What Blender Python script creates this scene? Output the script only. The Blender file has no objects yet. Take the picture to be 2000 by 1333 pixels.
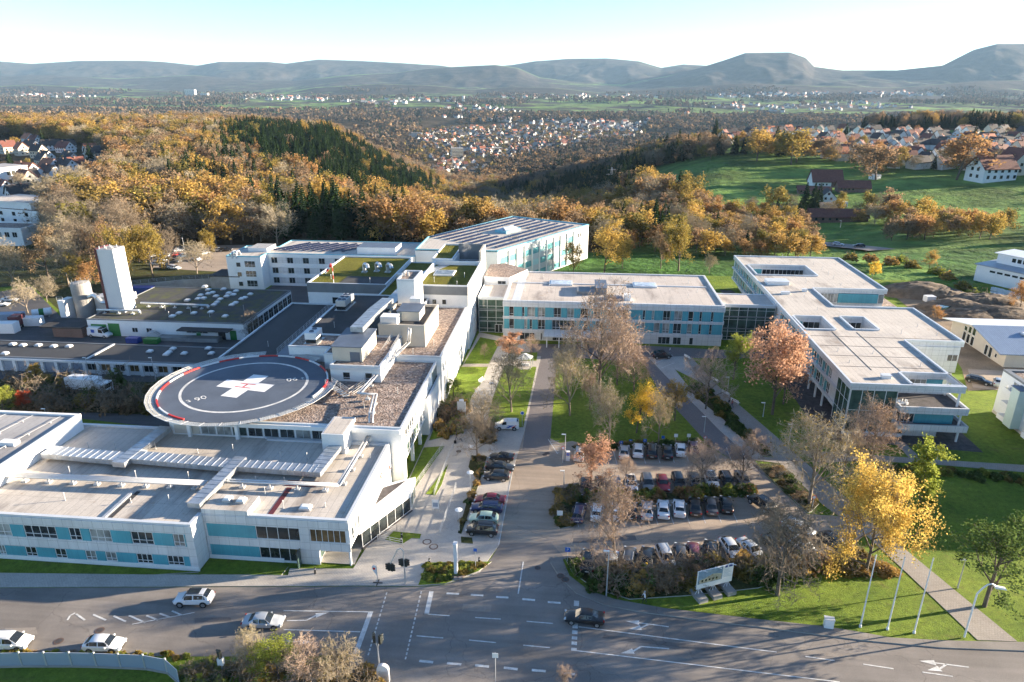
HAZE_ON = True
import bpy, bmesh, math, random
import numpy as np
from math import sin, cos, tan, atan, atan2, pi, radians, sqrt, hypot, degrees
from mathutils import Vector, Matrix
random.seed(7); RNG = np.random.default_rng(7)
SC = bpy.context.scene; COL = SC.collection
# ---------------------------------------------------------------- survey: points on the ground seen from the camera's place
F, CXP, CYP, HZ, CAMH = 1333.0, 1000.0, 666.5, 170.0, 58.0
PITCH = atan((CYP - HZ) / F); YAW = radians(5.3)
def G(u, v, z=0.0):
    a = (u - CXP) / F; b = (v - CYP) / F
    t = (CAMH - z) / (sin(PITCH) + b * cos(PITCH)); x = a * t; y = (cos(PITCH) - b * sin(PITCH)) * t
    return (x * cos(YAW) - y * sin(YAW), x * sin(YAW) + y * cos(YAW))
def GP(pts, z=0.0): return [G(u, v, z) for u, v in pts]
def PX(s, t, z):          # works on arrays too
    x = s * cos(YAW) + t * sin(YAW); y = -s * sin(YAW) + t * cos(YAW); dz = z - CAMH
    d = y * cos(PITCH) - dz * sin(PITCH); up = y * sin(PITCH) + dz * cos(PITCH)
    return CXP + F * x / d, CYP - F * up / d
# ---------------------------------------------------------------- materials
def newmat(name):
    m = bpy.data.materials.new(name); m.use_nodes = True
    nt = m.node_tree; b = nt.nodes['Principled BSDF']
    return m, nt, b
def nd(nt, typ, **kw):
    n = nt.nodes.new(typ)
    for k, v in kw.items():
        if k.startswith('i_'): n.inputs[k[2:].replace('_', ' ')].default_value = v
        else: setattr(n, k, v)
    return n
def lk(nt, a, b): nt.links.new(a, b)
def rgb(c): return (c[0], c[1], c[2], 1.0)
def pos(nt): return nd(nt, 'ShaderNodeNewGeometry').outputs['Position']
def mixc(nt, fac, a, b, blend='MIX'):
    n = nd(nt, 'ShaderNodeMix', data_type='RGBA', blend_type=blend)
    for s, v in ((0, fac), (6, a), (7, b)):
        if hasattr(v, 'links') or hasattr(v, 'is_linked'): lk(nt, v, n.inputs[s])
        else: n.inputs[s].default_value = v if s == 0 else rgb(v)
    return n.outputs[2]
def noise(nt, scale, detail=4, rough=.55, vec=None):
    n = nd(nt, 'ShaderNodeTexNoise'); n.inputs['Scale'].default_value = scale; n.inputs['Detail'].default_value = detail; n.inputs['Roughness'].default_value = rough
    lk(nt, vec if vec is not None else pos(nt), n.inputs['Vector']); return n.outputs['Fac']
def ramp(nt, fac, stops):
    r = nd(nt, 'ShaderNodeValToRGB'); lk(nt, fac, r.inputs[0]); e = r.color_ramp.elements
    while len(e) < len(stops): e.new(.5)
    for x, (p, c) in zip(e, stops): x.position = p; x.color = rgb(c) if not isinstance(c, (int, float)) else (c, c, c, 1)
    return r.outputs[0]
def bump(nt, b, h, strength=.3, dist=.1):
    n = nd(nt, 'ShaderNodeBump'); n.inputs['Strength'].default_value = strength; n.inputs['Distance'].default_value = dist
    lk(nt, h, n.inputs['Height']); lk(nt, n.outputs[0], b.inputs['Normal'])
def P(name, col, rough=.7, var=.12, scale=.6, fine=6.0, metal=0.0, spec=.5, bmp=0.0, bsc=12.0, coat=0.0):
    m, nt, b = newmat(name)
    b.inputs['Roughness'].default_value = rough; b.inputs['Metallic'].default_value = metal
    b.inputs['Specular IOR Level'].default_value = spec; b.inputs['Coat Weight'].default_value = coat
    if var > 0:
        lo = [max(0, c * (1 - var * 1.6)) for c in col]; hi = [min(1, c * (1 + var * 1.6)) for c in col]
        c1 = ramp(nt, noise(nt, scale), [(.25, lo), (.75, hi)])
        c2 = ramp(nt, noise(nt, fine, 3), [(.3, 1 - var * .8), (.7, 1 + var * .5)])
        lk(nt, mixc(nt, 1.0, c1, c2, 'MULTIPLY'), b.inputs['Base Color'])
    else: b.inputs['Base Color'].default_value = rgb(col)
    if bmp: bump(nt, b, noise(nt, bsc, 4), bmp, .1)
    return m
def grid_lines(nt, ax, ay, w, h, mortar, offset=0.0, rot=0.0):
    """brick pattern factor (1 on joints) over two world axes"""
    sx = nd(nt, 'ShaderNodeSeparateXYZ'); lk(nt, pos(nt), sx.inputs[0])
    if rot:
        mp = nd(nt, 'ShaderNodeMapping'); mp.inputs['Rotation'].default_value = (0, 0, rot); lk(nt, pos(nt), mp.inputs[0]); lk(nt, mp.outputs[0], sx.inputs[0])
    cb = nd(nt, 'ShaderNodeCombineXYZ'); lk(nt, sx.outputs[ax], cb.inputs[0]); lk(nt, sx.outputs[ay], cb.inputs[1])
    br = nd(nt, 'ShaderNodeTexBrick', offset=offset, offset_frequency=2, squash=1.0)
    br.inputs['Scale'].default_value = 1.0; br.inputs['Mortar Size'].default_value = mortar; br.inputs['Mortar Smooth'].default_value = 0.0
    br.inputs['Brick Width'].default_value = w; br.inputs['Row Height'].default_value = h
    br.inputs['Color1'].default_value = (.9, .9, .9, 1); br.inputs['Color2'].default_value = (1, 1, 1, 1)
    lk(nt, cb.outputs[0], br.inputs['Vector'])
    return br.outputs['Fac'], br.outputs['Color']
def panelled(name, col, ax, w, h, joint=.02, jcol=None, var=.05, rough=.5, offset=0.0):
    m, nt, b = newmat(name); b.inputs['Roughness'].default_value = rough
    f, c = grid_lines(nt, ax, 2, w, h, joint, offset)
    base = ramp(nt, noise(nt, .35, 5), [(.25, [x * (1 - var * 2) for x in col]), (.75, [min(1, x * (1 + var)) for x in col])])
    base = mixc(nt, .6, base, c, 'MULTIPLY')
    # rain streaks: noise stretched down the wall
    mp = nd(nt, 'ShaderNodeMapping'); mp.inputs['Scale'].default_value = (2.2, 2.2, .12); lk(nt, pos(nt), mp.inputs[0])
    st = ramp(nt, noise(nt, 1.0, 4, .6, mp.outputs[0]), [(.35, .86), (.6, 1.0)])
    base = mixc(nt, .7, base, st, 'MULTIPLY')
    lk(nt, mixc(nt, f, base, jcol or [x * .45 for x in col]), b.inputs['Base Color'])
    return m
# ---------------------------------------------------------------- mesh builder
class MB:
    def __init__(s): s.v = []; s.f = []; s.m = []
    def poly(s, pts, m=0):
        n = len(s.v); s.v += [tuple(p) for p in pts]; s.f.append(tuple(range(n, n + len(pts)))); s.m.append(m); return s
    def hexa(s, c, m=0, mt=None):    # c: 4 bottom (ccw from above) + 4 top
        n = len(s.v); s.v += [tuple(p) for p in c]
        for f, mm in (((3, 2, 1, 0), m), ((4, 5, 6, 7), m if mt is None else mt), ((0, 1, 5, 4), m), ((1, 2, 6, 5), m), ((2, 3, 7, 6), m), ((3, 0, 4, 7), m)):
            s.f.append(tuple(n + i for i in f)); s.m.append(mm)
        return s
    def box(s, x0, y0, z0, x1, y1, z1, m=0, mt=None):
        x0, x1 = min(x0, x1), max(x0, x1); y0, y1 = min(y0, y1), max(y0, y1)
        return s.hexa([(x0, y0, z0), (x1, y0, z0), (x1, y1, z0), (x0, y1, z0), (x0, y0, z1), (x1, y0, z1), (x1, y1, z1), (x0, y1, z1)], m, mt)
    def obox(s, c, size, rz=0, m=0, mt=None):   # c: centre of the base
        a, b = size[0] / 2, size[1] / 2; q = []
        for z in (c[2], c[2] + size[2]):
            for x, y in ((-a, -b), (a, -b), (a, b), (-a, b)): q.append((c[0] + x * cos(rz) - y * sin(rz), c[1] + x * sin(rz) + y * cos(rz), z))
        return s.hexa(q, m, mt)
    def prism(s, poly, z0, z1, m=0, mt=None, bottom=True):
        if area(poly) < 0: poly = poly[::-1]
        n = len(s.v); k = len(poly)
        s.v += [(p[0], p[1], z0) for p in poly] + [(p[0], p[1], z1) for p in poly]
        for i in range(k):
            j = (i + 1) % k; s.f.append((n + i, n + j, n + k + j, n + k + i)); s.m.append(m)
        s.f.append(tuple(n + k + i for i in range(k))); s.m.append(m if mt is None else mt)
        if bottom: s.f.append(tuple(n + i for i in range(k))[::-1]); s.m.append(m)
        return s
    def tube(s, p0, p1, r0, r1=None, n=8, m=0, caps=True):
        r1 = r0 if r1 is None else r1
        a = Vector(p0); b = Vector(p1); d = (b - a)
        if d.length < 1e-6: return s
        d.normalize(); u = d.orthogonal().normalized(); w = d.cross(u); k = len(s.v)
        for c, r in ((a, r0), (b, r1)):
            for i in range(n):
                x = 2 * pi * i / n; s.v.append(tuple(c + (u * cos(x) + w * sin(x)) * r))
        for i in range(n):
            j = (i + 1) % n; s.f.append((k + i, k + j, k + n + j, k + n + i)); s.m.append(m)
        if caps:
            s.f.append(tuple(k + i for i in range(n))[::-1]); s.m.append(m); s.f.append(tuple(k + n + i for i in range(n))); s.m.append(m)
        return s
    def path(s, pts, r, n=6, m=0):
        for a, b in zip(pts, pts[1:]): s.tube(a, b, r, r, n, m)
        return s
    def lathe(s, c, prof, n=16, m=0):
        k = len(s.v)
        for r, z in prof:
            for i in range(n): s.v.append((c[0] + r * cos(2 * pi * i / n), c[1] + r * sin(2 * pi * i / n), c[2] + z))
        for j in range(len(prof) - 1):
            for i in range(n):
                i2 = (i + 1) % n; s.f.append((k + j * n + i, k + j * n + i2, k + (j + 1) * n + i2, k + (j + 1) * n + i)); s.m.append(m)
        s.f.append(tuple(k + (len(prof) - 1) * n + i for i in range(n))); s.m.append(m)
        return s
    def mesh(s, name, mats, smooth=False):
        me = bpy.data.meshes.new(name); me.from_pydata(s.v, [], s.f)
        for mt in (mats if isinstance(mats, (list, tuple)) else [mats]): me.materials.append(mt)
        me.polygons.foreach_set('material_index', s.m)
        if smooth: me.polygons.foreach_set('use_smooth', [True] * len(s.f))
        me.update(); return me
    def build(s, name, mats, parent=None, smooth=False, world=True):
        return link(name, s.mesh(name, mats, smooth), parent, world)
    def lb(s, name, mats, parent=None, smooth=False): return link(name, s.mesh(name, mats, smooth), parent, False)
def area(p): return .5 * sum(p[i][0] * p[(i + 1) % len(p)][1] - p[(i + 1) % len(p)][0] * p[i][1] for i in range(len(p)))
ORG = {}
def link(name, data, parent=None, world=True):
    o = bpy.data.objects.new(name, data); COL.objects.link(o); ORG[o.name] = Vector((0, 0, 0))
    if parent is not None:
        o.parent = parent
        if world: o.location = -ORG[parent.name]
    return o
def tag(o, label=None, cat=None, group=None, kind=None):
    for k, v in (('label', label), ('category', cat), ('group', group), ('kind', kind)):
        if v: o[k] = v
    return o
def thing(name, label, cat, loc=(0, 0, 0), rz=0, group=None):
    o = bpy.data.objects.new(name, None); COL.objects.link(o); o.empty_display_size = .3
    o.location = loc; o.rotation_euler = (0, 0, rz); ORG[o.name] = Vector(loc)
    return tag(o, label, cat, group)
def copy_tree(o, parent=None):
    c = o.copy(); COL.objects.link(c); ORG[c.name] = ORG.get(o.name, Vector((0, 0, 0)))
    if parent is not None: c.parent = parent
    for ch in list(KIDS.get(o.name, [])): copy_tree(ch, c)
    return c
KIDS = {}
def index_kids(root):
    for ch in root.children: KIDS.setdefault(root.name, []).append(ch); index_kids(ch)
def dup(root, loc, rz, label=None, group=None, scale=1.0):
    if root.name not in KIDS: index_kids(root)
    c = copy_tree(root); c.location = loc; c.rotation_euler = (0, 0, rz); c.scale = (scale,) * 3
    if label: c['label'] = label
    if group: c['group'] = group
    elif 'group' in c: del c['group']
    return c
def inside(px, py, poly):
    r = False; j = len(poly) - 1
    for i in range(len(poly)):
        xi, yi = poly[i]; xj, yj = poly[j]
        if (yi > py) != (yj > py) and px < (xj - xi) * (py - yi) / (yj - yi) + xi: r = not r
        j = i
    return r
def inside_np(x, y, poly):
    r = np.zeros(x.shape, bool); j = len(poly) - 1
    for i in range(len(poly)):
        xi, yi = poly[i]; xj, yj = poly[j]
        if yi != yj:
            r ^= ((yi > y) != (yj > y)) & (x < (xj - xi) * (y - yi) / (yj - yi) + xi)
        j = i
    return r
def vnoise(x, y, seed=0):
    """smooth value noise on arrays, 0..1"""
    xi = np.floor(x).astype(np.int64); yi = np.floor(y).astype(np.int64); fx = x - xi; fy = y - yi
    fx = fx * fx * (3 - 2 * fx); fy = fy * fy * (3 - 2 * fy)
    def h(a, b):
        n = (a * 374761393 + b * 668265263 + seed * 1442695041) & 0xFFFFFFFF
        n = ((n ^ (n >> 13)) * 1274126177) & 0xFFFFFFFF
        return ((n ^ (n >> 16)) & 0xFFFF) / 65535.0
    return (h(xi, yi) * (1 - fx) + h(xi + 1, yi) * fx) * (1 - fy) + (h(xi, yi + 1) * (1 - fx) + h(xi + 1, yi + 1) * fx) * fy
def fbm(x, y, seed=0, o=4):
    r = 0; a = .5; t = 0
    for k in range(o): r = r + a * vnoise(x * 2 ** k, y * 2 ** k, seed + k); t += a; a *= .5
    return r / t
# ================================================================ terrain
TU = [-2600, -600, 0, 400, 650, 800, 900, 1000, 1150, 1250, 1400, 1600, 1800, 2000, 2600, 4600]
TD = [0, 225, 270, 330, 400, 500, 650, 800, 1000, 1300, 1700, 2200, 3000, 4500, 6000, 7500, 20000]
TZ = np.array([
 [0, 0, 0, 0, 0, 0, 2, 4, 4, 0, -20, -40, -40, -30, -15, 0, 0],
 [0, 0, 0, 0, 0, 0, 2, 4, 4, 0, -20, -40, -40, -30, -15, 0, 0],
 [0, 0, 0, 0, 0, 0, 3, 6, 6, -5, -40, -50, -45, -30, -15, 0, 0],
 [0, 0, 0, -2, -3, 0, 4, 8, 4, -10, -50, -60, -50, -35, -15, 0, 0],
 [0, 0, 0, -4, -9, -8, -3, 0, -6, -32, -60, -70, -55, -35, -15, 0, 0],
 [0, 0, -2, -8, -18, -32, -40, -46, -58, -80, -93, -95, -60, -38, -15, 0, 0],
 [0, 0, -3, -10, -27, -48, -68, -80, -88, -92, -97, -95, -62, -38, -15, 0, 0],
 [0, 0, -3, -10, -27, -48, -68, -80, -90, -95, -99, -97, -66, -38, -15, 0, 0],
 [0, 0, -3, -9, -21, -35, -45, -52, -62, -78, -95, -97, -72, -40, -15, 0, 0],
 [0, 0, -3, -8, -13, -15, -16, -22, -42, -66, -92, -95, -75, -40, -15, 0, 0],
 [0, 0, -4, -9, -9, -6, 0, 4, -10, -42, -80, -90, -75, -40, -15, 0, 0],
 [0, 0, -6, -11, -11, -6, 2, 6, 2, -28, -70, -85, -75, -40, -15, 0, 0],
 [0, 0, -3, -8, -9, -3, 4, 8, 6, -22, -65, -85, -75, -40, -15, 0, 0],
 [0, 0, -1, -5, -6, 1, 7, 10, 8, -20, -60, -80, -70, -40, -15, 0, 0],
 [0, 0, 0, 0, 0, 5, 10, 12, 10, -10, -50, -70, -60, -40, -15, 0, 0],
 [0, 0, 0, 0, 0, 5, 10, 12, 10, -10, -50, -70, -60, -40, -15, 0, 0]], float)
# far ridges: distance, front slope length, crest line in the survey's (u, v)
RIDGE = [
 (11500, 2600, [(-900, 128), (0, 125), (60, 126), (130, 131), (220, 126), (330, 126), (370, 128), (430, 134), (470, 128), (560, 128), (590, 131), (650, 124), (720, 126), (800, 130), (870, 134), (900, 138), (960, 136), (1000, 133), (1040, 127), (1100, 123), (1170, 122), (1230, 127), (1270, 138), (1310, 132), (1350, 134), (1400, 142), (1800, 142), (2100, 138), (2900, 136)]),
 (9000, 1900, [(-900, 150), (0, 152), (150, 150), (280, 156), (420, 150), (520, 158), (600, 160), (700, 150), (790, 146), (850, 139), (900, 136), (970, 133), (1010, 138), (1050, 154), (1120, 162), (1200, 166), (1280, 152), (1340, 138), (1390, 123), (1420, 113), (1500, 112), (1530, 121), (1548, 136), (1600, 142), (1700, 142), (1780, 134), (1830, 108), (1870, 98), (1920, 98), (2000, 108), (2150, 118), (2900, 130)]),
 (6600, 900, [(-900, 178), (0, 172), (120, 166), (260, 172), (400, 180), (560, 182), (640, 171), (760, 165), (860, 168), (930, 176), (1000, 170), (1080, 172), (1160, 181), (1300, 172), (1420, 164), (1560, 168), (1700, 172), (1850, 160), (2000, 158), (2900, 170)])]
def terrain(s, t, fine=True):
    s = np.asarray(s, float); t = np.asarray(t, float)
    x = s * cos(YAW) + t * sin(YAW); y = -s * sin(YAW) + t * cos(YAW)
    D = np.sqrt(x * x + y * y); yy = np.where(y > 1, y, 1)
    U = np.clip(CXP + F * x / yy, TU[0], TU[-1])
    dep = np.minimum(yy, D)
    iu = np.clip(np.searchsorted(TU, U) - 1, 0, len(TU) - 2); idd = np.clip(np.searchsorted(TD, dep) - 1, 0, len(TD) - 2)
    tu = np.array(TU, float); td = np.array(TD, float)
    fu = np.clip((U - tu[iu]) / (tu[iu + 1] - tu[iu]), 0, 1); fd = np.clip((dep - td[idd]) / (td[idd + 1] - td[idd]), 0, 1)
    fu = fu * fu * (3 - 2 * fu) * .5 + fu * .5; fd = fd * fd * (3 - 2 * fd) * .5 + fd * .5
    z = (TZ[iu, idd] * (1 - fu) + TZ[iu + 1, idd] * fu) * (1 - fd) + (TZ[iu, idd + 1] * (1 - fu) + TZ[iu + 1, idd + 1] * fu) * fd
    far = np.clip((dep - 300) / 500, 0, 1)
    z = z + far * (fbm(s / 160, t / 160, 3) - .5) * np.clip(dep / 120, 0, 22)
    for d, w, cr in RIDGE:
        cu = np.array([c[0] for c in cr], float); cv = np.array([c[1] for c in cr], float)
        crest = CAMH + (HZ - np.interp(U, cu, cv)) / F * d * (sin(PITCH) * 0 + 1.0) / cos(PITCH) ** 2 * cos(PITCH) ** 2
        wob = (fbm(s / 900, t / 900, 11 + int(d) % 7) - .5) * w * .9
        k = np.clip((dep + wob * np.clip((d - dep) / w, 0, 1) - (d - w)) / w, 0, 1); k = k * k * (3 - 2 * k)
        gul = 1 - .34 * np.abs(2 * fbm(s / 560, t / 900, 21, 5) - 1) * (1 - k) * 2
        z = np.maximum(z, z * (1 - k) + crest * k * np.clip(gul, .6, 1)) if d > 6000 else z
    return z
FIELD = [[(1235, 345), (1300, 322), (1400, 305), (1500, 303), (1700, 328), (1700, 345), (1600, 352), (1545, 375), (1500, 415), (1430, 412), (1390, 400), (1350, 395), (1230, 362)],
         [(1285, 290), (1330, 272), (1480, 268), (1485, 296), (1400, 300)],
         [(1700, 350), (1760, 332), (1880, 338), (2300, 350), (2300, 470), (1985, 468), (1930, 440), (1850, 440), (1760, 395), (1690, 430), (1640, 445), (1620, 475), (1560, 470), (1560, 455), (1690, 400)],
         [(1640, 495), (1740, 500), (1930, 560), (2000, 585), (2000, 640), (1880, 610), (1760, 560)]]
def build_terrain():
    us = np.concatenate([np.linspace(-2600, -150, 120), np.linspace(-140, 2140, 720), np.linspace(2150, 4600, 120)])
    ds = np.concatenate([np.linspace(6, 220, 40), np.geomspace(223, 5000, 420), np.geomspace(5020, 16000, 330)])
    U, D = np.meshgrid(us, ds); x = (U - CXP) / F * D; y = D
    s = x * cos(YAW) - y * sin(YAW); t = x * sin(YAW) + y * cos(YAW)
    z = terrain(s, t)
    R, C = U.shape; V = np.stack([s, t, z], -1).reshape(-1, 3)
    i = np.arange(R * C).reshape(R, C); Fq = np.stack([i[:-1, :-1], i[:-1, 1:], i[1:, 1:], i[1:, :-1]], -1).reshape(-1, 4)
    me = bpy.data.meshes.new('ground'); me.vertices.add(len(V)); me.vertices.foreach_set('co', V.ravel().astype(np.float32))
    me.loops.add(len(Fq) * 4); me.loops.foreach_set('vertex_index', Fq.ravel().astype(np.int32))
    me.polygons.add(len(Fq)); me.polygons.foreach_set('loop_start', np.arange(0, len(Fq) * 4, 4, dtype=np.int32)); me.polygons.foreach_set('use_smooth', np.ones(len(Fq), bool))
    # ground cover by place: meadow, woodland floor, built-up
    pu, pv = PX(s, t, z)
    green = np.array([.045, .105, .022]); wood = np.array([.07, .05, .028]); farwood = np.array([.042, .034, .03]); fieldc = np.array([.115, .20, .045]); town = np.array([.13, .12, .09])
    col = np.empty((R, C, 3)); col[:] = wood
    n1 = fbm(s / 500, t / 500, 5); n2 = fbm(s / 90, t / 90, 9)
    col[D < 262] = green
    rs = (D > 262) & (D < 950) & (pu > 1215) & (pv > 255); col[rs] = fieldc * .85
    for f in FIELD:
        col[inside_np(pu, pv, f)] = fieldc
    # open land beyond the woods
    gz = np.gradient(z, axis=0) / np.maximum(np.gradient(D, axis=0), 1e-3)
    fm = D > 3200
    fields = np.clip((fbm(s / 700, t / 420, 5) - .40) * 9, 0, 1) * np.clip((.085 - np.abs(gz)) * 30, 0, 1)
    cf = np.where((fbm(s / 260, t / 260, 31) > .5)[..., None], np.array([.13, .21, .05]), np.array([.11, .16, .05]))
    mixf = farwood * (1 - fields[..., None]) + cf * fields[..., None]
    mixf = mixf * (.45 + 1.1 * fbm(s / 150, t / 150, 44, 5)[..., None])
    col[fm] = mixf[fm]
    mid = (D > 1500) & (D <= 3200); col[mid] = (wood * .9)[None]
    me.update()
    ca = me.color_attributes.new('cover', 'FLOAT_COLOR', 'POINT'); c4 = np.ones((R * C, 4), np.float32); c4[:, :3] = col.reshape(-1, 3); ca.data.foreach_set('color', c4.ravel())
    m, nt, b = newmat('meadow_and_wood_floor'); b.inputs['Roughness'].default_value = .95; b.inputs['Specular IOR Level'].default_value = .1
    at = nd(nt, 'ShaderNodeVertexColor', layer_name='cover')
    v1 = ramp(nt, noise(nt, .09, 5, .6), [(.3, .62), (.7, 1.35)]); v2 = ramp(nt, noise(nt, 1.6, 4, .7), [(.3, .75), (.7, 1.25)]); v3 = ramp(nt, noise(nt, .012, 5, .6), [(.32, .5), (.68, 1.5)])
    c = mixc(nt, 1, mixc(nt, 1, at.outputs[0], v1, 'MULTIPLY'), v2, 'MULTIPLY'); c = mixc(nt, 1, c, v3, 'MULTIPLY')
    lk(nt, c, b.inputs['Base Color'])
    bump(nt, b, noise(nt, .05, 6, .7), .6, 6.0)
    me.materials.append(m)
    o = link('ground', me); tag(o, kind='structure'); return o
build_terrain()
# ================================================================ ground of the campus
def grass_mat(name, c0, c1, leaf=0.0, leafc=(.22, .12, .03)):
    m, nt, b = newmat(name); b.inputs['Roughness'].default_value = .9; b.inputs['Specular IOR Level'].default_value = .15
    big = ramp(nt, noise(nt, .13, 5, .6), [(.3, c0), (.7, c1)])
    mid = ramp(nt, noise(nt, 1.3, 5, .7), [(.3, .62), (.72, 1.35)])
    fin = ramp(nt, noise(nt, 9, 3, .7), [(.3, .7), (.7, 1.3)])
    c = mixc(nt, 1, mixc(nt, 1, big, mid, 'MULTIPLY'), fin, 'MULTIPLY')
    # trodden yellow patches
    c = mixc(nt, ramp(nt, noise(nt, .35, 6, .7), [(.56, 0.0), (.72, .55)]), c, (.15, .13, .045))
    if leaf:
        v = nd(nt, 'ShaderNodeTexVoronoi'); v.inputs['Scale'].default_value = 2.6; lk(nt, pos(nt), v.inputs['Vector'])
        dens = ramp(nt, noise(nt, .12, 4, .6), [(.42, 0.0), (.65, 1.0)])
        f = mixc(nt, 1, ramp(nt, v.outputs['Distance'], [(.12, 1.0), (.2, 0.0)]), dens, 'MULTIPLY')
        c = mixc(nt, mixc(nt, leaf, (0, 0, 0), f), c, leafc)
    lk(nt, c, b.inputs['Base Color'])
    bump(nt, b, noise(nt, 5, 5, .8), .8, .25)
    return m
def asphalt_mat(name, base, patch=.25, scale=.1):
    m, nt, b = newmat(name); b.inputs['Roughness'].default_value = .78; b.inputs['Specular IOR Level'].default_value = .35
    c = ramp(nt, noise(nt, scale, 6, .65), [(.25, [x * (1 - patch) for x in base]), (.75, [x * (1 + patch) for x in base])])
    c = mixc(nt, 1, c, ramp(nt, noise(nt, 14, 3, .7), [(.3, .8), (.7, 1.2)]), 'MULTIPLY')
    # wheel tracks and repaired seams
    mp = nd(nt, 'ShaderNodeMapping'); mp.inputs['Rotation'].default_value = (0, 0, radians(-5)); mp.inputs['Scale'].default_value = (.03, .9, 1); lk(nt, pos(nt), mp.inputs[0])
    c = mixc(nt, .5, c, ramp(nt, noise(nt, 1.0, 3, .5, mp.outputs[0]), [(.35, .72), (.65, 1.12)]), 'MULTIPLY')
    v = nd(nt, 'ShaderNodeTexVoronoi', feature='DISTANCE_TO_EDGE'); v.inputs['Scale'].default_value = .085
    dn = nd(nt, 'ShaderNodeMix', data_type='VECTOR'); dn.inputs[0].default_value = .35
    nz = nd(nt, 'ShaderNodeTexNoise'); nz.inputs['Scale'].default_value = .4; nz.inputs['Detail'].default_value = 5; lk(nt, pos(nt), nz.inputs['Vector'])
    va = nd(nt, 'ShaderNodeVectorMath', operation='MULTIPLY_ADD'); lk(nt, nz.outputs['Color'], va.inputs[0]); va.inputs[1].default_value = (4, 4, 4); lk(nt, pos(nt), va.inputs[2]); lk(nt, va.outputs[0], v.inputs['Vector'])
    c = mixc(nt, ramp(nt, v.outputs['Distance'], [(.0, .55), (.006, 0.0)]), c, [x * .35 for x in base])
    lk(nt, c, b.inputs['Base Color']); bump(nt, b, noise(nt, 20, 3), .25, .03)
    return m
def paver_mat(name, base, w=.4, h=.2, rot=radians(0), joint=.012, var=.18):
    m, nt, b = newmat(name); b.inputs['Roughness'].default_value = .8
    f, c = grid_lines(nt, 0, 1, w, h, joint, .5, rot)
    base2 = ramp(nt, noise(nt, .25, 6, .65), [(.25, [x * (1 - var) for x in base]), (.75, [x * (1 + var) for x in base])])
    base2 = mixc(nt, 1, base2, ramp(nt, noise(nt, 6, 3, .7), [(.3, .85), (.7, 1.15)]), 'MULTIPLY')
    base2 = mixc(nt, .8, base2, c, 'MULTIPLY')
    lk(nt, mixc(nt, f, base2, [x * .55 for x in base]), b.inputs['Base Color'])
    return m
M = {}
M['lawn'] = grass_mat('lawn_grass', (.085, .15, .016), (.185, .25, .03), .6)
M['bed'] = grass_mat('planting_bed_soil', (.05, .04, .02), (.07, .085, .025), .9, (.24, .13, .04))
M['asphalt'] = asphalt_mat('road_asphalt', (.215, .195, .178), .3); M['lot'] = asphalt_mat('car_park_asphalt', (.35, .285, .225), .28, .06)
M['dark_asphalt'] = asphalt_mat('service_yard_asphalt', (.085, .085, .09), .25, .2); M['footway'] = asphalt_mat('footway_asphalt', (.23, .21, .19), .25, .3)
M['paver'] = paver_mat('plaza_paving', (.46, .43, .39)); M['lane'] = paver_mat('lane_paving', (.19, .172, .17), .3, .15, var=.12); M['path'] = paver_mat('path_paving', (.33, .295, .255), .3, .3)
M['kerb'] = P('kerb_granite', (.33, .32, .3), .8, .12, 2, 12); M['white_paint'] = P('road_paint', (.62, .62, .6), .6, .2, 1.2, 9)
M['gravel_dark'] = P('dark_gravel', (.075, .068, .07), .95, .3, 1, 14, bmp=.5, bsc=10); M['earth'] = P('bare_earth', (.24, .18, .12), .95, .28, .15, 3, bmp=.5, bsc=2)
def sheet(name, px, z, m, kerb=None, world=None):
    poly = world if world else GP(px)
    b = MB()
    if kerb: b.prism(poly, -.05, z, 0, 1); mats = [kerb, m]
    else:
        if area(poly) < 0: poly = poly[::-1]
        b.poly([(p[0], p[1], z) for p in poly]); mats = [m]
    o = b.build(name, mats); tag(o, kind='structure'); return o
sheet('lawn', None, .012, M['lawn'], world=[(-190, 25), (190, 25), (200, 205), (120, 222), (-190, 222)])
ROAD = [(-700, 1150), (-200, 1150), (560, 1147), (700, 1146), (818, 1147), (870, 1143), (936, 1119), (960, 1090), (974, 1067), (1001, 922), (1026, 838), (1050, 724), (1058, 690), (1089, 690), (1075, 857),
        (1094, 866), (1118, 862), (1150, 872), (1370, 866), (1394, 881), (1497, 931), (1578, 1005), (1650, 1010), (1690, 1040), (1660, 1080), (1620, 1100), (1450, 1106), (1300, 1116), (1150, 1124), (1104, 1092), (1075, 1100),
        (1090, 1125), (1125, 1160), (1180, 1183), (1250, 1197), (1400, 1217), (1480, 1226), (1690, 1253), (1840, 1267), (2000, 1273), (2700, 1330), (2700, 1700), (820, 1700), (860, 1360), (846, 1325), (815, 1303), (780, 1291), (740, 1283), (690, 1280), (440, 1283), (0, 1281), (-700, 1285)]
sheet('road', ROAD, .02, M['asphalt'])
sheet('road', [(1001, 922), (1026, 838), (1050, 724), (1058, 690), (1089, 690), (1075, 857), (1094, 866), (1118, 862), (1150, 872), (1370, 866), (1394, 881), (1497, 931), (1578, 1005), (1650, 1010), (1690, 1040), (1660, 1080), (1620, 1100), (1450, 1106), (1300, 1116), (1150, 1124), (1104, 1092), (1078, 1062), (975, 1060)], .028, M['lot'])
sheet('road', [(1058, 690), (1089, 690), (1075, 857), (1072, 880), (1020, 880), (1026, 838), (1050, 724)], .036, M['lane'])
sheet('road', [(1256, 700), (1265, 699), (1310, 745), (1360, 795), (1400, 836), (1474, 900), (1497, 931), (1440, 905), (1387, 872), (1338, 818), (1288, 766), (1256, 709)], .036, M['lane'])
sheet('road', [(1036, 672), (1260, 676), (1410, 684), (1530, 692), (1530, 701), (1350, 700), (1266, 702), (1250, 708), (1089, 697), (1036, 697)], .044, M['lane'])
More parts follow.
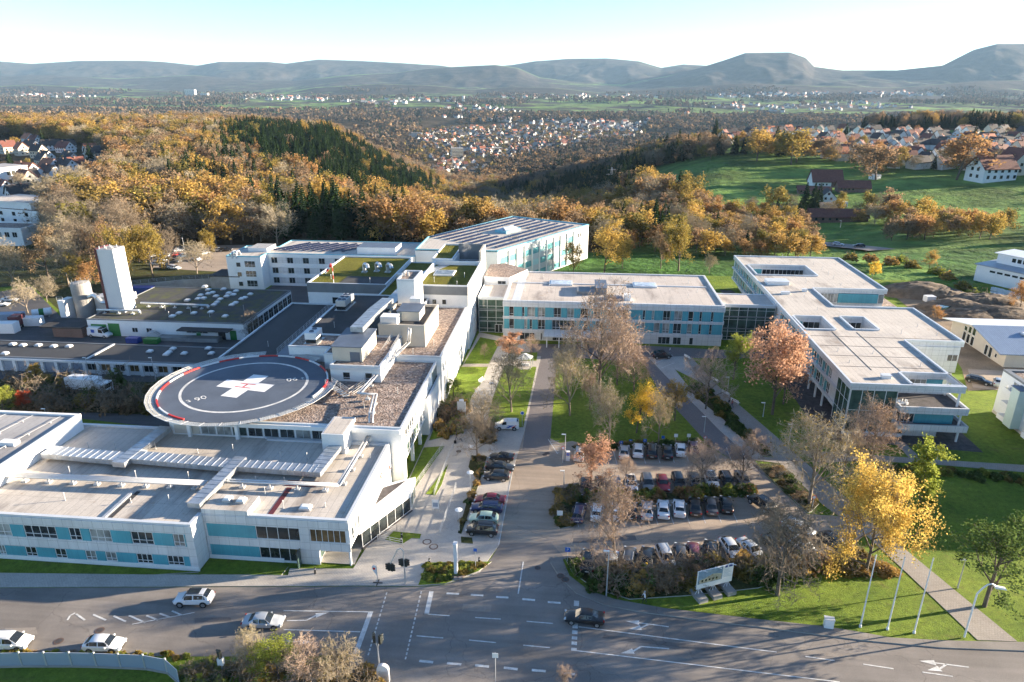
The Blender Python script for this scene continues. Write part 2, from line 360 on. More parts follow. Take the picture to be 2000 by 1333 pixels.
sheet('pavement', [(-700, 1119), (-200, 1119), (388, 1124), (563, 1125), (566, 1112), (690, 1112), (700, 1095), (790, 955), (858, 805), (936, 650), (985, 660), (1036, 668), (1036, 697), (1057, 697), (1050, 724), (1026, 838), (1001, 922), (974, 1067), (936, 1119), (870, 1142), (818, 1146), (700, 1145), (560, 1146), (-200, 1149), (-700, 1149)], .10, M['paver'], M['kerb'])
for pl in ([(-700, 1070), (-200, 1083), (0, 1093), (388, 1119), (300, 1124.5), (0, 1121), (-700, 1119)], [(404, 1101), (563, 1109), (550, 1125), (392, 1124)],
           [(906, 712), (955, 712), (977, 668), (938, 660)], [(900, 718), (953, 718), (940, 750), (922, 774), (912, 812), (890, 850), (838, 862), (860, 805)],
           [(986, 716), (1048, 718), (1037, 770), (1022, 836), (966, 838), (950, 868), (946, 850), (962, 780)], [(1014, 690), (1050, 690), (1048, 706), (1018, 706)],
           [(828, 876), (868, 873), (806, 962), (795, 948)], [(876, 908), (863, 948), (851, 969), (831, 967)], [(752, 1055.6), (769, 1040), (823, 1045), (820, 1054), (804, 1053), (786, 1065)],
           [(834, 1101), (960, 1099), (934, 1118), (869, 1142), (817, 1145)]):
    sheet('lawn', pl, .16, M['lawn'], M['kerb'])
for pl in ([(920, 891), (951, 893), (936, 946), (901, 1045), (894, 1043), (915, 971), (929, 936), (915, 914)], [(900, 1050), (922, 1052), (924, 1064), (901, 1062)],
           [(1090, 955), (1130, 955), (1142, 972), (1470, 958), (1480, 968), (1300, 978), (1140, 988), (1118, 992), (1113, 1030), (1094, 1034), (1083, 1022)],
           [(1104, 1092), (1140, 1090), (1150, 1124), (1300, 1116), (1450, 1106), (1620, 1100), (1660, 1085), (1690, 1100), (1560, 1125), (1480, 1150), (1340, 1165), (1230, 1172), (1160, 1150), (1118, 1120)],
           [(1476, 908), (1522, 906), (1600, 985), (1585, 1000), (1578, 1003), (1497, 929)], [(1338, 757), (1345, 757), (1378, 752), (1460, 842), (1508, 893), (1486, 890), (1456, 866), (1412, 820), (1372, 788)],
           [(1115, 873), (1150, 869), (1370, 862), (1372, 867), (1150, 876), (1128, 884)]):
    sheet('planting_ground', pl, .15, M['bed'], M['kerb'])
sheet('footway', [(1075, 1100), (1090, 1125), (1125, 1160), (1180, 1183), (1250, 1197), (1400, 1217), (1480, 1226), (1690, 1253), (1840, 1267), (2000, 1273), (2700, 1330), (2700, 1300), (2000, 1256), (1846, 1253), (1738, 1247), (1684, 1237), (1609, 1225), (1480, 1211), (1300, 1190), (1200, 1172), (1150, 1155), (1112, 1126), (1098, 1092), (1082, 1088)], .13, M['footway'], M['kerb'])
sheet('footway', [(690, 1281), (740, 1284), (780, 1292), (815, 1304), (846, 1326), (860, 1360), (820, 1700), (500, 1700), (560, 1333)], .13, M['footway'], M['kerb'])
sheet('footway', [(985, 1333), (1060, 1333), (1400, 1350), (1400, 1420), (960, 1400)], .13, M['footway'], M['kerb'])
sheet('pavement', [(1266, 699), (1310, 745), (1360, 795), (1400, 836), (1440, 873), (1474, 900), (1490, 893), (1456, 866), (1412, 820), (1372, 788), (1345, 757), (1318, 722), (1378, 752), (1345, 712), (1335, 697)], .09, M['paver'], M['kerb'])
sheet('path', [(1334, 700), (1352, 700), (1392, 745), (1437, 786), (1520, 857), (1625, 950), (1720, 1030), (1780, 1084), (1987, 1254), (1909, 1251), (1768, 1117), (1690, 1045), (1605, 985), (1512, 895), (1460, 839), (1415, 794), (1380, 752)], .06, M['path'], M['kerb'])
sheet('path', [(1474, 900), (1522, 906), (1512, 895), (1478, 892)], .075, M['path'])
sheet('path', [(1560, 880), (1696, 889), (1828, 899), (2350, 930), (2350, 946), (2000, 923), (1828, 908), (1690, 900), (1600, 905)], .07, M['path'], M['kerb'])
sheet('path', [(1745, 862), (1765, 865), (1800, 897), (1775, 895)], .08, M['path'])
sheet('path', [(906, 712), (955, 713), (953, 718), (900, 718)], .115, M['path'])
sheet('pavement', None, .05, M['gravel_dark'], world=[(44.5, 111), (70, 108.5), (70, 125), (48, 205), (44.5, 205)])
sheet('path', [(1730, 566), (1752, 566), (1830, 598), (1960, 588), (2300, 650), (2300, 770), (1960, 762), (1890, 764), (1878, 720), (1850, 680), (1800, 622)], .05, M['earth'])
sheet('path', [(1890, 722), (2300, 740), (2300, 775), (1960, 764), (1900, 758)], .07, M['lot'])
sheet('road', [(-700, 640), (0, 570), (60, 560), (120, 620), (230, 596), (600, 655), (620, 800), (330, 838), (130, 815), (-700, 830)], .03, M['dark_asphalt'])
sheet('planting_ground', [(-700, 770), (0, 742), (330, 748), (420, 745), (310, 812), (150, 806), (0, 812), (-700, 850)], .12, M['bed'])
sheet('road', None, .04, M['dark_asphalt'], world=[(-80, 149), (-64, 149), (-64, 198), (-93, 198), (-93, 190), (-80, 180)])
sheet('road', [(285, 482), (530, 478), (520, 500), (470, 512), (440, 532), (300, 524)], .05, M['lot'])
sheet('planting_ground', [(-400, 480), (280, 470), (440, 535), (410, 562), (255, 570), (120, 610), (60, 556), (-400, 600)], .03, M['bed'])
def drape(name, px, w, m, z0, lift=.25):
    pts = [Vector((*G(u, v, z0), 0)) for u, v in px]; dense = []
    for a, b in zip(pts, pts[1:]):
        n = max(2, int((b - a).length / 6)); dense += [a.lerp(b, i / n) for i in range(n)]
    dense.append(pts[-1]); mb = MB(); L = []
    for i, p in enumerate(dense):
        d = (dense[min(i + 1, len(dense) - 1)] - dense[max(i - 1, 0)]).normalized(); n = Vector((-d.y, d.x, 0)) * w / 2
        z = float(terrain([p.x], [p.y])[0]) + lift; L.append((p + n + Vector((0, 0, z)), p - n + Vector((0, 0, z))))
    for (a, b), (c, d) in zip(L, L[1:]): mb.poly([b, d, c, a])
    return tag(mb.build(name, m), kind='structure')
drape('road', [(1235, 350), (1262, 362), (1310, 378), (1372, 400), (1440, 420), (1530, 450)], 7, M['lot'], -11)
drape('road', [(1570, 462), (1620, 474), (1660, 486), (1720, 505)], 13, M['asphalt'], -7, .4)
M['patch'] = asphalt_mat('repaired_asphalt', (.14, .13, .125), .2, .4); M['patch2'] = asphalt_mat('old_asphalt', (.27, .24, .21), .25, .5)
for i, q in enumerate(([(10, 1228), (70, 1226), (74, 1240), (8, 1243)], [(560, 1262), (690, 1268), (688, 1276), (555, 1270)], [(1180, 1240), (1420, 1268), (1416, 1276), (1176, 1247)], [(905, 1180), (960, 1182), (958, 1196), (902, 1193)], [(380, 1208), (450, 1206), (452, 1214), (380, 1217)], [(1120, 1052), (1240, 1046), (1244, 1056), (1118, 1062)], [(1560, 1268), (1700, 1284), (1696, 1292), (1556, 1275)])): sheet('road_patch', q, .0315, M['patch' if i % 3 else 'patch2'])
# ---- road markings
mk = MB(); ZM = .037
def ln(a, b, w, z=ZM):
    p = Vector((*G(*a), 0)); q = Vector((*G(*b), 0)); d = (q - p).normalized(); n = Vector((-d.y, d.x, 0)) * w / 2
    mk.poly([(v.x, v.y, z) for v in (p - n, q - n, q + n, p + n)])
def dashed(a, b, n, w, duty=.62):
    for i in range(n):
        f0, f1 = i / n, (i + duty) / n
        ln((a[0] + (b[0] - a[0]) * f0, a[1] + (b[1] - a[1]) * f0), (a[0] + (b[0] - a[0]) * f1, a[1] + (b[1] - a[1]) * f1), w)
dashed((755.6, 1157.6), (718, 1284), 15, .16); dashed((823, 1155.5), (791, 1292), 16, .16)
ln((724.5, 1195), (694.6, 1278), .55); ln((842.7, 1156), (833, 1201), .55)
for a, b, w in (((554, 1193.5), (722, 1196), .14), ((554, 1230.5), (704, 1235), .14), ((829, 1200), (878, 1203.6), .15), ((928, 1207), (978, 1210), .15), ((1028.6, 1214.4), (1080, 1218.6), .15), ((813.7, 1242.7), (865.6, 1247), .15), ((916, 1251), (968.5, 1256), .15), ((1022, 1261), (1074, 1266), .15),
                ((1022, 1098), (1012, 1161), .15), ((1130, 1225), (1517, 1274.6), .14), ((1126, 1271.7), (1640, 1333), .14), ((1573, 1283), (1630, 1291), .15), ((1686, 1298), (1745, 1307), .15), ((1801.6, 1313.6), (1861, 1322), .15)): ln(a, b, w)
for a, b in (((872, 1159.7), (896.7, 1161)), ((919.5, 1162.5), (944, 1164)), ((969, 1166.7), (993, 1168)), ((1020, 1171), (1045, 1173)), ((1070, 1176.7), (1095, 1178.7)), ((819, 1291.6), (846, 1294.5)), ((873, 1296), (901, 1298.7)), ((928, 1300), (955, 1303)), ((984, 1305), (1011, 1308)), ((1038.6, 1309.5), (1066, 1312)), ((1094.6, 1315), (1123, 1318))): ln(a, b, .32)
for y0, y1 in ((950, 975), (1045, 1080), (1090, 1107), (1118, 1133), (1142, 1158), (1172, 1186)):
    f = lambda y: (600 + (1268 - (y - 950) * .055) / 2.41, 780 + y / 2.41)
    ln(f(y0), f(y1), .6)
def arrow(a, b, side=0, w=.16):
    """lane arrow whose shaft runs from a to b (tip); side: 0 straight, 1/-1 turn"""
    p = Vector((*G(*a), 0)); q = Vector((*G(*b), 0)); d = (q - p).normalized(); n = Vector((-d.y, d.x, 0)); L = (q - p).length
    def quad(*v): mk.poly([(x.x, x.y, ZM) for x in (v if (v[1] - v[0]).cross(v[2] - v[1]).z > 0 else v[::-1])])
    if side == 0 or side == 2:
        e = p + d * (L - 1.6); quad(p - n * w / 2, e - n * w / 2, e + n * w / 2, p + n * w / 2); quad(e - n * .38, q, e + n * .38)
    if side:
        sd = 1 if side > 0 else -1; k = p + d * (L * (.62 if side != 2 else .45)); t = k + d * .9 + n * sd * .75
        if side != 2: quad(p - n * w / 2, k - n * w / 2, k + n * w / 2, p + n * w / 2)
        r = (t - k).normalized(); rn = Vector((-r.y, r.x, 0)); quad(k - rn * .1, t - rn * .1, t + rn * .1, k + rn * .1)
        h = (d * .9 + n * sd * .3).normalized(); hn = Vector((-h.y, h.x, 0)); quad(t - hn * .38, t + h * 1.5, t + hn * .38)
arrow((1306, 1225), (1221, 1213.6), 2); arrow((1307, 1268), (1219, 1261), 1); arrow((1892, 1304), (1795, 1291.6), 2); arrow((560, 1213), (622, 1212), 1); arrow((560, 1253), (612, 1256), 0)
for a, b in (((149, 1200), (166, 1212)), ((182, 1201), (207, 1212)), ((222, 1204), (246, 1215)), ((252, 1203), (284, 1217)), ((286, 1203), (309, 1212)), ((312, 1199), (331, 1206)), ((336, 1194), (354, 1202)), ((132, 1212), (137, 1203)), ((137, 1203), (147, 1198))): ln(a, b, .22)
ln((258, 1220), (355, 1202), .12); ln((355, 1202), (380, 1197), .12)
for a, b in (((1279, 711), (1307, 700)), ((1292, 720), (1317, 710)), ((1071, 860), (1089, 888)), ((1001, 922), (974, 1066))): ln(a, b, .12, .125)
for i in range(6): ln((1074 + i * 3.2, 863 + i * 4.5), (1092, 862 + i * 4.6), .1, .06)
for k in range(11):     # bay lines of the two facing rows and the top row
    for (u0, v0, u1, v1, du) in ((1130, 1030, 1122, 1000, 31), (1205, 908, 1198, 882, 28)):
        if u0 + k * du < 1480: ln((u0 + k * du, v0 - k * .9), (u1 + k * du * .985, v1 - k * .9), .09, .045)
tag(mk.build('road_markings', M['white_paint']), kind='structure')
# ---- covers in the road and on the plaza
mh = MB()
M['iron'] = P('cast_iron', (.07, .062, .06), .6, .2, 3)
M['rim_brown'] = P('manhole_ring', (.13, .085, .07), .8, .15, 3)
for i, (u, v, r) in enumerate([(834, 1060, .62), (847, 1069.5, .62), (1064, 889, .42), (1069, 886, .42), (115, 1253, .5), (195, 1232, .5), (896, 883, .45), (1095, 1127, .5), (1104, 1134, .5), (1050, 1110, .4)]):
    x, y = G(u, v); z = .11 if i in (0, 1, 6) else (.14 if i in (7, 8) else .04); o = thing('manhole_cover', 'round cast-iron manhole cover set flush in the paving or road', 'manhole cover', (x, y, z), 0, 'manhole covers in the paving and road')
    MB().lathe((0, 0, 0), [(r, 0), (r, .006)], 20).lb('ring', M['rim_brown'], o); MB().lathe((0, 0, .006), [(r * .7, 0), (r * .7, .006)], 20).lb('lid', M['paver'] if i < 2 else M['iron'], o)
# ================================================================ buildings
W = (.74, .75, .75)
M['clad_s'] = panelled('cladding_front', (.66, .67, .68), 0, 1.35, 1.15, .025, [.36, .37, .38]); M['clad_t'] = panelled('cladding_side', (.70, .71, .71), 1, 1.35, 1.15, .025, [.45, .46, .47])
M['white'] = P('white_render', (.76, .77, .77), .7, .05, .3, 4); M['coping'] = P('parapet_metal', (.62, .65, .68), .45, .05, .5, 6, metal=.2)
M['grey_clad'] = P('grey_cladding', (.17, .185, .2), .6, .08, .4, 5); M['beige'] = P('beige_cladding', (.55, .5, .42), .7, .06, .4, 6)
M['turq'] = panelled('turquoise_glass_panel', (.10, .37, .45), 0, 1.2, 2.9, .014, [.06, .25, .32], .09, .22); M['turq_t'] = panelled('turquoise_glass_panel_side', (.13, .36, .40), 1, 1.2, 2.9, .012, [.03, .22, .28], .06, .25)
M['frame'] = P('window_frame_white', (.68, .69, .7), .5, 0); M['frame_grey'] = P('window_frame_grey', (.42, .45, .46), .45, 0)
def glass(name, col, rough=.06):
    m, nt, b = newmat(name); b.inputs['Roughness'].default_value = rough; b.inputs['Specular IOR Level'].default_value = .7
    c = ramp(nt, noise(nt, .5, 3), [(.35, [x * .55 for x in col]), (.65, [min(1, x * 1.6) for x in col])]); lk(nt, c, b.inputs['Base Color']); return m
M['glass'] = glass('dark_window_glass', (.022, .028, .03)); M['glass_c'] = glass('curtained_window_glass', (.24, .25, .24), .12); M['glass_g'] = glass('green_tinted_glass', (.045, .075, .065)); M['glass_w'] = glass('warm_lit_room_glass', (.16, .10, .045), .1)
M['metal'] = P('galvanised_sheet', (.5, .53, .56), .38, .15, 1.2, 8, metal=.75); M['metal_dark'] = P('dark_metal_sheet', (.12, .15, .2), .5, .1, .5, 6, metal=.3); M['steel'] = P('galvanised_steel', (.55, .56, .57), .45, .06, 2, metal=.5)
M['lead'] = P('dark_roof_felt', (.045, .045, .048), .9, .3, .2, 3)
def roof_mat(name, base, seams=(1.05, 9.0), stain=.5):
    m, nt, b = newmat(name); b.inputs['Roughness'].default_value = .82
    c = ramp(nt, noise(nt, .16, 6, .65), [(.25, [x * .82 for x in base]), (.75, [min(1, x * 1.1) for x in base])])
    c = mixc(nt, 1, c, ramp(nt, noise(nt, 3.5, 4, .7), [(.3, .88), (.7, 1.1)]), 'MULTIPLY')
    f, cc = grid_lines(nt, 0, 1, seams[0], seams[1], .02, 0)
    c = mixc(nt, .55, c, cc, 'MULTIPLY'); c = mixc(nt, mixc(nt, .5, (0, 0, 0), f), c, [x * .5 for x in base])
    mp = nd(nt, 'ShaderNodeMapping'); mp.inputs['Scale'].default_value = (.22, .07, 1); lk(nt, pos(nt), mp.inputs[0])
    st = ramp(nt, noise(nt, 1, 5, .6, mp.outputs[0]), [(.53, 0.0), (.66, stain)])
    c = mixc(nt, st, c, [base[0] * .42, base[1] * .40, base[2] * .40])
    st2 = ramp(nt, noise(nt, .33, 6, .75), [(.6, 0.0), (.7, stain)]); c = mixc(nt, st2, c, (base[0] * .62, base[1] * .5, base[2] * .38))
    lk(nt, c, b.inputs['Base Color']); return m
M['roof'] = roof_mat('pale_roof_membrane', (.56, .51, .45), (1.05, 9), .8); M['roof_pink'] = roof_mat('pinkish_roof_membrane', (.54, .48, .425), (2.2, 11), .75); M['roof_grey'] = roof_mat('grey_roof_membrane', (.40, .39, .385)); M['roof_dark'] = roof_mat('dark_roof_sheet', (.048, .05, .055), (6, 14), .3)
def pebble_mat(name, cols, sc=5):
    m, nt, b = newmat(name); b.inputs['Roughness'].default_value = .95
    v = nd(nt, 'ShaderNodeTexVoronoi'); v.inputs['Scale'].default_value = sc; lk(nt, pos(nt), v.inputs['Vector'])
    sp = nd(nt, 'ShaderNodeSeparateColor'); lk(nt, v.outputs['Color'], sp.inputs[0])
    c = ramp(nt, sp.outputs[0], [(i / (len(cols) - 1), x) for i, x in enumerate(cols)])
    c = mixc(nt, 1, c, ramp(nt, noise(nt, .4, 5, .7), [(.3, .7), (.7, 1.25)]), 'MULTIPLY'); lk(nt, c, b.inputs['Base Color'])
    bump(nt, b, v.outputs['Distance'], .6, .1); return m
M['gravel'] = pebble_mat('roof_gravel', [(.09, .07, .06), (.28, .2, .16), (.2, .16, .14), (.42, .34, .29), (.16, .12, .1)], 3.2)
M['sedum'] = grass_mat('sedum_roof', (.105, .105, .012), (.17, .155, .02)); M['moss'] = M['roof_dark']
def mossy():
    m, nt, b = newmat('mossy_roof_felt'); b.inputs['Roughness'].default_value = .95
    c = ramp(nt, noise(nt, .5, 6, .7), [(.3, (.028, .03, .034)), (.7, (.062, .06, .056))])
    c = mixc(nt, ramp(nt, noise(nt, .22, 6, .75), [(.48, 0.0), (.6, .9)]), c, (.075, .085, .018)); f, cc = grid_lines(nt, 0, 1, 9, 7, .06, 0)
    lk(nt, mixc(nt, mixc(nt, .5, (0, 0, 0), f), c, (.11, .11, .11)), b.inputs['Base Color']); return m
M['moss'] = mossy(); M['brick'] = panelled('clinker_brick', (.2, .1, .07), 0, .25, .08, .01, [.2, .18, .16], .2, .9, .5); M['concrete'] = P('raw_concrete', (.3, .29, .275), .85, .14, .5, 6, bmp=.15)
M['green_door'] = P('green_door_paint', (.02, .17, .035), .5, .1); M['red'] = P('signal_red_paint', (.55, .03, .025), .5, .05); M['blue_grey'] = P('garage_door_paint', (.27, .33, .42), .55, .08, 2)
M['dkred'] = P('dark_red_steel', (.11, .02, .022), .5, .1); M['solar'] = P('solar_cell', (.018, .022, .05), .18, .1, 2, spec=.8); M['aqua'] = P('aqua_parapet', (.16, .42, .52), .35, .08, 1)
def cells(mb, rects, holes, z0, z1, ms=0, mt=1, par=None, ph=.25, pw=.4):
    """a flat-roofed body over the union of RECTS minus HOLES; walls on its outline, a parapet along the outline into PAR"""
    xs = sorted({r[i] for r in rects + holes for i in (0, 2)}); ys = sorted({r[i] for r in rects + holes for i in (1, 3)})
    def ins(i, j):
        if i < 0 or j < 0 or i >= len(xs) - 1 or j >= len(ys) - 1: return False
        x, y = (xs[i] + xs[i + 1]) / 2, (ys[j] + ys[j + 1]) / 2; hit = lambda r: r[0] < x < r[2] and r[1] < y < r[3]
        return any(map(hit, rects)) and not any(map(hit, holes))
    for i in range(len(xs) - 1):
        for j in range(len(ys) - 1):
            if not ins(i, j): continue
            a, b, c, d = xs[i], ys[j], xs[i + 1], ys[j + 1]
            mb.poly([(a, b, z1), (c, b, z1), (c, d, z1), (a, d, z1)], mt)
            if z0 > .5: mb.poly([(a, b, z0), (a, d, z0), (c, d, z0), (c, b, z0)], ms)
            for (di, dj, p, q) in ((0, -1, (a, b), (c, b)), (1, 0, (c, b), (c, d)), (0, 1, (c, d), (a, d)), (-1, 0, (a, d), (a, b))):
                if ins(i + di, j + dj): continue
                mb.poly([(*p, z0), (*q, z0), (*q, z1), (*p, z1)], ms)
                if par is not None:
                    o = .03 if dj else .034; h = ph if dj else ph + .004
                    if dj: y = p[1]; par.box(min(p[0], q[0]) - .03, y + dj * o, z1 - .12, max(p[0], q[0]) + .03, y - dj * pw, z1 + h)
                    else: x = p[0]; par.box(x + di * o, min(p[1], q[1]) - .025, z1 - .124, x - di * pw, max(p[1], q[1]) + .025, z1 + h)
class Fac:
    """a wall seen from outside, P0 at its left end and P1 at its right end"""
    def __init__(s, p0, p1, parent):
        s.p = Vector((*p0, 0)); v = Vector((*p1, 0)) - s.p; s.L = v.length; s.d = v.normalized(); s.n = Vector((s.d.y, -s.d.x, 0)); s.parent = parent
    def at(s, a, z, o): v = s.p + s.d * a + s.n * o; return (v.x, v.y, z)
    def slab(s, mb, a0, a1, z0, z1, o0, o1, m=0):
        mb.hexa([s.at(a0, z0, o1), s.at(a1, z0, o1), s.at(a1, z0, o0), s.at(a0, z0, o0), s.at(a0, z1, o1), s.at(a1, z1, o1), s.at(a1, z1, o0), s.at(a0, z1, o0)], m); return mb
    def part(s, name, mat, *args, parent=None): return s.slab(MB(), *args).build(name, mat, parent or s.parent)
    def a_of(s, u, z):
        lo, hi = -5.0, s.L + 5
        f = lambda a: PX(*s.at(a, z, 0)[:2], z)[0] - u
        if f(lo) * f(hi) > 0: return None
        for _ in range(40):
            m = (lo + hi) / 2
            if f(lo) * f(m) <= 0: hi = m
            else: lo = m
        return (lo + hi) / 2
    def window(s, a0, a1, z0, z1, n=2, tr=None, g=None, o=0.0, fr='frame', bw=.06, name='window'):
        f = MB(); D0, D1 = o + .01, o + .09
        s.slab(f, a0, a1, z1 - bw, z1, D0, D1); s.slab(f, a0, a1, z0, z0 + bw, D0, D1)
        for i in range(n + 1):
            a = a0 + (a1 - a0) * i / n; h = bw / 2 if 0 < i < n else bw
            l, r = (a, a + bw) if i == 0 else ((a - bw, a) if i == n else (a - h, a + h))
            s.slab(f, l, r, z0 + bw, z1 - bw, D0, D1 - .002)
        if tr:
            for q in (tr if isinstance(tr, (list, tuple)) else [tr]): z = z0 + (z1 - z0) * q; s.slab(f, a0 + bw, a1 - bw, z - .03, z + .03, D0, D1 - .004)
        w = f.build(name, M[fr], s.parent)
        g = g or ('glass_c' if random.random() < .3 else 'glass')
        s.slab(MB(), a0 + .02, a1 - .02, z0 + .02, z1 - .02, o, o + .035).build('pane', M[g], w); return w
def fbox(fac, name, mat, a0, a1, z0, z1, o0, o1): return fac.part(name, M[mat], a0, a1, z0, z1, o0, o1)
def skylight(x, y, z, label, w=1.3, d=1.3, rz=0, group='white skylight domes on the dark service roofs'):
    t = thing('skylight', label, 'skylight', (x, y, z), rz, group)
    MB().obox((0, 0, 0), (w, d, .3)).lb('curb', M['steel'], t)
    b = MB(); b.hexa([(-w * .46, -d * .46, .3), (w * .46, -d * .46, .3), (w * .46, d * .46, .3), (-w * .46, d * .46, .3), (-w * .3, -d * .3, .52), (w * .3, -d * .3, .52), (w * .3, d * .3, .52), (-w * .3, d * .3, .52)]); b.lb('dome', M['white'], t)
# ---------------------------------------------------------------- A: front wing with the main entrance
A = thing('hospital_wing', 'low front wing along the street with turquoise window bands and entrance corner', 'hospital wing', (-60, 75, 0))
b = MB(); par = MB(); cells(b, [(-150, 67.5, -46.4, 92), (-46.4, 70.1, -31.6, 90.1)], [], 0, 6.7); cells(b, [(-31.6, 70.1, -27.2, 90.1)], [], 2.95, 6.7); cells(b, [(-31.6, 81, -27.2, 90.1)], [], 0, 2.94)
bb = MB(); cells(bb, [(-150, 67.5, -46.4, 92), (-46.4, 70.1, -27.2, 90.1)], [], 6.5, 6.7, 0, 1, par, .32, .45)
b.build('wall', [M['white'], M['roof']], A); par.build('parapet', M['coping'], A)
rb = MB(); cells(rb, [(-46.35, 70.06, -40.2, 73.6)], [], 6.72, 7.6); rb.build('raised_parapet', [M['clad_s'], M['roof']], A)
MB().box(-27.5, 70.25, 0, -27.2 - .12, 70.6, 2.95).build('column', M['white'], A)
MB().box(-31.6, 70.4, .11, -27.0, 81, .14).build('undercroft_floor', M['paver'], A)
f = Fac((-150, 67.5), (-46.4, 67.5), A)
for nm, m, z0, z1, o in (('fascia', 'clad_s', 5.6, 6.75, .14), ('spandrel', 'clad_s', 2.25, 3.72, .14), ('plinth', 'white', .05, .75, .16)): fbox(f, nm, m, 0, f.L + (.14 if o < .15 else .16), z0, z1, 0, o)
wx = [(-20, 22), (49, 111), (137, 159), (177.5, 218), (258, 300), (340, 361)]; wx = [(-150, -128), (-112, -70), (-50, -34)] + wx
last = 0
for u0, u1 in wx:
    a0, a1 = f.a_of(u0, 4.7), f.a_of(u1, 4.7); fbox(f, 'turquoise_panel', 'turq', last, a0 - .06, 3.72, 5.6, 0, .12); last = a1 + .06
    wd = a1 - a0; n = max(2, round(wd / 1.05)); f.window(a0, a1, 3.74, 5.58, n, .33)
fbox(f, 'turquoise_panel', 'turq', last, f.L - .9, 3.72, 5.6, 0, .12); fbox(f, 'corner_pier', 'clad_s', f.L - .9, f.L + .13, 3.72, 5.6, 0, .13)
last = 0
for u0, u1 in [(-120, -90), (-60, -30), (0, 12), (52, 73), (110, 131), (169, 189), (208, 229), (269, 299), (329, 360)]:
    a0, a1 = f.a_of(u0, 1.5), f.a_of(u1, 1.5); fbox(f, 'turquoise_panel', 'turq', last, a0 - .05, .75, 2.25, 0, .12); last = a1 + .05; f.window(a0, a1, .8, 2.22, 2 if u1 - u0 < 25 else 3, .3)
fbox(f, 'turquoise_panel', 'turq', last, f.L - .9, .75, 2.25, 0, .12); fbox(f, 'corner_pier', 'clad_s', f.L - .9, f.L + .13, .75, 2.25, 0, .13)
f = Fac((-46.4, 67.5), (-46.4, 70.1), A); fbox(f, 'side_cladding', 'clad_t', .05, f.L, .2, 6.6, 0, .1)
f = Fac((-46.2, 70.1), (-27.2, 70.1), A); aof = f.a_of
for z0, z1 in ((5.55, 6.75), (2.35, 3.6)): fbox(f, 'spandrel', 'clad_s', 0, f.L + .1, z0, z1, 0, .14)
fbox(f, 'plinth', 'white', 0, aof(556, .3), .1, .7, 0, .15)
a1, a2, a3, a4 = aof(500, 4.6), aof(586, 4.6), aof(606, 4.6), aof(676, 4.6)
fbox(f, 'turquoise_panel', 'turq', .3, a1, 3.6, 5.55, 0, .12); fbox(f, 'pier', 'clad_s', 0, .3, .7, 5.55, 0, .13); f.window(a1 + .05, a2, 3.62, 5.53, 4, None, 'glass'); fbox(f, 'pier', 'clad_s', a2 + .05, a3 - .05, 3.6, 5.55, 0, .13); f.window(a3, a4, 3.62, 5.53, 6, None, 'glass_w')
a1, a2 = aof(508, 1.5), aof(586, 1.5); fbox(f, 'turquoise_panel', 'turq', .3, a1, .7, 2.35, 0, .12); f.window(a1 + .05, a2, .35, 2.33, 4, None, 'glass'); fbox(f, 'pier', 'clad_s', a2 + .05, aof(625, 1.5), .1, 2.35, 0, .13)
x = f.at(aof(588, 1.2), .1, 1.2); MB().box(x[0] - .06, x[1], .1, x[0] + .06, x[1] + 1.15, 2.5).build('glass_screen', M['glass_g'], A)
f = Fac((-31.6, 70.1), (-31.6, 81), A)
for a in (.6, 2.6, 4.6, 6.6): f.window(a, a + 1.6, .3, 2.6, 1, None, 'glass_g')
f = Fac((-27.2, 70.1), (-27.2, 90), A)
fbox(f, 'side_cladding', 'white', 0, f.L, 2.95, 6.72, 0, .1)
for a, w_ in ((.5, .9), (1.9, .5), (2.9, .9), (4.2, .4), (5.0, .4), (8.2, .5), (11.8, .45), (14.9, .5), (17.6, .6)): f.window(a, a + w_, 3.6, 5.5, 1, .3, 'glass' if a < 6 else 'glass_c', .1)
for a in (9.6, 13, 16): f.window(a, a + .45, .9, 2.6, 1, None, 'glass_c')
# entrance vestibule
p0, p1, p2 = (-27.1, 73.6), G(803, 998), G(795, 962); poly = [p0, p1, (p1[0] - .2, p1[1] + 3.5), (-27.1, 84)]
MB().prism([(p0[0], p0[1] - .3), (p1[0] + .15, p1[1] - .25), (p1[0] - .05, p1[1] + 3.7), (-27.05, 84.1)], 2.55, 3.4).build('entrance_canopy', M['white'], A)
MB().prism([(-26.5, 79), (p1[0] - 1.2, p1[1] + 2.6), (-26.6, 83.4)], 3.4, 3.42).build('canopy_roof', M['gravel_dark'], A)
f = Fac(p0, p1, A); fbox(f, 'base_step', 'gravel_dark', 0, f.L, .1, .2, 0, .35)
f.window(.3, f.L - .1, .22, 2.55, 6, None, 'glass', name='glazed_front')
f = Fac(p1, (p1[0] - .2, p1[1] + 3.5), A); f.window(.05, f.L - .05, .22, 2.55, 2, None, 'glass_g', name='glazed_front')
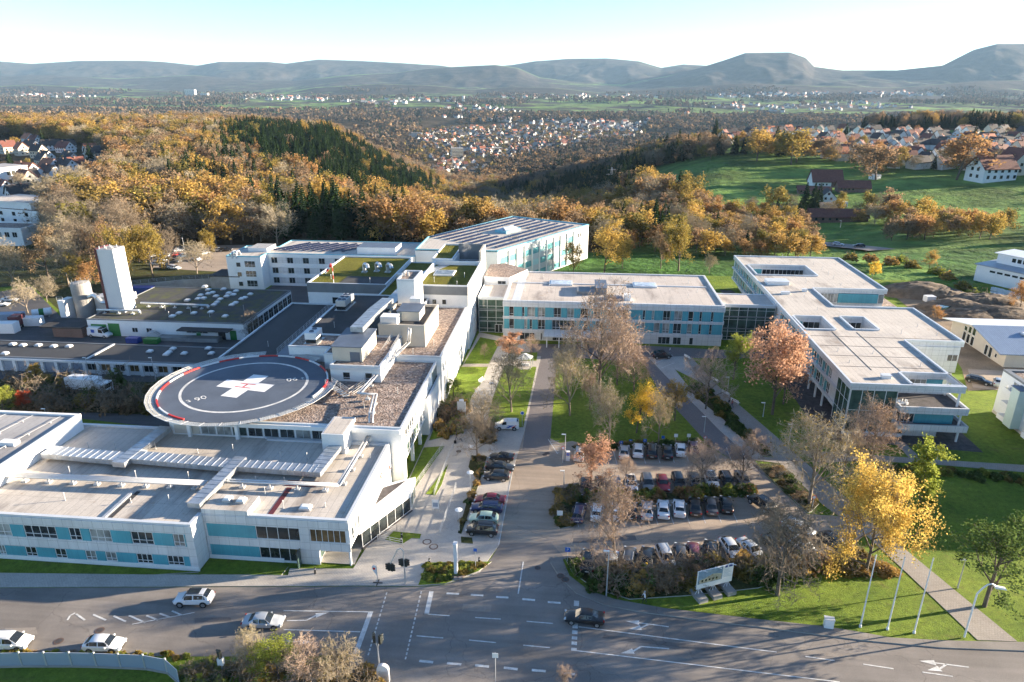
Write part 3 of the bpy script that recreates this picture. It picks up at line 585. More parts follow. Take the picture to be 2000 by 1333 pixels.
# roof gear of A
def duct(name, label, pts, w, h, z, m='metal', cat='air duct', ribs=True):
    """a sheet-metal air duct along PTS with standing seams"""
    o = thing(name, label, cat, (*pts[0], z)); mb = MB()
    for k, (a, c) in enumerate(zip(pts, pts[1:])):
        A_, C_ = Vector((*a, 0)), Vector((*c, 0)); d = (C_ - A_); L = d.length; rz = atan2(d.y, d.x); mid = (A_ + C_) / 2
        mb.obox((mid.x, mid.y, z + k * .004), (L + w * .96, w, h), rz)
        if ribs:
            for i in range(int(L / 1.05) + 1):
                q = A_ + d * min(1, (i + .3) * 1.05 / L); mb.obox((q.x, q.y, z - .02), (.07, w + .06, h + .07), rz)
    mb.build('casing', M[m], o); lg = MB()
    for a, c in zip(pts, pts[1:]):
        n = max(1, int(hypot(c[0] - a[0], c[1] - a[1]) / 3))
        for i in range(n + 1):
            q = (a[0] + (c[0] - a[0]) * i / n, a[1] + (c[1] - a[1]) * i / n); lg.box(q[0] - .05, q[1] - .05, z - .55, q[0] + .05, q[1] + .05, z)
    lg.build('support', M['steel'], o); return o
def pipes(label, pts, n, r, m='steel', gap=.32):
    o = thing('roof_pipe', label, 'pipe run', pts[0]); side = []
    for k in range(n):
        mb = MB(); off = (k - (n - 1) / 2) * gap; q = []
        for i, p in enumerate(pts):
            p = Vector(p); d = (Vector(pts[min(i + 1, len(pts) - 1)]) - Vector(pts[max(i - 1, 0)])); nn = Vector((-d.y, d.x, 0)); nn = nn.normalized() if nn.length > 1e-3 else Vector((1, 0, 0)); q.append(p + nn * off)
        mb.path(q, r, 8); mb.build('pipe', M[m], o, True)
    lg = MB()
    for a, c in zip(pts, pts[1:]):
        a, c = Vector(a), Vector(c); k = max(1, int((c - a).length / 3.2))
        if abs(c.z - a.z) > .5: continue
        for i in range(k): p = a.lerp(c, (i + .5) / k); lg.box(p.x - .08, p.y - .08, p.z - .75, p.x + .08, p.y + .08, p.z); lg.box(p.x - .35, p.y - .35, p.z - 1.05, p.x + .35, p.y + .35, p.z - .75)
    if lg.v: lg.build('bracket', M['steel'], o)
    return o
zr = 6.72
duct('air_duct', 'long ribbed air duct across the back of the front wing roof, longer arm', [(-75, 81.6), (-64.3, 80.9)], 2.4, .75, zr + .6)
duct('air_duct', 'ribbed duct climbing from the front wing roof towards the helipad', [(-63.4, 80), (-63, 89.3)], 1.9, .8, zr + .6)
duct('air_duct', 'ribbed duct in the middle of the front wing roof with a crossing branch', [(-61.6, 81.4), (-48.6, 80.6)], 2.3, .75, zr + .6)
duct('air_duct', 'sloping duct branch running towards the street over the front wing roof', [(-46.9, 81.5), (-47.4, 71.2)], 1.7, .7, zr + .7)
duct('air_duct', 'ribbed duct on the front wing nearest the entrance corner', [(-45.4, 80.6), (-34.9, 80.2), (-34.3, 89.2)], 2.0, .75, zr + .6)
pipes('pair of silver pipes crossing the front wing roof parallel to the street', [(-80, 75.2, zr + 1), (-48.6, 75.7, zr + 1)], 4, .13)
pipes('silver pipes turning the corner of the front wing roof and climbing over the gravel roof', [(-46, 76.6, zr + 1), (-30.6, 76.9, zr + 1), (-30.4, 91.5, zr + 1.2), (-30.6, 93, 10.6), (-31.8, 99.6, 10.6), (-34.6, 99.8, 10.6), (-33.2, 113, 10.9), (-31.4, 121.5, 11.6), (-31.2, 122, 14.4)], 2, .16, gap=.5)
for k, (s_, t_) in enumerate(((-43.8, 72.2), (-41.9, 72.1))): skylight(s_, t_, 7.62, 'small white skylight on the raised corner of the front wing roof', 1.1, 1.1, 0, 'skylights on the raised corner of the front wing')
skylight(-33.6, 72.6, zr, 'lone skylight box near the street edge of the front wing roof', 1.5, 1.1, 0, None)
def vent(x, y, z, label='thin vent pipe standing on a flat hospital roof', g='vent pipes on the flat roofs', h=.7, r=.05):
    o = thing('roof_vent', label, 'vent pipe', (x, y, z), 0, g); MB().lathe((0, 0, 0), [(r * 2.2, 0), (r * 2.2, .06), (r, .07), (r, h)], 8).lb('pipe', M['steel'], o); MB().lathe((0, 0, h), [(r * 1.7, 0), (r * 1.2, .1)], 8).lb('cap', M['steel'], o)
for x, y in ((-66, 71.5), (-57, 71.8), (-52, 72.3), (-70, 77.8), (-60, 77.6), (-52.5, 78), (-43, 78.5), (-39, 78.7), (-36.5, 72.4), (-31.2, 73.2), (-40.2, 75.2), (-62, 85.6), (-55, 85), (-50, 86), (-42, 84.5), (-38, 84.6), (-29, 86), (-68, 85), (-72, 84.6)): vent(x, y, zr, h=1.1 if (x * 7) % 2 < 1 else .6)
mb = MB().box(-58.6, 68.2, zr, -58.1, 74.2, zr + .16); mb.build('expansion_strip', M['steel'], A); MB().box(-57.9, 68.2, zr, -57.3, 74.4, zr + .015).build('walkway_mat', M['lead'], A); MB().box(-38.0, 71, zr, -37.3, 77.2, zr + .02).build('walkway_mat', M['dkred'], A); MB().box(-38.6, 77.6, zr, -34.2, 79.0, zr + .03).build('walkway_mat', M['dkred'], A)
tb = thing('hospital_wing', 'grey-roofed block at the far street end rising above the front wing', 'hospital wing', (-100, 80, 0))
b = MB(); par = MB(); cells(b, [(-160, 73.0, -77, 90.5)], [], 6.75, 9.2, 0, 1, par, .3, .5); b.build('wall', [M['white'], M['roof_grey']], tb); par.build('parapet', M['white'], tb)
for k in range(5): pipes('thin lightning rail crossing the grey roof of the street-end block', [(-100 + k * 4.6, 74, 9.45), (-98 + k * 4.6, 89.5, 9.45)], 1, .03)['group'] = 'lightning rails on the grey roof'
MB().box(-82.2, 80.2, 9.2, -79.8, 81.4, 9.75).build('roof_hatch', M['white'], tb)
# ---------------------------------------------------------------- B: gravel-roofed block behind it
B = thing('hospital_wing', 'three-storey block with gravel roof carrying the helipad', 'hospital wing', (-40, 100, 0))
b = MB(); par = MB(); cells(b, [(-62, 90.4, -25.2, 117.4)], [(-29.0, 92, -25.2, 113)], 0, 3.2); cells(b, [(-62, 90.4, -25.2, 117.4)], [], 3.2, 9.3, 0, 1, par, .22, .35)
b.build('wall', [M['white'], M['gravel']], B); par.build('parapet', M['coping'], B)
f = Fac((-62, 90.4), (-25.2, 90.4), B); fbox(f, 'fascia', 'white', 0, f.L - .2, 8.65, 9.32, 0, .5)
fbox(f, 'panel', 'beige', .4, 4.5, 7.0, 8.6, 0, .1)
for k in range(9): f.window(4.8 + k * 2.55, 7.1 + k * 2.55, 7.0, 8.6, 2, None, random.choice(['glass', 'glass_g', 'glass_c']), 0, 'frame_grey')
MB().box(-36.4, 86.8, 6.72, -33.0, 92.5, 9.9).build('stair_head', [M['white']], B); MB().box(-36.2, 87, 9.91, -33.2, 92.3, 9.93).build('stair_head_roof', M['roof'], B)
f = Fac((-25.2, 90.4), (-25.2, 117.4), B)
for a in (1.6, 3.0, 4.4, 5.8, 8.3, 11.6, 13.4, 15.5, 19.2): f.window(a, a + (1.1 if a < 7 else .7), 6.7, 8.4, 1, .3, None)
for a in (2.2, 3.8, 5.4, 7.0, 8.6): f.window(a, a + 1.5, 3.7, 5.6, 1, .3, 'glass_g')
for a in (12, 14.2, 16.4, 18.6): f.window(a, a + .8, 3.7, 5.4, 1, .3, None)
f.window(22.6, 26.6, .4, 9.0, 4, [.33, .66], 'glass_g', 0, 'frame_grey', name='glazed_stair')
for a in (1.0, 6.5, 12, 17.5, 22.2): MB().box(-25.75, 90.4 + a, 0, -25.25, 90.9 + a, 3.2).build('column', M['white'], B)
# ---------------------------------------------------------------- helipad
hc = Vector((-54.8, 101.2, 0)); HR = 13.6; HZ_ = 10.5
hp = thing('helipad', 'round raised rooftop helipad with white cross and red H', 'helipad', (hc.x, hc.y, 0))
M['deck'] = P('helipad_deck', (.085, .105, .14), .7, .14, .25, 5)
MB().lathe((hc.x, hc.y, 0), [(HR - .6, HZ_ - .9), (HR, HZ_ - .3), (HR, HZ_)], 72).build('deck', M['deck'], hp)
R_ = MB(); X = lambda a, r, z: (hc.x + r * cos(a), hc.y + r * sin(a), z)
for i in range(96):
    a, c = 2 * pi * i / 96, 2 * pi * (i + 1) / 96; R_.poly([X(a, 9.9, HZ_ + .012), X(a, 10.35, HZ_ + .012), X(c, 10.35, HZ_ + .012), X(c, 9.9, HZ_ + .012)])
R_.build('ring_marking', M['white_paint'], hp)
ax = radians(8)  # heading of the cross
def loc(x, y, rot, z): return (hc.x + x * cos(rot) - y * sin(rot), hc.y + x * sin(rot) + y * cos(rot), z)
cr = MB(); k0 = radians(-9)
for q in ([(-4.6, -1.5), (4.6, -1.5), (4.6, 1.5), (-4.6, 1.5)], [(-1.5, 1.5), (1.5, 1.5), (1.5, 4.6), (-1.5, 4.6)], [(-1.5, -4.6), (1.5, -4.6), (1.5, -1.5), (-1.5, -1.5)]): cr.poly([loc(x, y, k0, HZ_ + .014) for x, y in q])
M['cross'] = P('fresh_white_paint', (.78, .78, .78), .6, .04)
cr.build('cross_marking', M['cross'], hp)
h = MB()
for q in ([(-1.5, -.85), (1.5, -.85), (1.5, -.6), (-1.5, -.6)], [(-1.5, .6), (1.5, .6), (1.5, .85), (-1.5, .85)], [(-.15, -.6), (.15, -.6), (.15, .6), (-.15, .6)]): h.poly([loc(x, y, k0, HZ_ + .02) for x, y in q])
h.build('letter_marking', M['red'], hp)
def text(body, size, m, name, parent, loc, rot, ext=.01, align='CENTER'):
    cu = bpy.data.curves.new(name, 'FONT'); cu.body = body; cu.size = size; cu.extrude = ext; cu.align_x = align; cu.align_y = 'CENTER'
    to = bpy.data.objects.new('tmp_text', cu); COL.objects.link(to); dg = bpy.context.evaluated_depsgraph_get(); me = bpy.data.meshes.new_from_object(to.evaluated_get(dg)); bpy.data.objects.remove(to)
    me.materials.clear(); me.materials.append(m); me.name = name; o = link(name, me, parent, False); o.location = Vector(loc) - (ORG[parent.name] if parent and parent.type == 'EMPTY' else Vector((0, 0, 0))); o.rotation_euler = rot; return o
for u, v, rz in ((384, 780, pi), (577, 741, 0)):
    x, y = G(u, v, HZ_); text('06 t', 1.9, M['white_paint'], 'text_marking', hp, (x, y, HZ_ + .02), (0, 0, atan2(y - hc.y, x - hc.x)))
M['rim_white'] = P('rim_white_paint', (.7, .7, .7), .5, .05)
for i in range(24):
    a, c = 2 * pi * (i - 3) / 24 , 2 * pi * (i - 2) / 24
    if not (-.3 < sin((a + c) / 2) or cos((a + c) / 2) < -.3): continue
    e = MB()
    for k in range(4):
        p, q = a + (c - a) * k / 4, a + (c - a) * (k + 1) / 4; e.hexa([X(p, HR - .2, HZ_), X(p, HR + .05, HZ_), X(q, HR + .05, HZ_), X(q, HR - .2, HZ_), X(p, HR - .2, HZ_ + .22), X(p, HR + .05, HZ_ + .22), X(q, HR + .05, HZ_ + .22), X(q, HR - .2, HZ_ + .22)])
    e.build('rim_segment', M['red'] if i % 2 else M['rim_white'], hp)
m, nt, bs = newmat('net_mesh'); bs.inputs['Base Color'].default_value = (.5, .5, .47, 1); f_, c_ = grid_lines(nt, 0, 1, .28, .28, .06); tr_ = nt.nodes.new('ShaderNodeBsdfTransparent'); mx = nt.nodes.new('ShaderNodeMixShader'); lk(nt, f_, mx.inputs[0]); lk(nt, tr_.outputs[0], mx.inputs[1]); lk(nt, bs.outputs[0], mx.inputs[2]); lk(nt, mx.outputs[0], nt.nodes['Material Output'].inputs[0]); M['net'] = m
N = MB(); N2 = MB(); fr = MB()
for i in range(32):
    a, c = 2 * pi * i / 32, 2 * pi * (i + 1) / 32
    if i in (7, 8, 1, 2, 3, 4): continue
    (N2 if i in (5, 6) else N).poly([X(a, HR + .05, HZ_ - .05), X(a, HR + 1.7, HZ_ + .25), X(c, HR + 1.7, HZ_ + .25), X(c, HR + .05, HZ_ - .05)])
    fr.tube(X(a, HR, HZ_ - .05), X(a, HR + 1.7, HZ_ + .25), .05, n=5)
    for r, z in ((.6, .05), (1.15, .15), (1.72, .26)): fr.tube(X(a, HR + r, HZ_ + z), X(c, HR + r, HZ_ + z), .04, n=5)
N.build('safety_net', M['net'], hp); N2.build('safety_net', M['net'], hp); fr.build('net_frame', M['steel'], hp)
for a in (radians(-72), radians(-40), radians(0), radians(40), radians(110), radians(160), radians(215), radians(250)):
    p = X(a, HR - 1.6, 0); zb = 9.3 if p[0] > -61.5 and 90.5 < p[1] < 117 else (6.7 if p[1] < 92 else 0); MB().box(p[0] - .25, p[1] - .25, zb, p[0] + .25, p[1] + .25, HZ_ - .6).build('support', M['white'], hp)
# walkway from the pad to the main block and the stair down to the gravel roof
def railing(mb, a, b, h=1.05, n=None, mid=2):
    a, b = Vector(a), Vector(b); L = (b - a).length; n = n or max(1, int(L / 1.8)); up = Vector((0, 0, 1))
    for i in range(n + 1): p = a.lerp(b, i / n); mb.tube(p, p + up * h, .035, n=5)
    for k in range(mid + 1): z = h * (k + 1) / (mid + 1); mb.tube(a + up * z, b + up * z, .03, n=5)
wk = thing('walkway', 'grey elevated walkway with double railings leading back from the helipad', 'walkway', (-54, 116, 0))
MB().box(-55.6, 114.2, 10.3, -52.6, 146, 10.48).build('deck', M['metal_dark'], wk)
for x in (-55.5, -52.7): r = MB(); railing(r, (x, 116, 10.48), (x, 146, 10.48)); r.build('railing', M['steel'], wk)
for y in (120, 128, 136, 144): MB().box(-54.9, y, 6.4, -53.3, y + .3, 10.3).build('support', M['steel'], wk)
st = thing('roof_stair', 'steel stair from the helipad down to a railed walkway on the gravel roof', 'stair', (-40, 104, 0))
x0 = Vector(X(radians(8), HR + .4, HZ_)); x1 = Vector((-37.4, 101.2, 9.5)); s_ = MB()
for i in range(7): p = x0.lerp(x1, i / 6); s_.obox((p.x, p.y, p.z - .1), (.5, 1.2, .06), radians(-45))
s_.build('tread', M['steel'], st); r = MB(); railing(r, x0 + Vector((.4, .5, 0)), x1 + Vector((.4, .5, 0))); railing(r, x0 - Vector((.4, .5, 0)), x1 - Vector((.4, .5, 0)))
railing(r, (-37, 101.6, 9.35), (-35.8, 106.4, 9.35)); railing(r, (-36.2, 101, 9.35), (-34.8, 106.2, 9.35)); railing(r, (-35.8, 106.4, 9.35), (-34.6, 122, 12.5)); railing(r, (-34.4, 106.2, 9.35), (-33.0, 122, 12.5)); r.build('railing', M['steel'], st)
ram = MB(); ram.hexa([(-35.7, 106.4, 9.3), (-34.4, 106.2, 9.3), (-33.1, 122, 12.4), (-34.6, 122, 12.4), (-35.7, 106.4, 9.42), (-34.4, 106.2, 9.42), (-33.1, 122, 12.5), (-34.6, 122, 12.5)]); ram.build('ramp', M['metal_dark'], st)
rb_ = thing('fire_box', 'red fire-fighting cabinet beside the helipad walkway', 'fire cabinet', (-51.9, 121, 10.5)); MB().box(-.55, -.4, 0, .55, .4, 1.3).lb('body', M['red'], rb_); MB().box(-.5, -.43, .1, .5, -.405, 1.2).lb('door', M['red'], rb_); MB().box(-.4, -.3, -4, -.3, -.2, 0).box(.3, -.3, -4, .4, -.2, 0).lb('support', M['steel'], rb_)
# ---------------------------------------------------------------- C: main block
Cm = thing('hospital_wing', 'tall white main block with stepped roofs and long sunlit side wall', 'hospital wing', (-35, 140, 0))
def vol(rects, z0, z1, top, side='white', ph=.25, pw=.35, parm='coping', parent=None, name='wall', holes=[]):
    b = MB(); par = MB(); cells(b, rects, holes, z0, z1, 0, 1, par if ph else None, ph, pw); b.build(name, [M[side], M[top]], parent or Cm)
    if ph: par.build('parapet', M[parm], parent or Cm)
vol([(-33, 117.5, -24.3, 148.6)], 0, 10.2, 'gravel'); vol([(-30, 106, -24.6, 117.4)], 0, 6.6, 'lead')
vol([(-42.0, 107.2, -33.02, 112.4), (-45, 112.4, -33.02, 115.6), (-53, 115.6, -33.02, 122.4)], 9.32, 12.2, 'gravel', ph=.18); vol([(-53, 122.42, -33.02, 150)], 0, 12.2, 'lead', 'grey_clad', .18)
vol([(-37.6, 122.8, -28.4, 136.4)], 10.2, 14.2, 'lead', 'beige', .5, .3, 'beige')
vol([(-36.2, 148.62, -23.9, 172)], 0, 14.4, 'sedum', ph=1.1, pw=.3, parm='white'); fx = Fac((-36.2, 148.62), (-23.9, 148.62), Cm); fbox(fx, 'grey_fascia', 'grey_clad', .05, fx.L - .05, 13.2, 15.2, 0, .08)
for a in (.8, 3.9, 6.2): fx.window(a, a + 1.0, 10.9, 12.1, 1, None, None)
vol([(-66.5, 160, -46.3, 189)], 0, 11.7, 'sedum', ph=.35, parm='coping'); fx = Fac((-66.5, 160), (-46.3, 160), Cm); fbox(fx, 'dark_fascia', 'grey_clad', 0, fx.L, 9.6, 12.0, 0, .12); fbox(fx, 'white_band', 'white', 0, fx.L, 8.4, 9.6, 0, .1)
for a in (6.2, 10.4, 12.2, 15.6, 17.6): fx.window(a, a + 1.6, 6.7, 8.4, 1, None, 'glass', 0, 'frame_grey')
vol([(-46.28, 150.2, -36.22, 186)], 0, 11.2, 'sedum', 'grey_clad', .25); MB().box(-58.5, 161.5, 11.71, -47, 168, 11.78).build('dark_roof_field', M['lead'], Cm)
vol([(-37.4, 137.6, -33.6, 145.4)], 10.2, 19.4, 'gravel', ph=.3, parent=Cm, name='tower_wall')
vol([(-37, 172.1, -31.5, 190)], 0, 15.6, 'sedum', ph=.4, pw=.3); vol([(-31.4, 172.1, -24.0, 181)], 0, 13.5, 'lead'); MB().box(-31.4, 181.02, 0, -24, 181.5, 18).build('screen_wall', M['grey_clad'], Cm); MB().box(-24.6, 172.2, 13.5, -24.03, 181, 18.01).build('screen_wall', M['beige'], Cm); MB().box(-31.45, 172.2, 13.5, -31.2, 181, 15.5).build('screen_wall', M['white'], Cm)
vol([(-71, 122, -53.1, 159.9)], 0, 6.4, 'roof_dark', 'grey_clad', .3); vol([(-72, 178, -66.6, 190)], 0, 6, 'lead', 'white', .2)
# courts and light wells sunk in the green roofs
MB().box(-34.4, 160.5, 14.42, -29.4, 165.2, 14.75).build('skylight_curb', M['white'], Cm); MB().box(-34.1, 160.8, 14.76, -29.7, 164.9, 14.8).build('skylight_glass', M['glass_c'], Cm)
f = Fac((-24.3, 117.5), (-24.3, 148.6), Cm)
for a in np.arange(1.2, 30, 2.6): f.window(a, a + (.6 if int(a * 3) % 2 else 1.1), 7.0, 8.6, 1, None, 'glass_c')
for a in np.arange(2.0, 30, 3.4): f.window(a, a + .7, 3.8, 5.6, 1, None, 'glass_c')
f.window(3.5, 6.5, .2, 2.6, 2, None, 'glass', name='glazed_door')
f = Fac((-23.9, 148.7), (-23.9, 172), Cm)
for z in (11.0, 7.2, 3.6):
    for a in np.arange(1.2, 22, 3.1): f.window(a, a + .8, z, z + 1.6, 1, None, 'glass_c')
f = Fac((-42, 107.2), (-33.0, 107.2), Cm)
for a in (2.2, 6.2): f.window(a, a + 1.3, 9.7, 11.1, 1, .25, 'glass')
fbox(f, 'eaves_trim', 'coping', 0, f.L, 11.55, 12.0, 0, .18)
ph_ = thing('plant_room', 'beige rooftop plant room with blue-grey metal roof behind the helipad', 'plant room', (-39.5, 112, 12.2))
MB().box(-42.2, 109.4, 12.2, -36.8, 118.4, 14.9, 0).build('wall', M['beige'], ph_); q = MB(); q.hexa([(-42.4, 109.2, 14.9), (-36.6, 109.2, 14.9), (-36.6, 118.6, 15.1), (-42.4, 118.6, 15.1), (-42.4, 109.2, 15.05), (-36.6, 109.2, 15.05), (-36.6, 118.6, 15.3), (-42.4, 118.6, 15.3)]); q.build('roof', M['metal_dark'], ph_)
MB().box(-39.0, 109.35, 12.25, -37.2, 109.39, 14.0).build('door', M['metal_dark'], ph_); MB().box(-36.79, 113.5, 12.25, -36.75, 115, 13.9).build('door', M['blue_grey'], ph_)
p2_ = thing('plant_room', 'beige plant room with dark blue roof on the walled upper roof', 'plant room', (-32, 128, 14.2)); MB().box(-34.6, 126.4, 14.22, -30.2, 131.5, 16.2).build('wall', M['beige'], p2_); MB().box(-34.8, 126.2, 16.2, -30, 131.7, 16.35).build('roof', M['metal_dark'], p2_)
p3_ = thing('air_handling_unit', 'white louvred unit at the edge of the walled upper roof', 'air handling unit', (-35.5, 124.6, 14.2)); MB().box(-37.3, 123.4, 14.25, -34, 125.9, 16).build('casing', M['white'], p3_); MB().box(-37.0, 123.35, 14.5, -34.3, 123.39, 15.7).build('louvre', M['coping'], p3_)
p4_ = thing('air_handling_unit', 'white upright cabinet at the foot of the white roof tower', 'air handling unit', (-33, 136.6, 14.2)); MB().box(-33.5, 132.6, 14.22, -31.2, 134.6, 16.9).build('casing', M['white'], p4_); MB().box(-33.6, 132.5, 16.9, -31.1, 134.7, 17).build('lid', M['coping'], p4_)
for i, (x, y, z, lab) in enumerate(((-49.2, 118.9, 12.2, 'white roof chiller with open sides beside the helipad walkway'), (-50.3, 141, 12.2, 'grey chiller with six fans beside the elevated walkway'))):
    o = thing('chiller', lab, 'chiller', (x, y, z)); L_ = 3.4 if i == 0 else 6; MB().box(-1.1, -L_ / 2, .9, 1.1, L_ / 2, 2.2).lb('casing', M['white'] if i == 0 else M['steel'], o); MB().box(-1.0, -L_ / 2 + .1, .1, 1.0, L_ / 2 - .1, .88).lb('coil', M['glass'], o); MB().box(-1.4, -L_ / 2 - .3, 0, 1.4, L_ / 2 + .3, .1).lb('base', M['steel'], o)
    for k in range(2 if i == 0 else 6):
        fx_, fy_ = ((0, -.8 + 1.6 * k) if i == 0 else (-.5 + (k % 2), -2 + 2 * (k // 2))); MB().lathe((fx_, fy_, 2.2), [(.45, 0), (.45, .2), (.36, .2), (.34, .05)], 14).lb('fan', M['metal_dark'], o)
duct('air_duct', 'wide silver duct bending over the roof behind the plant room', [(-39.6, 117), (-39.4, 127), (-38.8, 133.4)], 2.4, 1.0, 15.4); duct('air_duct', 'ribbed silver duct rising past the white roof tower to the green roof', [(-39.3, 139), (-39.0, 158), (-33.8, 171)], 2.6, 1.4, 13.0, 'metal'); duct('air_duct', 'short silver duct lying across the green roof', [(-44.5, 167.5), (-39.5, 167.2)], 1.6, .9, 12.0)
for i, (x, y) in enumerate(((-55.4, 172.3), (-52.4, 173.5), (-49.2, 172.8))):
    o = thing('duct_elbow', ['gooseneck duct on the green roof nearest the windsock', 'twin-headed duct in the middle of the green roof', 'drooping duct outlet on the green roof edge'][i], 'air duct', (x, y, 11.7)); e = MB(); e.path([(0, 0, 0), (0, 0, 1.8), (.4, -.5, 2.4), (1.2, -1.2, 2.3), (1.6, -1.8, 1.5)], .5, 8); e.lb('casing', M['metal'], o); MB().box(-.7, -.7, 0, .7, .7, .3).lb('base', M['metal'], o)
sh_ = MB()
for k in range(2): sh_.box(-36.9 + k * .9, 141.2, 19.4, -36.5 + k * .9, 141.6, 20.3)
sh_.build('tower_vent', M['steel'], Cm)
ws = thing('windsock', 'red and white windsock on a striped mast at the green roof edge', 'windsock', (-59.8, 160.6, 11.9)); 
for k in range(5): MB().tube((0, 0, k * 1.0), (0, 0, (k + 1) * 1.0), .11, n=8).lb('mast_band', M['red'] if k % 2 else M['rim_white'], ws)
for k in range(4):
    a = Vector((-.15 - k * .45, 0, 4.7 - k * .55)); c_ = Vector((-.15 - (k + 1) * .45, 0, 4.7 - (k + 1) * .55)); MB().tube(a, c_, .42 - k * .06, .36 - k * .06, 10).lb('sock_band', M['rim_white'] if k % 2 else M['red'], ws)
for x, y, z in ((-27, 152, 14.4), (-26.5, 160, 14.4), (-33, 155, 14.4), (-30, 119, 10.2), (-27, 124, 10.2), (-48, 127, 12.2), (-62, 165, 11.7), (-51, 162.4, 11.75), (-64, 130, 6.4), (-60, 140, 6.4), (-42, 104, 9.3), (-33, 97, 9.3), (-29, 103, 9.3), (-45, 96, 9.3)): vent(x, y, z, h=1.1)
# ---------------------------------------------------------------- D: turquoise pavilion, glass links
D = thing('hospital_pavilion', 'long turquoise three-storey pavilion with flat roof facing the car park', 'hospital pavilion', (10, 160, 0))
b = MB(); par = MB(); cells(b, [(-16.6, 156.1, 35.5, 184)], [], 0, 9.75, 0, 1, par, .28, .5); b.build('wall', [M['clad_s'], M['roof_pink']], D); par.build('parapet', M['clad_s'], D)
f = Fac((-16.6, 156.1), (35.5, 156.1), D); U = lambda x: 960 + x / 3.448
for z0, z1, o in ((8.55, 9.7, .3), (5.45, 6.1, .3), (2.0, 2.9, .3)): fbox(f, 'spandrel', 'clad_s', -.1, f.L + .1, z0, z1, 0, o)
def row(f, z0, z1, xs, umap, tm='turq', tr=.25, o=.2, a_end=None, skip=()):
    last = .2
    for x0, x1 in xs:
        a0, a1 = f.a_of(umap(x0), (z0 + z1) / 2), f.a_of(umap(x1), (z0 + z1) / 2); n = max(1, round((a1 - a0) / .95))
        if a0 - last > .3: fbox(f, 'turquoise_panel', tm, last, a0 - .05, z0, z1, 0, o)
        f.window(a0, a1, z0 + .03, z1 - .03, n, tr); last = a1 + .05
    e = a_end or f.L - .2
    if e - last > .3: fbox(f, 'turquoise_panel', tm, last, e, z0, z1, 0, o)
row(f, 6.1, 8.55, [(120, 150), (207, 221), (243, 292), (313, 360), (420, 468), (510, 555), (600, 650), (690, 735), (780, 822), (880, 920), (1018, 1034), (1080, 1095), (1155, 1203), (1230, 1283), (1325, 1358), (1400, 1416), (1477, 1493)], U)
row(f, 2.9, 5.45, [(120, 152), (222, 239), (258, 273), (313, 360), (408, 560), (620, 650), (700, 745), (800, 845), (870, 915), (1012, 1028), (1092, 1130), (1150, 1195), (1222, 1275), (1316, 1348), (1393, 1409), (1465, 1481)], U)
for x0, x1 in ((140, 150), (190, 290), (330, 340), (410, 560), (620, 700), (760, 860), (1120, 1200), (1220, 1275), (1330, 1356)): a0, a1 = f.a_of(U(x0), 1), f.a_of(U(x1), 1); f.window(a0, a1, .15, 1.95, max(1, round((a1 - a0) / 1.1)), None)
fe = Fac((35.5, 156.1), (35.5, 184), D)
for z0, z1 in ((8.55, 9.7), (5.45, 6.1), (2.0, 2.9)): fbox(fe, 'spandrel', 'clad_t', .32, fe.L, z0, z1, 0, .25)
MB().box(-6.6, 150.9, 2.75, 7.2, 156.3, 3.0).build('entrance_canopy', M['clad_s'], D)
for x in (-5.8, -2.9, 2.5, 6.2): MB().box(x - .12, 151.3, 0, x + .12, 151.55, 2.75).build('column', M['white'], D)
M['rl_glass'] = glass('pale_rooflight_glass', (.42, .48, .55), .15)
for i, x in enumerate((-3.2, 18.4)):
    o = thing('rooflight', ['glazed roof light in the pavilion roof beside the dark plant block', 'glazed roof light in the pavilion roof nearest the glass link'][i], 'roof light', (x, 173, 9.75)); MB().box(-3, -2.1, 0, 3, 2.1, .35).lb('curb', M['coping'], o); MB().box(-2.6, -1.8, .36, 2.6, 1.8, .42).lb('glazing', M['rl_glass'], o)
o = thing('plant_room', 'dark grey plant block standing on the pavilion roof', 'plant room', (4, 168, 9.75)); MB().box(-3.0, -5, 0, 1.5, -.4, .9).lb('low_part', M['grey_clad'], o); MB().box(1.55, -4.2, 0, 4.3, 3.5, 1.6).lb('wall', M['grey_clad'], o); MB().box(1.45, -4.3, 1.6, 4.4, 3.6, 1.72).lb('roof', M['metal_dark'], o)
o = thing('roof_unit', 'white box unit with a dark sheet roof on the pavilion roof edge', 'roof unit', (12.6, 160.2, 9.75)); MB().box(-5, -1.6, 0, -.5, 1.6, .5).lb('lid', M['metal_dark'], o); MB().box(-.2, -1, 0, 1.3, .9, 1.4).lb('casing', M['white'], o)
for x, y in ((-12, 165), (-6, 165), (24, 177), (30, 176), (-8, 178), (16, 178), (28, 163), (31, 168), (10, 179)): vent(x, y, 9.75, h=.9)
MB().box(-16, 172.5, 9.76, 34, 172.9, 9.95).build('roof_upstand', M['coping'], D); MB().box(-14.6, 157.4, 9.755, -12.6, 181, 9.77).build('gutter', M['coping'], D)
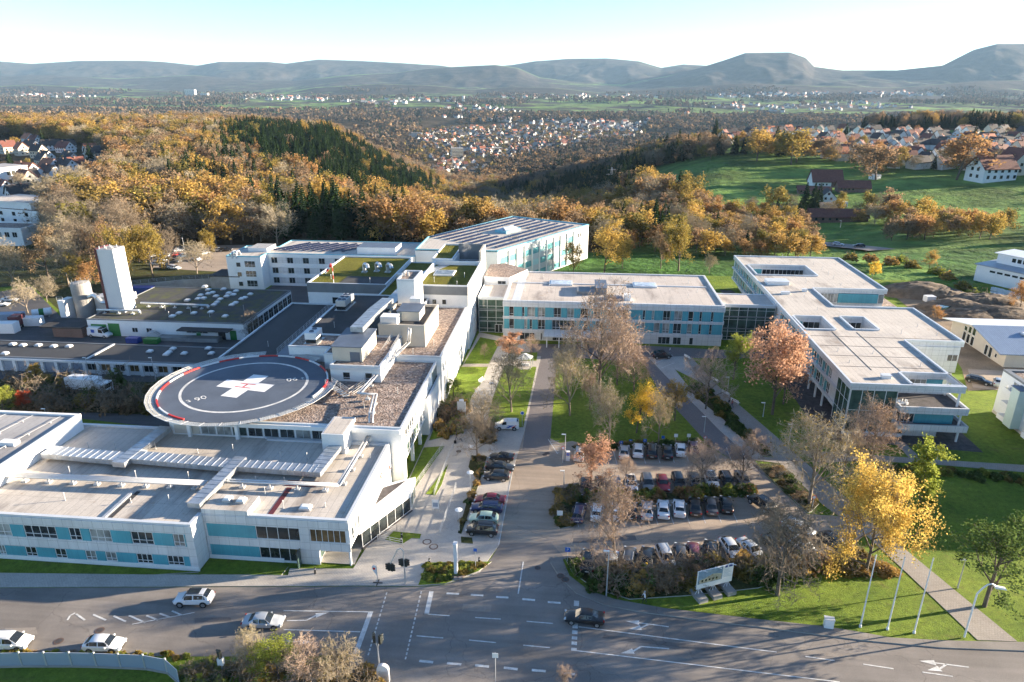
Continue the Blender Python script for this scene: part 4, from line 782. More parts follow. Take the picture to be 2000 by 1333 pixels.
def glass_link(p0, p1, depth, z, nx, rows, lab):
    o = thing('glass_link', lab, 'glass link', (p0[0], p0[1], 0)); MB().box(p0[0], p0[1] + .3, 0, p1[0], p0[1] + depth, z - .02).build('core', M['glass_g'], o); f = Fac((p0[0] + .05, p0[1] + .3), (p1[0] - .05, p0[1] + .3), o)
    f.window(0, f.L, .15, z - .5, nx, rows, 'glass_g', 0, 'frame', .09, 'curtain_wall'); fbox(f, 'floor_band', 'grey_clad', 0, f.L, z * .33, z * .33 + .25, .1, .14); fbox(f, 'floor_band', 'grey_clad', 0, f.L, z * .66, z * .66 + .25, .1, .14)
    b = MB(); par = MB(); cells(b, [(p0[0], p0[1] + .05, p1[0], p0[1] + depth)], [], z - .5, z, 0, 1, par, .2, .3); b.build('roof', [M['coping'], M['roof_pink']], o); par.build('parapet', M['coping'], o)
    f.window(f.L * .62, f.L * .62 + 1.9, .12, 2.3, 2, None, 'glass', .12, 'frame', .09, 'door'); return o
glass_link((-23.3, 160.4), (-16.65, 160.4), 12, 9.2, 3, [.12, .33, .45, .66, .8], 'narrow glazed link between the white main block and the pavilion')
glass_link((35.55, 160.3), (48.4, 160.3), 9.5, 9.0, 6, [.1, .26, .36, .62, .72, .9], 'wide glazed link joining the pavilion to the ward building')
gh = thing('link_block', 'small white block with brown gravel roof behind the narrow glazed link', 'link block', (-19, 178, 0)); b = MB(); par = MB(); b.prism([(-23.4, 173), (-16.7, 172.6), (-12.5, 181.5), (-19.5, 188), (-23.4, 186)], 0, 11.2, 0, 1); b.build('wall', [M['white'], M['gravel']], gh); Fac((-23.4, 173), (-16.7, 172.6), gh).window(3.6, 5.8, 8.6, 10.2, 2, None, 'glass')
# ---------------------------------------------------------------- F: ward building with courtyards
Fb = thing('ward_building', 'large white ward building with courtyards cut in its pale roof', 'ward building', (60, 150, 0))
R = [(48.4, 113, 67.4, 136.4), (48.4, 136.4, 78.8, 159), (48.4, 159, 61, 174.2), (48.4, 174.2, 79.2, 209)]
holes = [(49.4, 142, 55.5, 150.6), (59.7, 142.7, 64.6, 151), (50.2, 187, 66, 198), (59.0, 113.9, 67.0, 118.9)]
b = MB(); par = MB(); cells(b, R, holes, 8.8, 9.7, 0, 1, par, .3, .35); b.build('roof', [M['clad_s'], M['roof']], Fb); par.build('parapet', M['coping'], Fb)
b = MB(); cells(b, [(48.7, 119, 66.6, 136.4), (48.7, 136.4, 78.2, 158.7), (48.7, 158.7, 60.7, 174.4), (48.7, 174.4, 78.6, 208.7), (48.7, 113.3, 56.6, 119)], holes[:3], 3.2, 8.8); cells(b, [(52, 124, 66, 136), (50.5, 136, 77.6, 158.5), (50.5, 158.5, 60.5, 174.5), (50.5, 174.5, 78, 208)], [], 0, 3.2); b.build('wall', [M['clad_t'], M['gravel_dark']], Fb)
for h_ in holes[:3]: MB().box(h_[0], h_[1], 5.6, h_[2], h_[3], 5.65).build('courtyard_floor', M['gravel_dark'], Fb)
for h_, tq in ((holes[0], .35), (holes[1], 0), (holes[2], .25)):
    f = Fac((h_[0], h_[3]), (h_[2], h_[3]), Fb)
    if tq: fbox(f, 'turquoise_panel', 'turq', .1, f.L * tq, 6, 8.6, 0, .1)
    f.window(f.L * tq + .15, f.L - .15, 5.9, 8.6, max(2, round(f.L * (1 - tq) / 1.2)), None, 'glass')
# left long side
f = Fac((48.7, 208.7), (48.7, 119.2), Fb)
fbox(f, 'sun_shelf', 'clad_t', 0, f.L, 6.15, 6.55, 0, .55); fbox(f, 'sun_shelf', 'clad_t', 0, f.L, 2.85, 3.4, 0, .35)
for z0, z1 in ((6.55, 8.75), (3.4, 6.15)):
    a = 1.0; k = 0
    while a < f.L - 3:
        if 34.0 < a < 50: a += 2.2; continue
        w_ = [1.1, 2.0, .7, 1.5][k % 4]; f.window(a + 1.4, a + 1.4 + w_, z0 + .1, z1 - .1, max(1, round(w_ / .8)), .3, None); fbox(f, 'turquoise_panel', 'turq_t', a + .1, a + 1.3, z0, z1, 0, .06); a += 1.6 + w_; k += 1
for a in np.arange(52, 88, 4.0):
    p = f.at(a, 0, .1); MB().box(p[0] - .15, p[1] - .15, 0, p[0] + .15, p[1] + .15, 2.85).build('column', M['white'], Fb)
lv = MB()
for a in np.arange(52, 88, 2.0): f.slab(lv, a, a + .08, 6.2, 6.3, .55, 1.2)
lv.build('louvre_bracket', M['steel'], Fb)
for a in np.arange(54, 86, 4.0): f.window(a, a + 2.6, .3, 2.4, 2, None, 'glass_c', -1.9)
# glazed corner
f = Fac((48.7, 119.2), (48.7, 113.25), Fb); f.window(0, f.L, .6, 8.75, 3, [.35, .7], 'glass_g', .05, 'frame', .1, 'curtain_wall'); MB().box(48.75, 113.35, 0, 56.5, 119, 8.78).build('glazed_hall', M['glass_g'], Fb)
f = Fac((48.7, 113.3), (56.6, 113.3), Fb); f.window(0, f.L, .6, 8.75, 4, [.52], 'glass_g', .05, 'frame', .1, 'curtain_wall'); fbox(f, 'plinth', 'white', -.3, f.L + 2, 0, .6, 0, .4)
# terrace decks on the front
def deck(x0, y0, x1, y1, z0, z1, top, nm):
    b = MB(); par = MB(); cells(b, [(x0, y0, x1, y1)], [], z0, z1, 0, 1, par, .55, .3); b.build(nm, [M['clad_s'], M[top]], Fb); par.build('deck_parapet', M['clad_s'], Fb)
deck(56.7, 111.6, 67.9, 119, 5.3, 6.0, 'gravel_dark', 'terrace_deck'); deck(56.7, 111.2, 68.2, 119, 2.2, 2.9, 'gravel_dark', 'terrace_deck')
f = Fac((56.7, 113.0), (66.4, 113.0), Fb); MB().box(56.7, 113.05, 2.9, 66.4, 119, 5.3).build('terrace_room', M['clad_s'], Fb)
f.window(.1, 3.2, 3.0, 5.25, 4, None, 'glass'); fbox(f, 'turquoise_panel', 'turq', 3.3, f.L, 2.95, 5.28, 0, .06)
f = Fac((58.6, 118.95), (66.8, 118.95), Fb); fbox(f, 'turquoise_panel', 'turq', .2, 2.2, 6.05, 8.75, -.02, .08); f.window(2.3, 5.2, 6.05, 8.75, 3, None, 'glass_c', 0); fbox(f, 'turquoise_panel', 'turq', 5.3, 8, 6.05, 8.75, -.02, .08)
MB().box(56.6, 113.6, 0, 64.6, 119.5, 2.2).build('ground_floor_box', M['clad_s'], Fb); Fac((56.6, 113.6), (64.6, 113.6), Fb).window(.2, 2.3, .2, 2.1, 2, None, 'glass')
for p in ((67.2, 112.0, 0, 2.2), (67.2, 112.4, 2.9, 5.3), (66.9, 113.6, 6.0, 8.8), (67.2, 118.4, 6.0, 8.8)): MB().box(p[0] - .14, p[1] - .14, p[2], p[0] + .14, p[1] + .14, p[3]).build('column', M['white'], Fb)
# notch faces
f = Fac((60.9, 174.2), (78.6, 174.2), Fb); fbox(f, 'turquoise_panel', 'turq', 6.5, f.L - 1.5, 6.3, 8.7, 0, .3); f.window(.4, 6.3, 6.3, 8.7, 7, None, None, .2); f.window(f.L - 1.4, f.L - .1, 6.3, 8.7, 1, None, 'glass_c', .2); MB().box(61, 159, 0, 80.5, 174, 5.4).build('low_wing', M['clad_s'], Fb); MB().box(61.2, 159.2, 5.41, 80.3, 173.8, 5.45).build('low_wing_roof', M['gravel_dark'], Fb)
f = Fac((66.6, 136.4), (78.2, 136.4), Fb); fbox(f, 'side_cladding', 'clad_s', .1, f.L, 3.3, 8.75, 0, .2); f.window(f.L - 2.2, f.L - .2, 5.8, 7.2, 2, None, None, .2)
MB().box(79.25, 176, 0, 83, 206, 5.0).build('side_terrace', M['clad_t'], Fb); MB().box(79.3, 176.1, 5.01, 82.9, 205.9, 5.05).build('side_terrace_roof', M['gravel'], Fb)
for i, (x, y, a_, c_, h_) in enumerate(((53, 178.5, 5.5, 3.2, .9), (52.6, 168.8, 2, .9, .5), (58, 171.5, 1, .8, .6), (55.6, 116.6, 1.5, .9, .55))):
    o = thing('roof_unit', ['low white equipment frame on the ward roof near the long courtyard', 'flat white cowl on the ward roof beside the glazed link', 'small white cowl on the ward roof by the notch', 'white rounded roof cowl near the glazed corner of the ward building'][i], 'roof unit', (x, y, 9.7)); MB().box(-a_ / 2, -c_ / 2, 0, a_ / 2, c_ / 2, h_).lb('casing', M['white'], o); MB().box(-a_ / 2 - .1, -c_ / 2 - .1, h_, a_ / 2 + .1, c_ / 2 + .1, h_ + .1).lb('lid', M['coping'], o)
rr = random.Random(4)
for x0, y0, x1, y1 in ((50, 121, 66, 141), (66, 138, 77.5, 157.5), (50, 153, 59, 172), (67, 176, 78, 207), (50, 176, 65, 185.5), (50, 199.5, 66, 207.5)):
    for ix in range(max(2, int((x1 - x0) / 5.2))):
        for iy in range(max(2, int((y1 - y0) / 5.4))):
            if rr.random() < .72: vent(x0 + (ix + .5) * (x1 - x0) / max(2, int((x1 - x0) / 5.2)) + rr.uniform(-1, 1), y0 + (iy + .5) * 5.4 + rr.uniform(-1, 1), 9.7, h=rr.choice([.5, .7, .9]))
sp = MB()
for x in (54.5, 59.5): sp.box(x, 120, 9.705, x + .12, 141, 9.74)
for y in (121.5, 127, 132.4, 138): sp.box(49.4, y, 9.706, 66.5 if y < 136 else 78, y + .1, 9.738)
sp.build('lightning_rail', M['gravel_dark'], Fb)
tl = thing('terrace_lounge', 'pale garden furniture heaped on the upper terrace of the ward building', 'terrace furniture', (57.6, 113.6, 6.0))
for k, (x, y) in enumerate(((-.3, 0), (.4, .3), (1.0, .2))): MB().obox((x, y, 0), (.5, .5, .4), k).obox((x, y + .2, .4), (.5, .08, .45), k).lb('chair', M['white'], tl)
# ---------------------------------------------------------------- G: rear ward wings with solar roofs
Gw = thing('hospital_wing', 'rear wing with three window bands and solar panels on its roof', 'hospital wing', (-75, 205, 0))
b = MB(); par = MB(); cells(b, [(-104.6, 193, -93.8, 207), (-93.8, 197.6, -47.8, 216.5)], [], 0, 10.1, 0, 1, par, .22, .3); b.build('wall', [M['white'], M['roof']], Gw); par.build('parapet', M['aqua'], Gw)
f = Fac((-93.8, 197.6), (-47.8, 197.6), Gw)
for z in (7.2, 4.0, .9):
    for k in range(9):
        a = 1.2 + k * 5.0; f.window(a, a + 1.9, z, z + 1.8, 2, None, 'glass', 0, 'frame_grey'); fbox(f, 'white_panel', 'clad_s', a + 2.0, a + 4.9, z, z + 1.8, 0, .06)
for z in (9.05, 5.85, 2.75): fbox(f, 'spandrel', 'white', 0, f.L, z, z + 1.05, 0, .14)
f = Fac((-104.6, 193), (-93.8, 193), Gw)
for z in (6.9, 3.9, .9): f.window(2.9, 4.3, z, z + 1.4, 1, None, 'glass'); f.window(5.6, 8.9, z, z + 1.9, 3, .35, 'glass')
pe = MB(); cells(pe, [(-100.5, 199.5, -94.5, 206)], [], 10.1, 11.3); pe.build('roof_house', [M['white'], M['roof_grey']], Gw); pe = MB(); cells(pe, [(-66, 199.5, -54, 207)], [], 10.1, 12.2); pe.build('roof_house', [M['white'], M['metal_dark']], Gw)
for i, x in enumerate((-102.6, -101.4)):
    o = thing('duct_elbow', ['silver gooseneck duct at the outer corner of the rear wing roof', 'inner silver gooseneck duct on the rear wing roof edge'][i], 'air duct', (x, 193.6, 10.1)); e = MB(); e.path([(0, 2, .2), (0, 1.6, 1.2), (0, .2, 1.3), (0, -.5, .6), (0, -.55, -.6)], .32, 8); e.lb('casing', M['metal'], o); MB().box(-.4, 1.6, 0, .4, 2.4, .3).lb('base', M['metal'], o)
Gr = thing('hospital_wing', 'angled rear wing with chequered turquoise side wall and solar roof', 'hospital wing', (-20, 225, 0))
poly = [(-47.7, 198.5), (-22.7, 198.5), (4.8, 243), (-23.6, 257), (-47.7, 216.5)]
b = MB(); b.prism(poly, 0, 12, 0, 1); b.build('wall', [M['white'], M['roof']], Gr)
pp = MB()
for i in range(5):
    a, c = Vector((*poly[i], 0)), Vector((*poly[(i + 1) % 5], 0)); d = (c - a).normalized(); n = Vector((d.y, -d.x, 0)); L_ = (c - a).length; m_ = (a + c) / 2 + n * (.05 - .25); pp.obox((m_.x, m_.y, 11.8 + i * .003), (L_ + .2, .4, .5 + i * .004), atan2(d.y, d.x))
pp.build('parapet', M['aqua'], Gr)
f = Fac((-22.7, 198.5), (4.8, 243), Gr); pal = ['turq_t', 'clad_t', 'aqua_pale', 'pane_grey']; M['aqua_pale'] = P('pale_aqua_panel', (.42, .62, .62), .35, .05); M['pane_grey'] = P('pale_grey_panel', (.52, .54, .55), .45, .05)
ncol = 10; cw = 4.1
for k in range(ncol):
    a = 1.2 + k * cw
    for z in range(6):
        z0 = .4 + z * 1.88; fbox(f, 'facade_panel', 'pane_grey' if (z % 2) else ('turq_t' if (k * 7 + z) % 3 else 'aqua_pale'), a, a + cw - .35, z0, z0 + 1.84, 0, .1)
    fbox(f, 'facade_fin', 'white', a + cw - .3, a + cw - .12, .3, 11.5, 0, .55)
for z in (8.6, 5.2, 1.8):
    for a in (45.0, 46.3): f.window(a, a + .9, z, z + 1.5, 1, None, 'glass')
fe = Fac((4.8, 243), (-23.6, 257), Gr)
for k in range(7): fe.window(2 + k * 4, 3.6 + k * 4, 8, 9.6, 2, None)
def solar(x, y, z, L_, rz, lab):
    o = thing('solar_array', lab, 'solar array', (x, y, z), rz, 'solar arrays on the rear roofs'); q = MB(); q.hexa([(-L_ / 2, -.5, .12), (L_ / 2, -.5, .12), (L_ / 2, .5, .4), (-L_ / 2, .5, .4), (-L_ / 2, -.5, .17), (L_ / 2, -.5, .17), (L_ / 2, .5, .45), (-L_ / 2, .5, .45)]); q.lb('panel', M['solar'], o)
    lg = MB()
    for k in range(3): xx = -L_ / 2 * .85 + k * L_ * .85 / 2; lg.box(xx - .04, .4, 0, xx + .04, .5, .5); lg.box(xx - .04, -.5, 0, xx + .04, -.42, .14)
    lg.lb('rack', M['steel'], o)
SL = 'long tilted dark solar array mounted on a rear hospital roof'
for k in range(8): solar(-89.5 + k * 3.1, 207.2, 10.1, 13.5, radians(55), SL)
dv = Vector((27.5, 44.5, 0)).normalized(); nv = Vector((-dv.y, dv.x, 0))
for k in range(11):
    base = Vector((-21.5, 202.5, 0)) + nv * (2.2 + k * 3.3)
    for j in range(3):
        c_ = base + dv * (6 + j * 15.2)
        if inside(c_.x, c_.y, poly) and all(inside(*(c_ + dv * q_)[:2], poly) for q_ in (-7.2, 7.2)) and not (k in (3, 4, 5) and j == 1): solar(c_.x, c_.y, 12, 13.8, atan2(dv.y, dv.x), SL)
c_ = Vector((-21.5, 202.5, 0)) + nv * 15 + dv * 22
o = thing('rooflight', 'aqua framed roof light among the solar panels of the angled wing', 'roof light', (c_.x, c_.y, 12), atan2(dv.y, dv.x)); MB().box(-4, -2.4, 0, 4, 2.4, .9).lb('curb', M['aqua'], o); q = MB(); q.hexa([(-3.6, -2, .9), (3.6, -2, .9), (3.6, 2, .9), (-3.6, 2, .9), (-2.6, -.2, 1.7), (2.6, -.2, 1.7), (2.6, .2, 1.7), (-2.6, .2, 1.7)]); q.lb('glazing', M['rl_glass'], o)
# ---------------------------------------------------------------- service yard
Hs = thing('service_building', 'low service building with mossy dark roof and green gates', 'service building', (-100, 160, 0))
b = MB(); par = MB(); cells(b, [(-119.5, 149.5, -79.1, 178.5)], [], 0, 4.2, 0, 1, par, .15, .3); b.build('wall', [M['white'], M['moss']], Hs); par.build('parapet', M['grey_clad'], Hs)
f = Fac((-119.5, 149.5), (-79.1, 149.5), Hs)
for a, w_, z1 in ((.9, 4.0, 3.0), (5.4, 2.9, 3.3), (28.0, 1.1, 2.2), (36.6, 1.6, 2.4)): fbox(f, 'gate', 'green_door', a, a + w_, .05, z1, 0, .06)
fbox(f, 'loading_canopy', 'lead', 24.5, 37.5, 2.75, 3.0, 0, 2.6); fbox(f, 'loading_dock', 'concrete', 19, 34.5, .03, .9, 0, 2.4); f.window(25.5, 31, 1.5, 2.5, 4, None, 'glass'); fbox(f, 'doorway', 'lead', 33.6, 35.4, .05, 2.3, 0, .08)
for a in (11.5, 15.2): f.window(a, a + 1.5, 1.2, 2.4, 2, None, 'glass')
sr = MB(); f.slab(sr, 16.5, 17.7, 1.8, 1.9, .1, 2.2); 
for i in range(6): f.slab(sr, 17.7 + i * .35, 18.05 + i * .35, 1.65 - i * .28, 1.75 - i * .28, .1, 1.2)
sr.build('outside_stair', M['steel'], Hs)
f = Fac((-79.1, 149.5), (-79.1, 178.5), Hs)
for k in range(9): f.window(1.6 + k * 3.05, 4.2 + k * 3.05, .8, 3.4, 2, .6, 'glass', 0, 'frame_grey')
for (u, v) in [(400, 561), (407, 567), (415, 573), (422, 580), (407, 575), (392, 578), (387, 585), (437, 566), (447, 574), (443, 580), (430, 586), (424, 592), (461, 570), (456, 577), (489, 576), (478, 583), (472, 585), (460, 593), (453, 597), (418, 597), (383, 600), (337, 619), (350, 613), (379, 613), (412, 611), (440, 619), (366, 588), (398, 584)]:
    x, y = G(u, v, 4.2); skylight(x, y, 4.2, 'small white domed skylight on the mossy service roof')
for (u, v) in [(25, 674), (45, 676), (75, 676), (105, 678), (135, 678), (10, 692), (293, 688), (330, 690), (325, 694), (338, 683), (360, 692), (407, 682), (413, 692)]:
    x, y = G(u, v, 3.2); skylight(x, y, 3.2, 'small white domed skylight on the long dark garage roof', 1.2, 1.2, 0, 'skylights along the garage roof')
pipes('white flue duct running over the mossy service roof to the chimney', [(-112, 160.5, 5.2), (-93.5, 160, 5.2), (-93.5, 160, 4.3)], 1, .35, 'metal'); pipes('bent white duct at the foot of the chimney tower', [(-120, 154.5, 5.0), (-108.5, 154.2, 5.3), (-108.4, 154.2, 4.3)], 1, .32, 'metal')
for x, y in ((-104, 158), (-100, 153), (-96, 156), (-84, 160), (-90, 154)): vent(x, y, 4.2, h=1.3)
ch = thing('chimney_tower', 'tall white boiler chimney tower with a dark red flue strip', 'chimney', (-115, 158, 0)); b = MB(); cells(b, [(-117.4, 155.4, -113.2, 160)], [], 0, 20.4); M['sheet'] = panelled('ribbed_white_sheet', (.75, .76, .77), 1, .3, 30, .03, [.6, .61, .62], .03); b.build('shaft', [M['sheet'], M['roof_grey']], ch); MB().box(-117.95, 155.2, 0, -117.42, 160.1, 20.6).build('flue_strip', M['dkred'], ch)
tp = MB()
for k in range(7): tp.tube((-117 + k * .6, 156 + (k % 3) * 1.2, 20.4), (-117 + k * .6, 156 + (k % 3) * 1.2, 21.1), .12, n=6)
tp.build('flue_head', M['steel'], ch)
si = thing('silo', 'grey cylindrical silo beside the white chimney tower', 'silo', (-128.6, 161.5, 0)); MB().lathe((0, 0, 0), [(2.35, 0), (2.35, 9.6), (2.1, 10.1), (.5, 10.4)], 28).build('shell', M['concrete'], si, world=False, smooth=False); r = MB(); 
for k in range(12): a = 2 * pi * k / 12; r.tube((2.2 * cos(a), 2.2 * sin(a), 9.7), (2.2 * cos(a), 2.2 * sin(a), 10.7), .03, n=4)
r.lb('railing', M['steel'], si)
bo = thing('boiler_plant', 'white boiler casing and coiled pipes between silo and chimney', 'boiler plant', (-123, 160, 0)); MB().box(-132.6, 157.2, 0, -130.9, 161, 6.2).build('casing', M['white'], bo); e = MB(); e.path([(-126.2, 160.5, 6.4), (-124.5, 160.2, 7.2), (-123, 159.5, 6.6), (-122, 159.5, 5.4), (-119.6, 159.5, 5.4)], .55, 8); e.build('flue', M['metal'], bo); MB().box(-126, 162, 0, -118, 168, 6.0).build('housing', M['steel'], bo); r = MB(); railing(r, (-126, 162, 6), (-118, 162, 6)); railing(r, (-132.6, 157.2, 6.2), (-130.9, 157.2, 6.2)); r.build('railing', M['steel'], bo)
J = thing('garage_row', 'long low garage row with white piers and dark roof', 'garage row', (-100, 130, 0))
b = MB(); par = MB(); cells(b, [(-150, 126.6, -72.2, 136.2)], [], 0, 3.15, 0, 1, par, .12, .3); b.build('wall', [M['white'], M['roof_dark']], J); par.build('parapet', M['grey_clad'], J)
f = Fac((-150, 126.6), (-72.2, 126.6), J); fbox(f, 'eaves_beam', 'white', 0, f.L, 2.55, 3.0, 0, .5)
for k in range(24):
    a = .6 + k * 3.22
    if k < 14: fbox(f, 'garage_door', 'blue_grey', a + .9, a + 3.0, .05, 2.5, 0, .08)
    else: f.window(a + .9, a + 3.0, .9, 2.4, 2, None, 'glass_w' if k % 2 else 'glass')
    fbox(f, 'pier', 'white', a + .1, a + .8, 0, 2.55, 0, .42)
MB().box(-103.6, 126.8, 3.16, -103.1, 136, 3.42).build('fire_wall', M['steel'], J)
sd = thing('brick_shed', 'small brick shed with flat dark roof next to the green gates', 'shed', (-125, 151, 0)); MB().box(-127.5, 147.5, 0, -119.8, 153.5, 2.4).build('wall', M['brick'], sd); MB().box(-130.5, 147.1, 2.4, -119.6, 154.2, 2.75).build('roof', M['lead'], sd)
# ---------------------------------------------------------------- neighbours
ap = thing('apartment_block', 'white apartment block with pale green stair towers and balconies', 'apartment block', (86, 110, 0)); M['pale_green'] = P('pale_green_panel', (.5, .62, .58), .5, .05)
b = MB(); par = MB(); cells(b, [(80.2, 93, 98, 125)], [], 0, 8.6, 0, 1, par, .25, .8); b.build('wall', [M['white'], M['gravel']], ap); par.build('roof_edge', M['grey_clad'], ap)
f = Fac((80.2, 125), (80.2, 93), ap)
for a in (6.0, 13.5, 21):
    fbox(f, 'stair_tower', 'pale_green', a, a + 2.2, .6, 8.0, 0, 1.6); fbox(f, 'tower_roof', 'metal_dark', a - .1, a + 2.4, 8.0, 8.15, 0, 1.8)
    for z in (.6, 3.2, 5.8): fbox(f, 'balcony', 'white', a - 2.6, a - .05, z, z + .9, 0, 1.3); f.window(a - 2.2, a - .4, z + 1.0, z + 2.2, 2, None, 'glass_c')
fbox(f, 'basement_plinth', 'beige', 0, f.L, 0, .55, 0, .06); f.window(2.6, 4, .1, .5, 1, None, 'glass', .06)
o = thing('satellite_dish', 'grey satellite dish on the upper balcony of the apartment block', 'satellite dish', (79.0, 120.6, 7.0)); MB().tube((0, 0, 0), (-.12, -.05, 0), .45, .05, 14).lb('dish', M['steel'], o); MB().tube((0, 0, 0), (.3, 0, -.6), .04, n=5).lb('bracket', M['steel'], o)
skylight(88, 123.2, 8.62, 'long white roof dome on the apartment block roof', 3, 1.2, 0, None)
mr = panelled('standing_seam_roof', (.24, .31, .42), 0, .45, 50, .04, [.16, .2, .28], .05, .4)
bl = thing('community_hall', 'new beige hall with blue-grey standing seam gable roof', 'hall', (110, 160, 0)); b = MB(); x0, x1, y0, y1, yr, ze, zr_ = 95, 128, 148.5, 171.5, 160.5, 3.2, 5.4
b.poly([(x0, y0, 0), (x0, y0, ze), (x0, yr, zr_), (x0, y1, ze), (x0, y1, 0)]); b.poly([(x1, y0, 0), (x1, y1, 0), (x1, y1, ze), (x1, yr, zr_), (x1, y0, ze)]); b.poly([(x0, y0, 0), (x1, y0, 0), (x1, y0, ze), (x0, y0, ze)]); b.poly([(x1, y1, 0), (x0, y1, 0), (x0, y1, ze), (x1, y1, ze)]); b.build('wall', M['beige'], bl)
for (ya, za, yb, zb, nm) in ((y0 - .5, ze - .15, yr, zr_ + .12, 0), (yr + .01, zr_ + .12, y1 + 2.0, ze - .2, 1)):
    q = MB(); q.hexa([(x0 - 1.6, ya, za), (x1 + .5, ya, za), (x1 + .5, yb, zb), (x0 - 1.6, yb, zb), (x0 - 1.6, ya, za + .22), (x1 + .5, ya, za + .22), (x1 + .5, yb, zb + .22), (x0 - 1.6, yb, zb + .22)]); q.build('roof', mr if nm == 0 else M['coping'], bl)
f = Fac((x0, y1), (x0, y0), bl)
for a, w_, z0, z1 in ((5.6, 1.3, .2, 2.4), (7.4, 1.3, .2, 2.4), (9.2, 1.3, .2, 2.4), (5.6, 1.3, 2.7, 3.8), (7.4, 1.3, 2.7, 4.3), (9.2, 1.3, 2.7, 4.6), (15.2, 1.2, .2, 2.6), (16.9, 1.2, .2, 2.6), (19.3, .8, 1.0, 2.0)): f.window(a, a + w_, z0, z1, 1, None, 'glass')
for k, x in enumerate((103, 114)): skylight(x, 156.6, 4.95, 'square skylight in the blue seam roof of the new hall', 1.6, 1.6, 0, 'skylights in the blue seam roof')
ha = thing('white_hall', 'white hall with grey roof and raised clerestory at the meadow edge', 'hall', (138, 222, 0)); M['hall_roof'] = P('grey_sheet_roof', (.3, .34, .4), .5, .08)
ha_r = radians(-58); c = Vector((142, 218, 0))
def ob(nm, dx, dy, z, sx, sy, h, m): p = c + Vector((dx * cos(ha_r) - dy * sin(ha_r), dx * sin(ha_r) + dy * cos(ha_r), 0)); MB().obox((p.x, p.y, z), (sx, sy, h), ha_r).build(nm, M[m], ha)
ob('wall', 0, 0, 0, 26, 18, 5.2, 'white'); ob('roof', 0, 0, 5.2, 27, 19, .3, 'hall_roof'); ob('clerestory', -3, 2, 5.5, 16, 9, 3.0, 'white'); ob('upper_roof', -3, 2, 8.5, 17.5, 10.5, .25, 'coping')
for k in range(5): ob('window', -8 + k * 2.2, -9.03, 3.6, 1.6, .1, .6, 'glass')
for k in range(3): ob('window', -6 + k * 1.6, -2.55, 6.6, 1.1, .1, 1.2, 'glass')
al = thing('apartment_block', 'white flat-roofed apartment house at the woodland edge beyond the yard', 'apartment block', (-215, 290, 0))
cx, cy = G(83, 458); rz = radians(-14); cc = Vector((cx, cy, 0))
def ob2(nm, x0, y0, x1, y1, z0, z1, m, mt=None):
    q = []
    for z in (z0, z1):
        for x, y in ((x0, y0), (x1, y0), (x1, y1), (x0, y1)): q.append((cc.x + x * cos(rz) - y * sin(rz), cc.y + x * sin(rz) + y * cos(rz), z))
    b = MB(); b.hexa(q, 0, 1); b.build(nm, [M[m], M[mt or m]], al)
ob2('wall', -34, 0, 0, 20, -1, 9.6, 'white', 'gravel'); ob2('penthouse', -34, 1.5, -5, 18, 9.61, 12.3, 'white', 'roof_pink'); ob2('penthouse_roof', -34.3, 1, -4.2, 18.5, 12.31, 12.6, 'white', 'roof_pink')
for k in range(4):
    for z in (1, 4, 7): ob2('window', -30 + k * 7.5, -.05, -28.2 + k * 7.5, -.002, z, z + 1.6, 'glass')
for k in range(4):
    for z in (1, 4, 7): ob2('window', .002, 2 + k * 4.4, .05, 3.4 + k * 4.4, z, z + 1.7, 'glass')
for k in range(3): ob2('window', -4.998, 4 + k * 4, -4.95, 6 + k * 4, 9.9, 11.7, 'glass')
al2 = thing('apartment_block', 'flat-roofed house with terraces half hidden by the yard trees', 'apartment block', (-215, 270, 0))
ccx, ccy = G(60, 478); b = MB(); par = MB(); cells(b, [(ccx - 40, ccy - 3, ccx, ccy + 10)], [], 0, 6.4, 0, 1, par, .6, .4); b.build('wall', [M['white'], M['gravel']], al2); par.build('parapet', M['white'], al2); f = Fac((ccx - 40, ccy - 3), (ccx, ccy - 3), al2)
for k in range(6): f.window(20 + k * 3.2, 22 + k * 3.2, 3.4, 5.4, 2, None)
# ================================================================ vehicles
M['tyre'] = P('tyre_rubber', (.02, .02, .021), .9, 0); M['alloy'] = P('alloy_rim', (.45, .46, .47), .35, 0, metal=.8); M['car_glass'] = P('car_glass', (.012, .015, .018), .04, 0, spec=.8); M['lamp_red'] = P('tail_lamp_red', (.35, .012, .01), .2, 0); M['lamp_clear'] = P('headlamp_clear', (.6, .63, .66), .1, 0); M['plate'] = P('number_plate', (.7, .7, .68), .5, 0); M['trim'] = P('black_trim', (.018, .018, .02), .6, 0)
def paint(name, col, metal=.0):
    m, nt, b = newmat('car_paint_' + name); b.inputs['Base Color'].default_value = rgb(col); b.inputs['Roughness'].default_value = .32; b.inputs['Metallic'].default_value = metal; b.inputs['Coat Weight'].default_value = .7; b.inputs['Coat Roughness'].default_value = .06; return m
PAINT = {k: paint(k, c, mt) for k, c, mt in (('white', (.74, .75, .76), 0), ('silver', (.46, .49, .52), .35), ('light_silver', (.58, .6, .62), .3), ('black', (.012, .013, .015), 0), ('dark_grey', (.06, .065, .075), .2), ('grey', (.2, .21, .215), .2), ('dark_blue', (.012, .022, .09), .1), ('steel_blue', (.16, .22, .30), .2), ('red', (.32, .015, .02), 0), ('dark_red', (.17, .01, .02), 0), ('purple_red', (.12, .03, .055), .1), ('light_green', (.42, .56, .46), .2))}
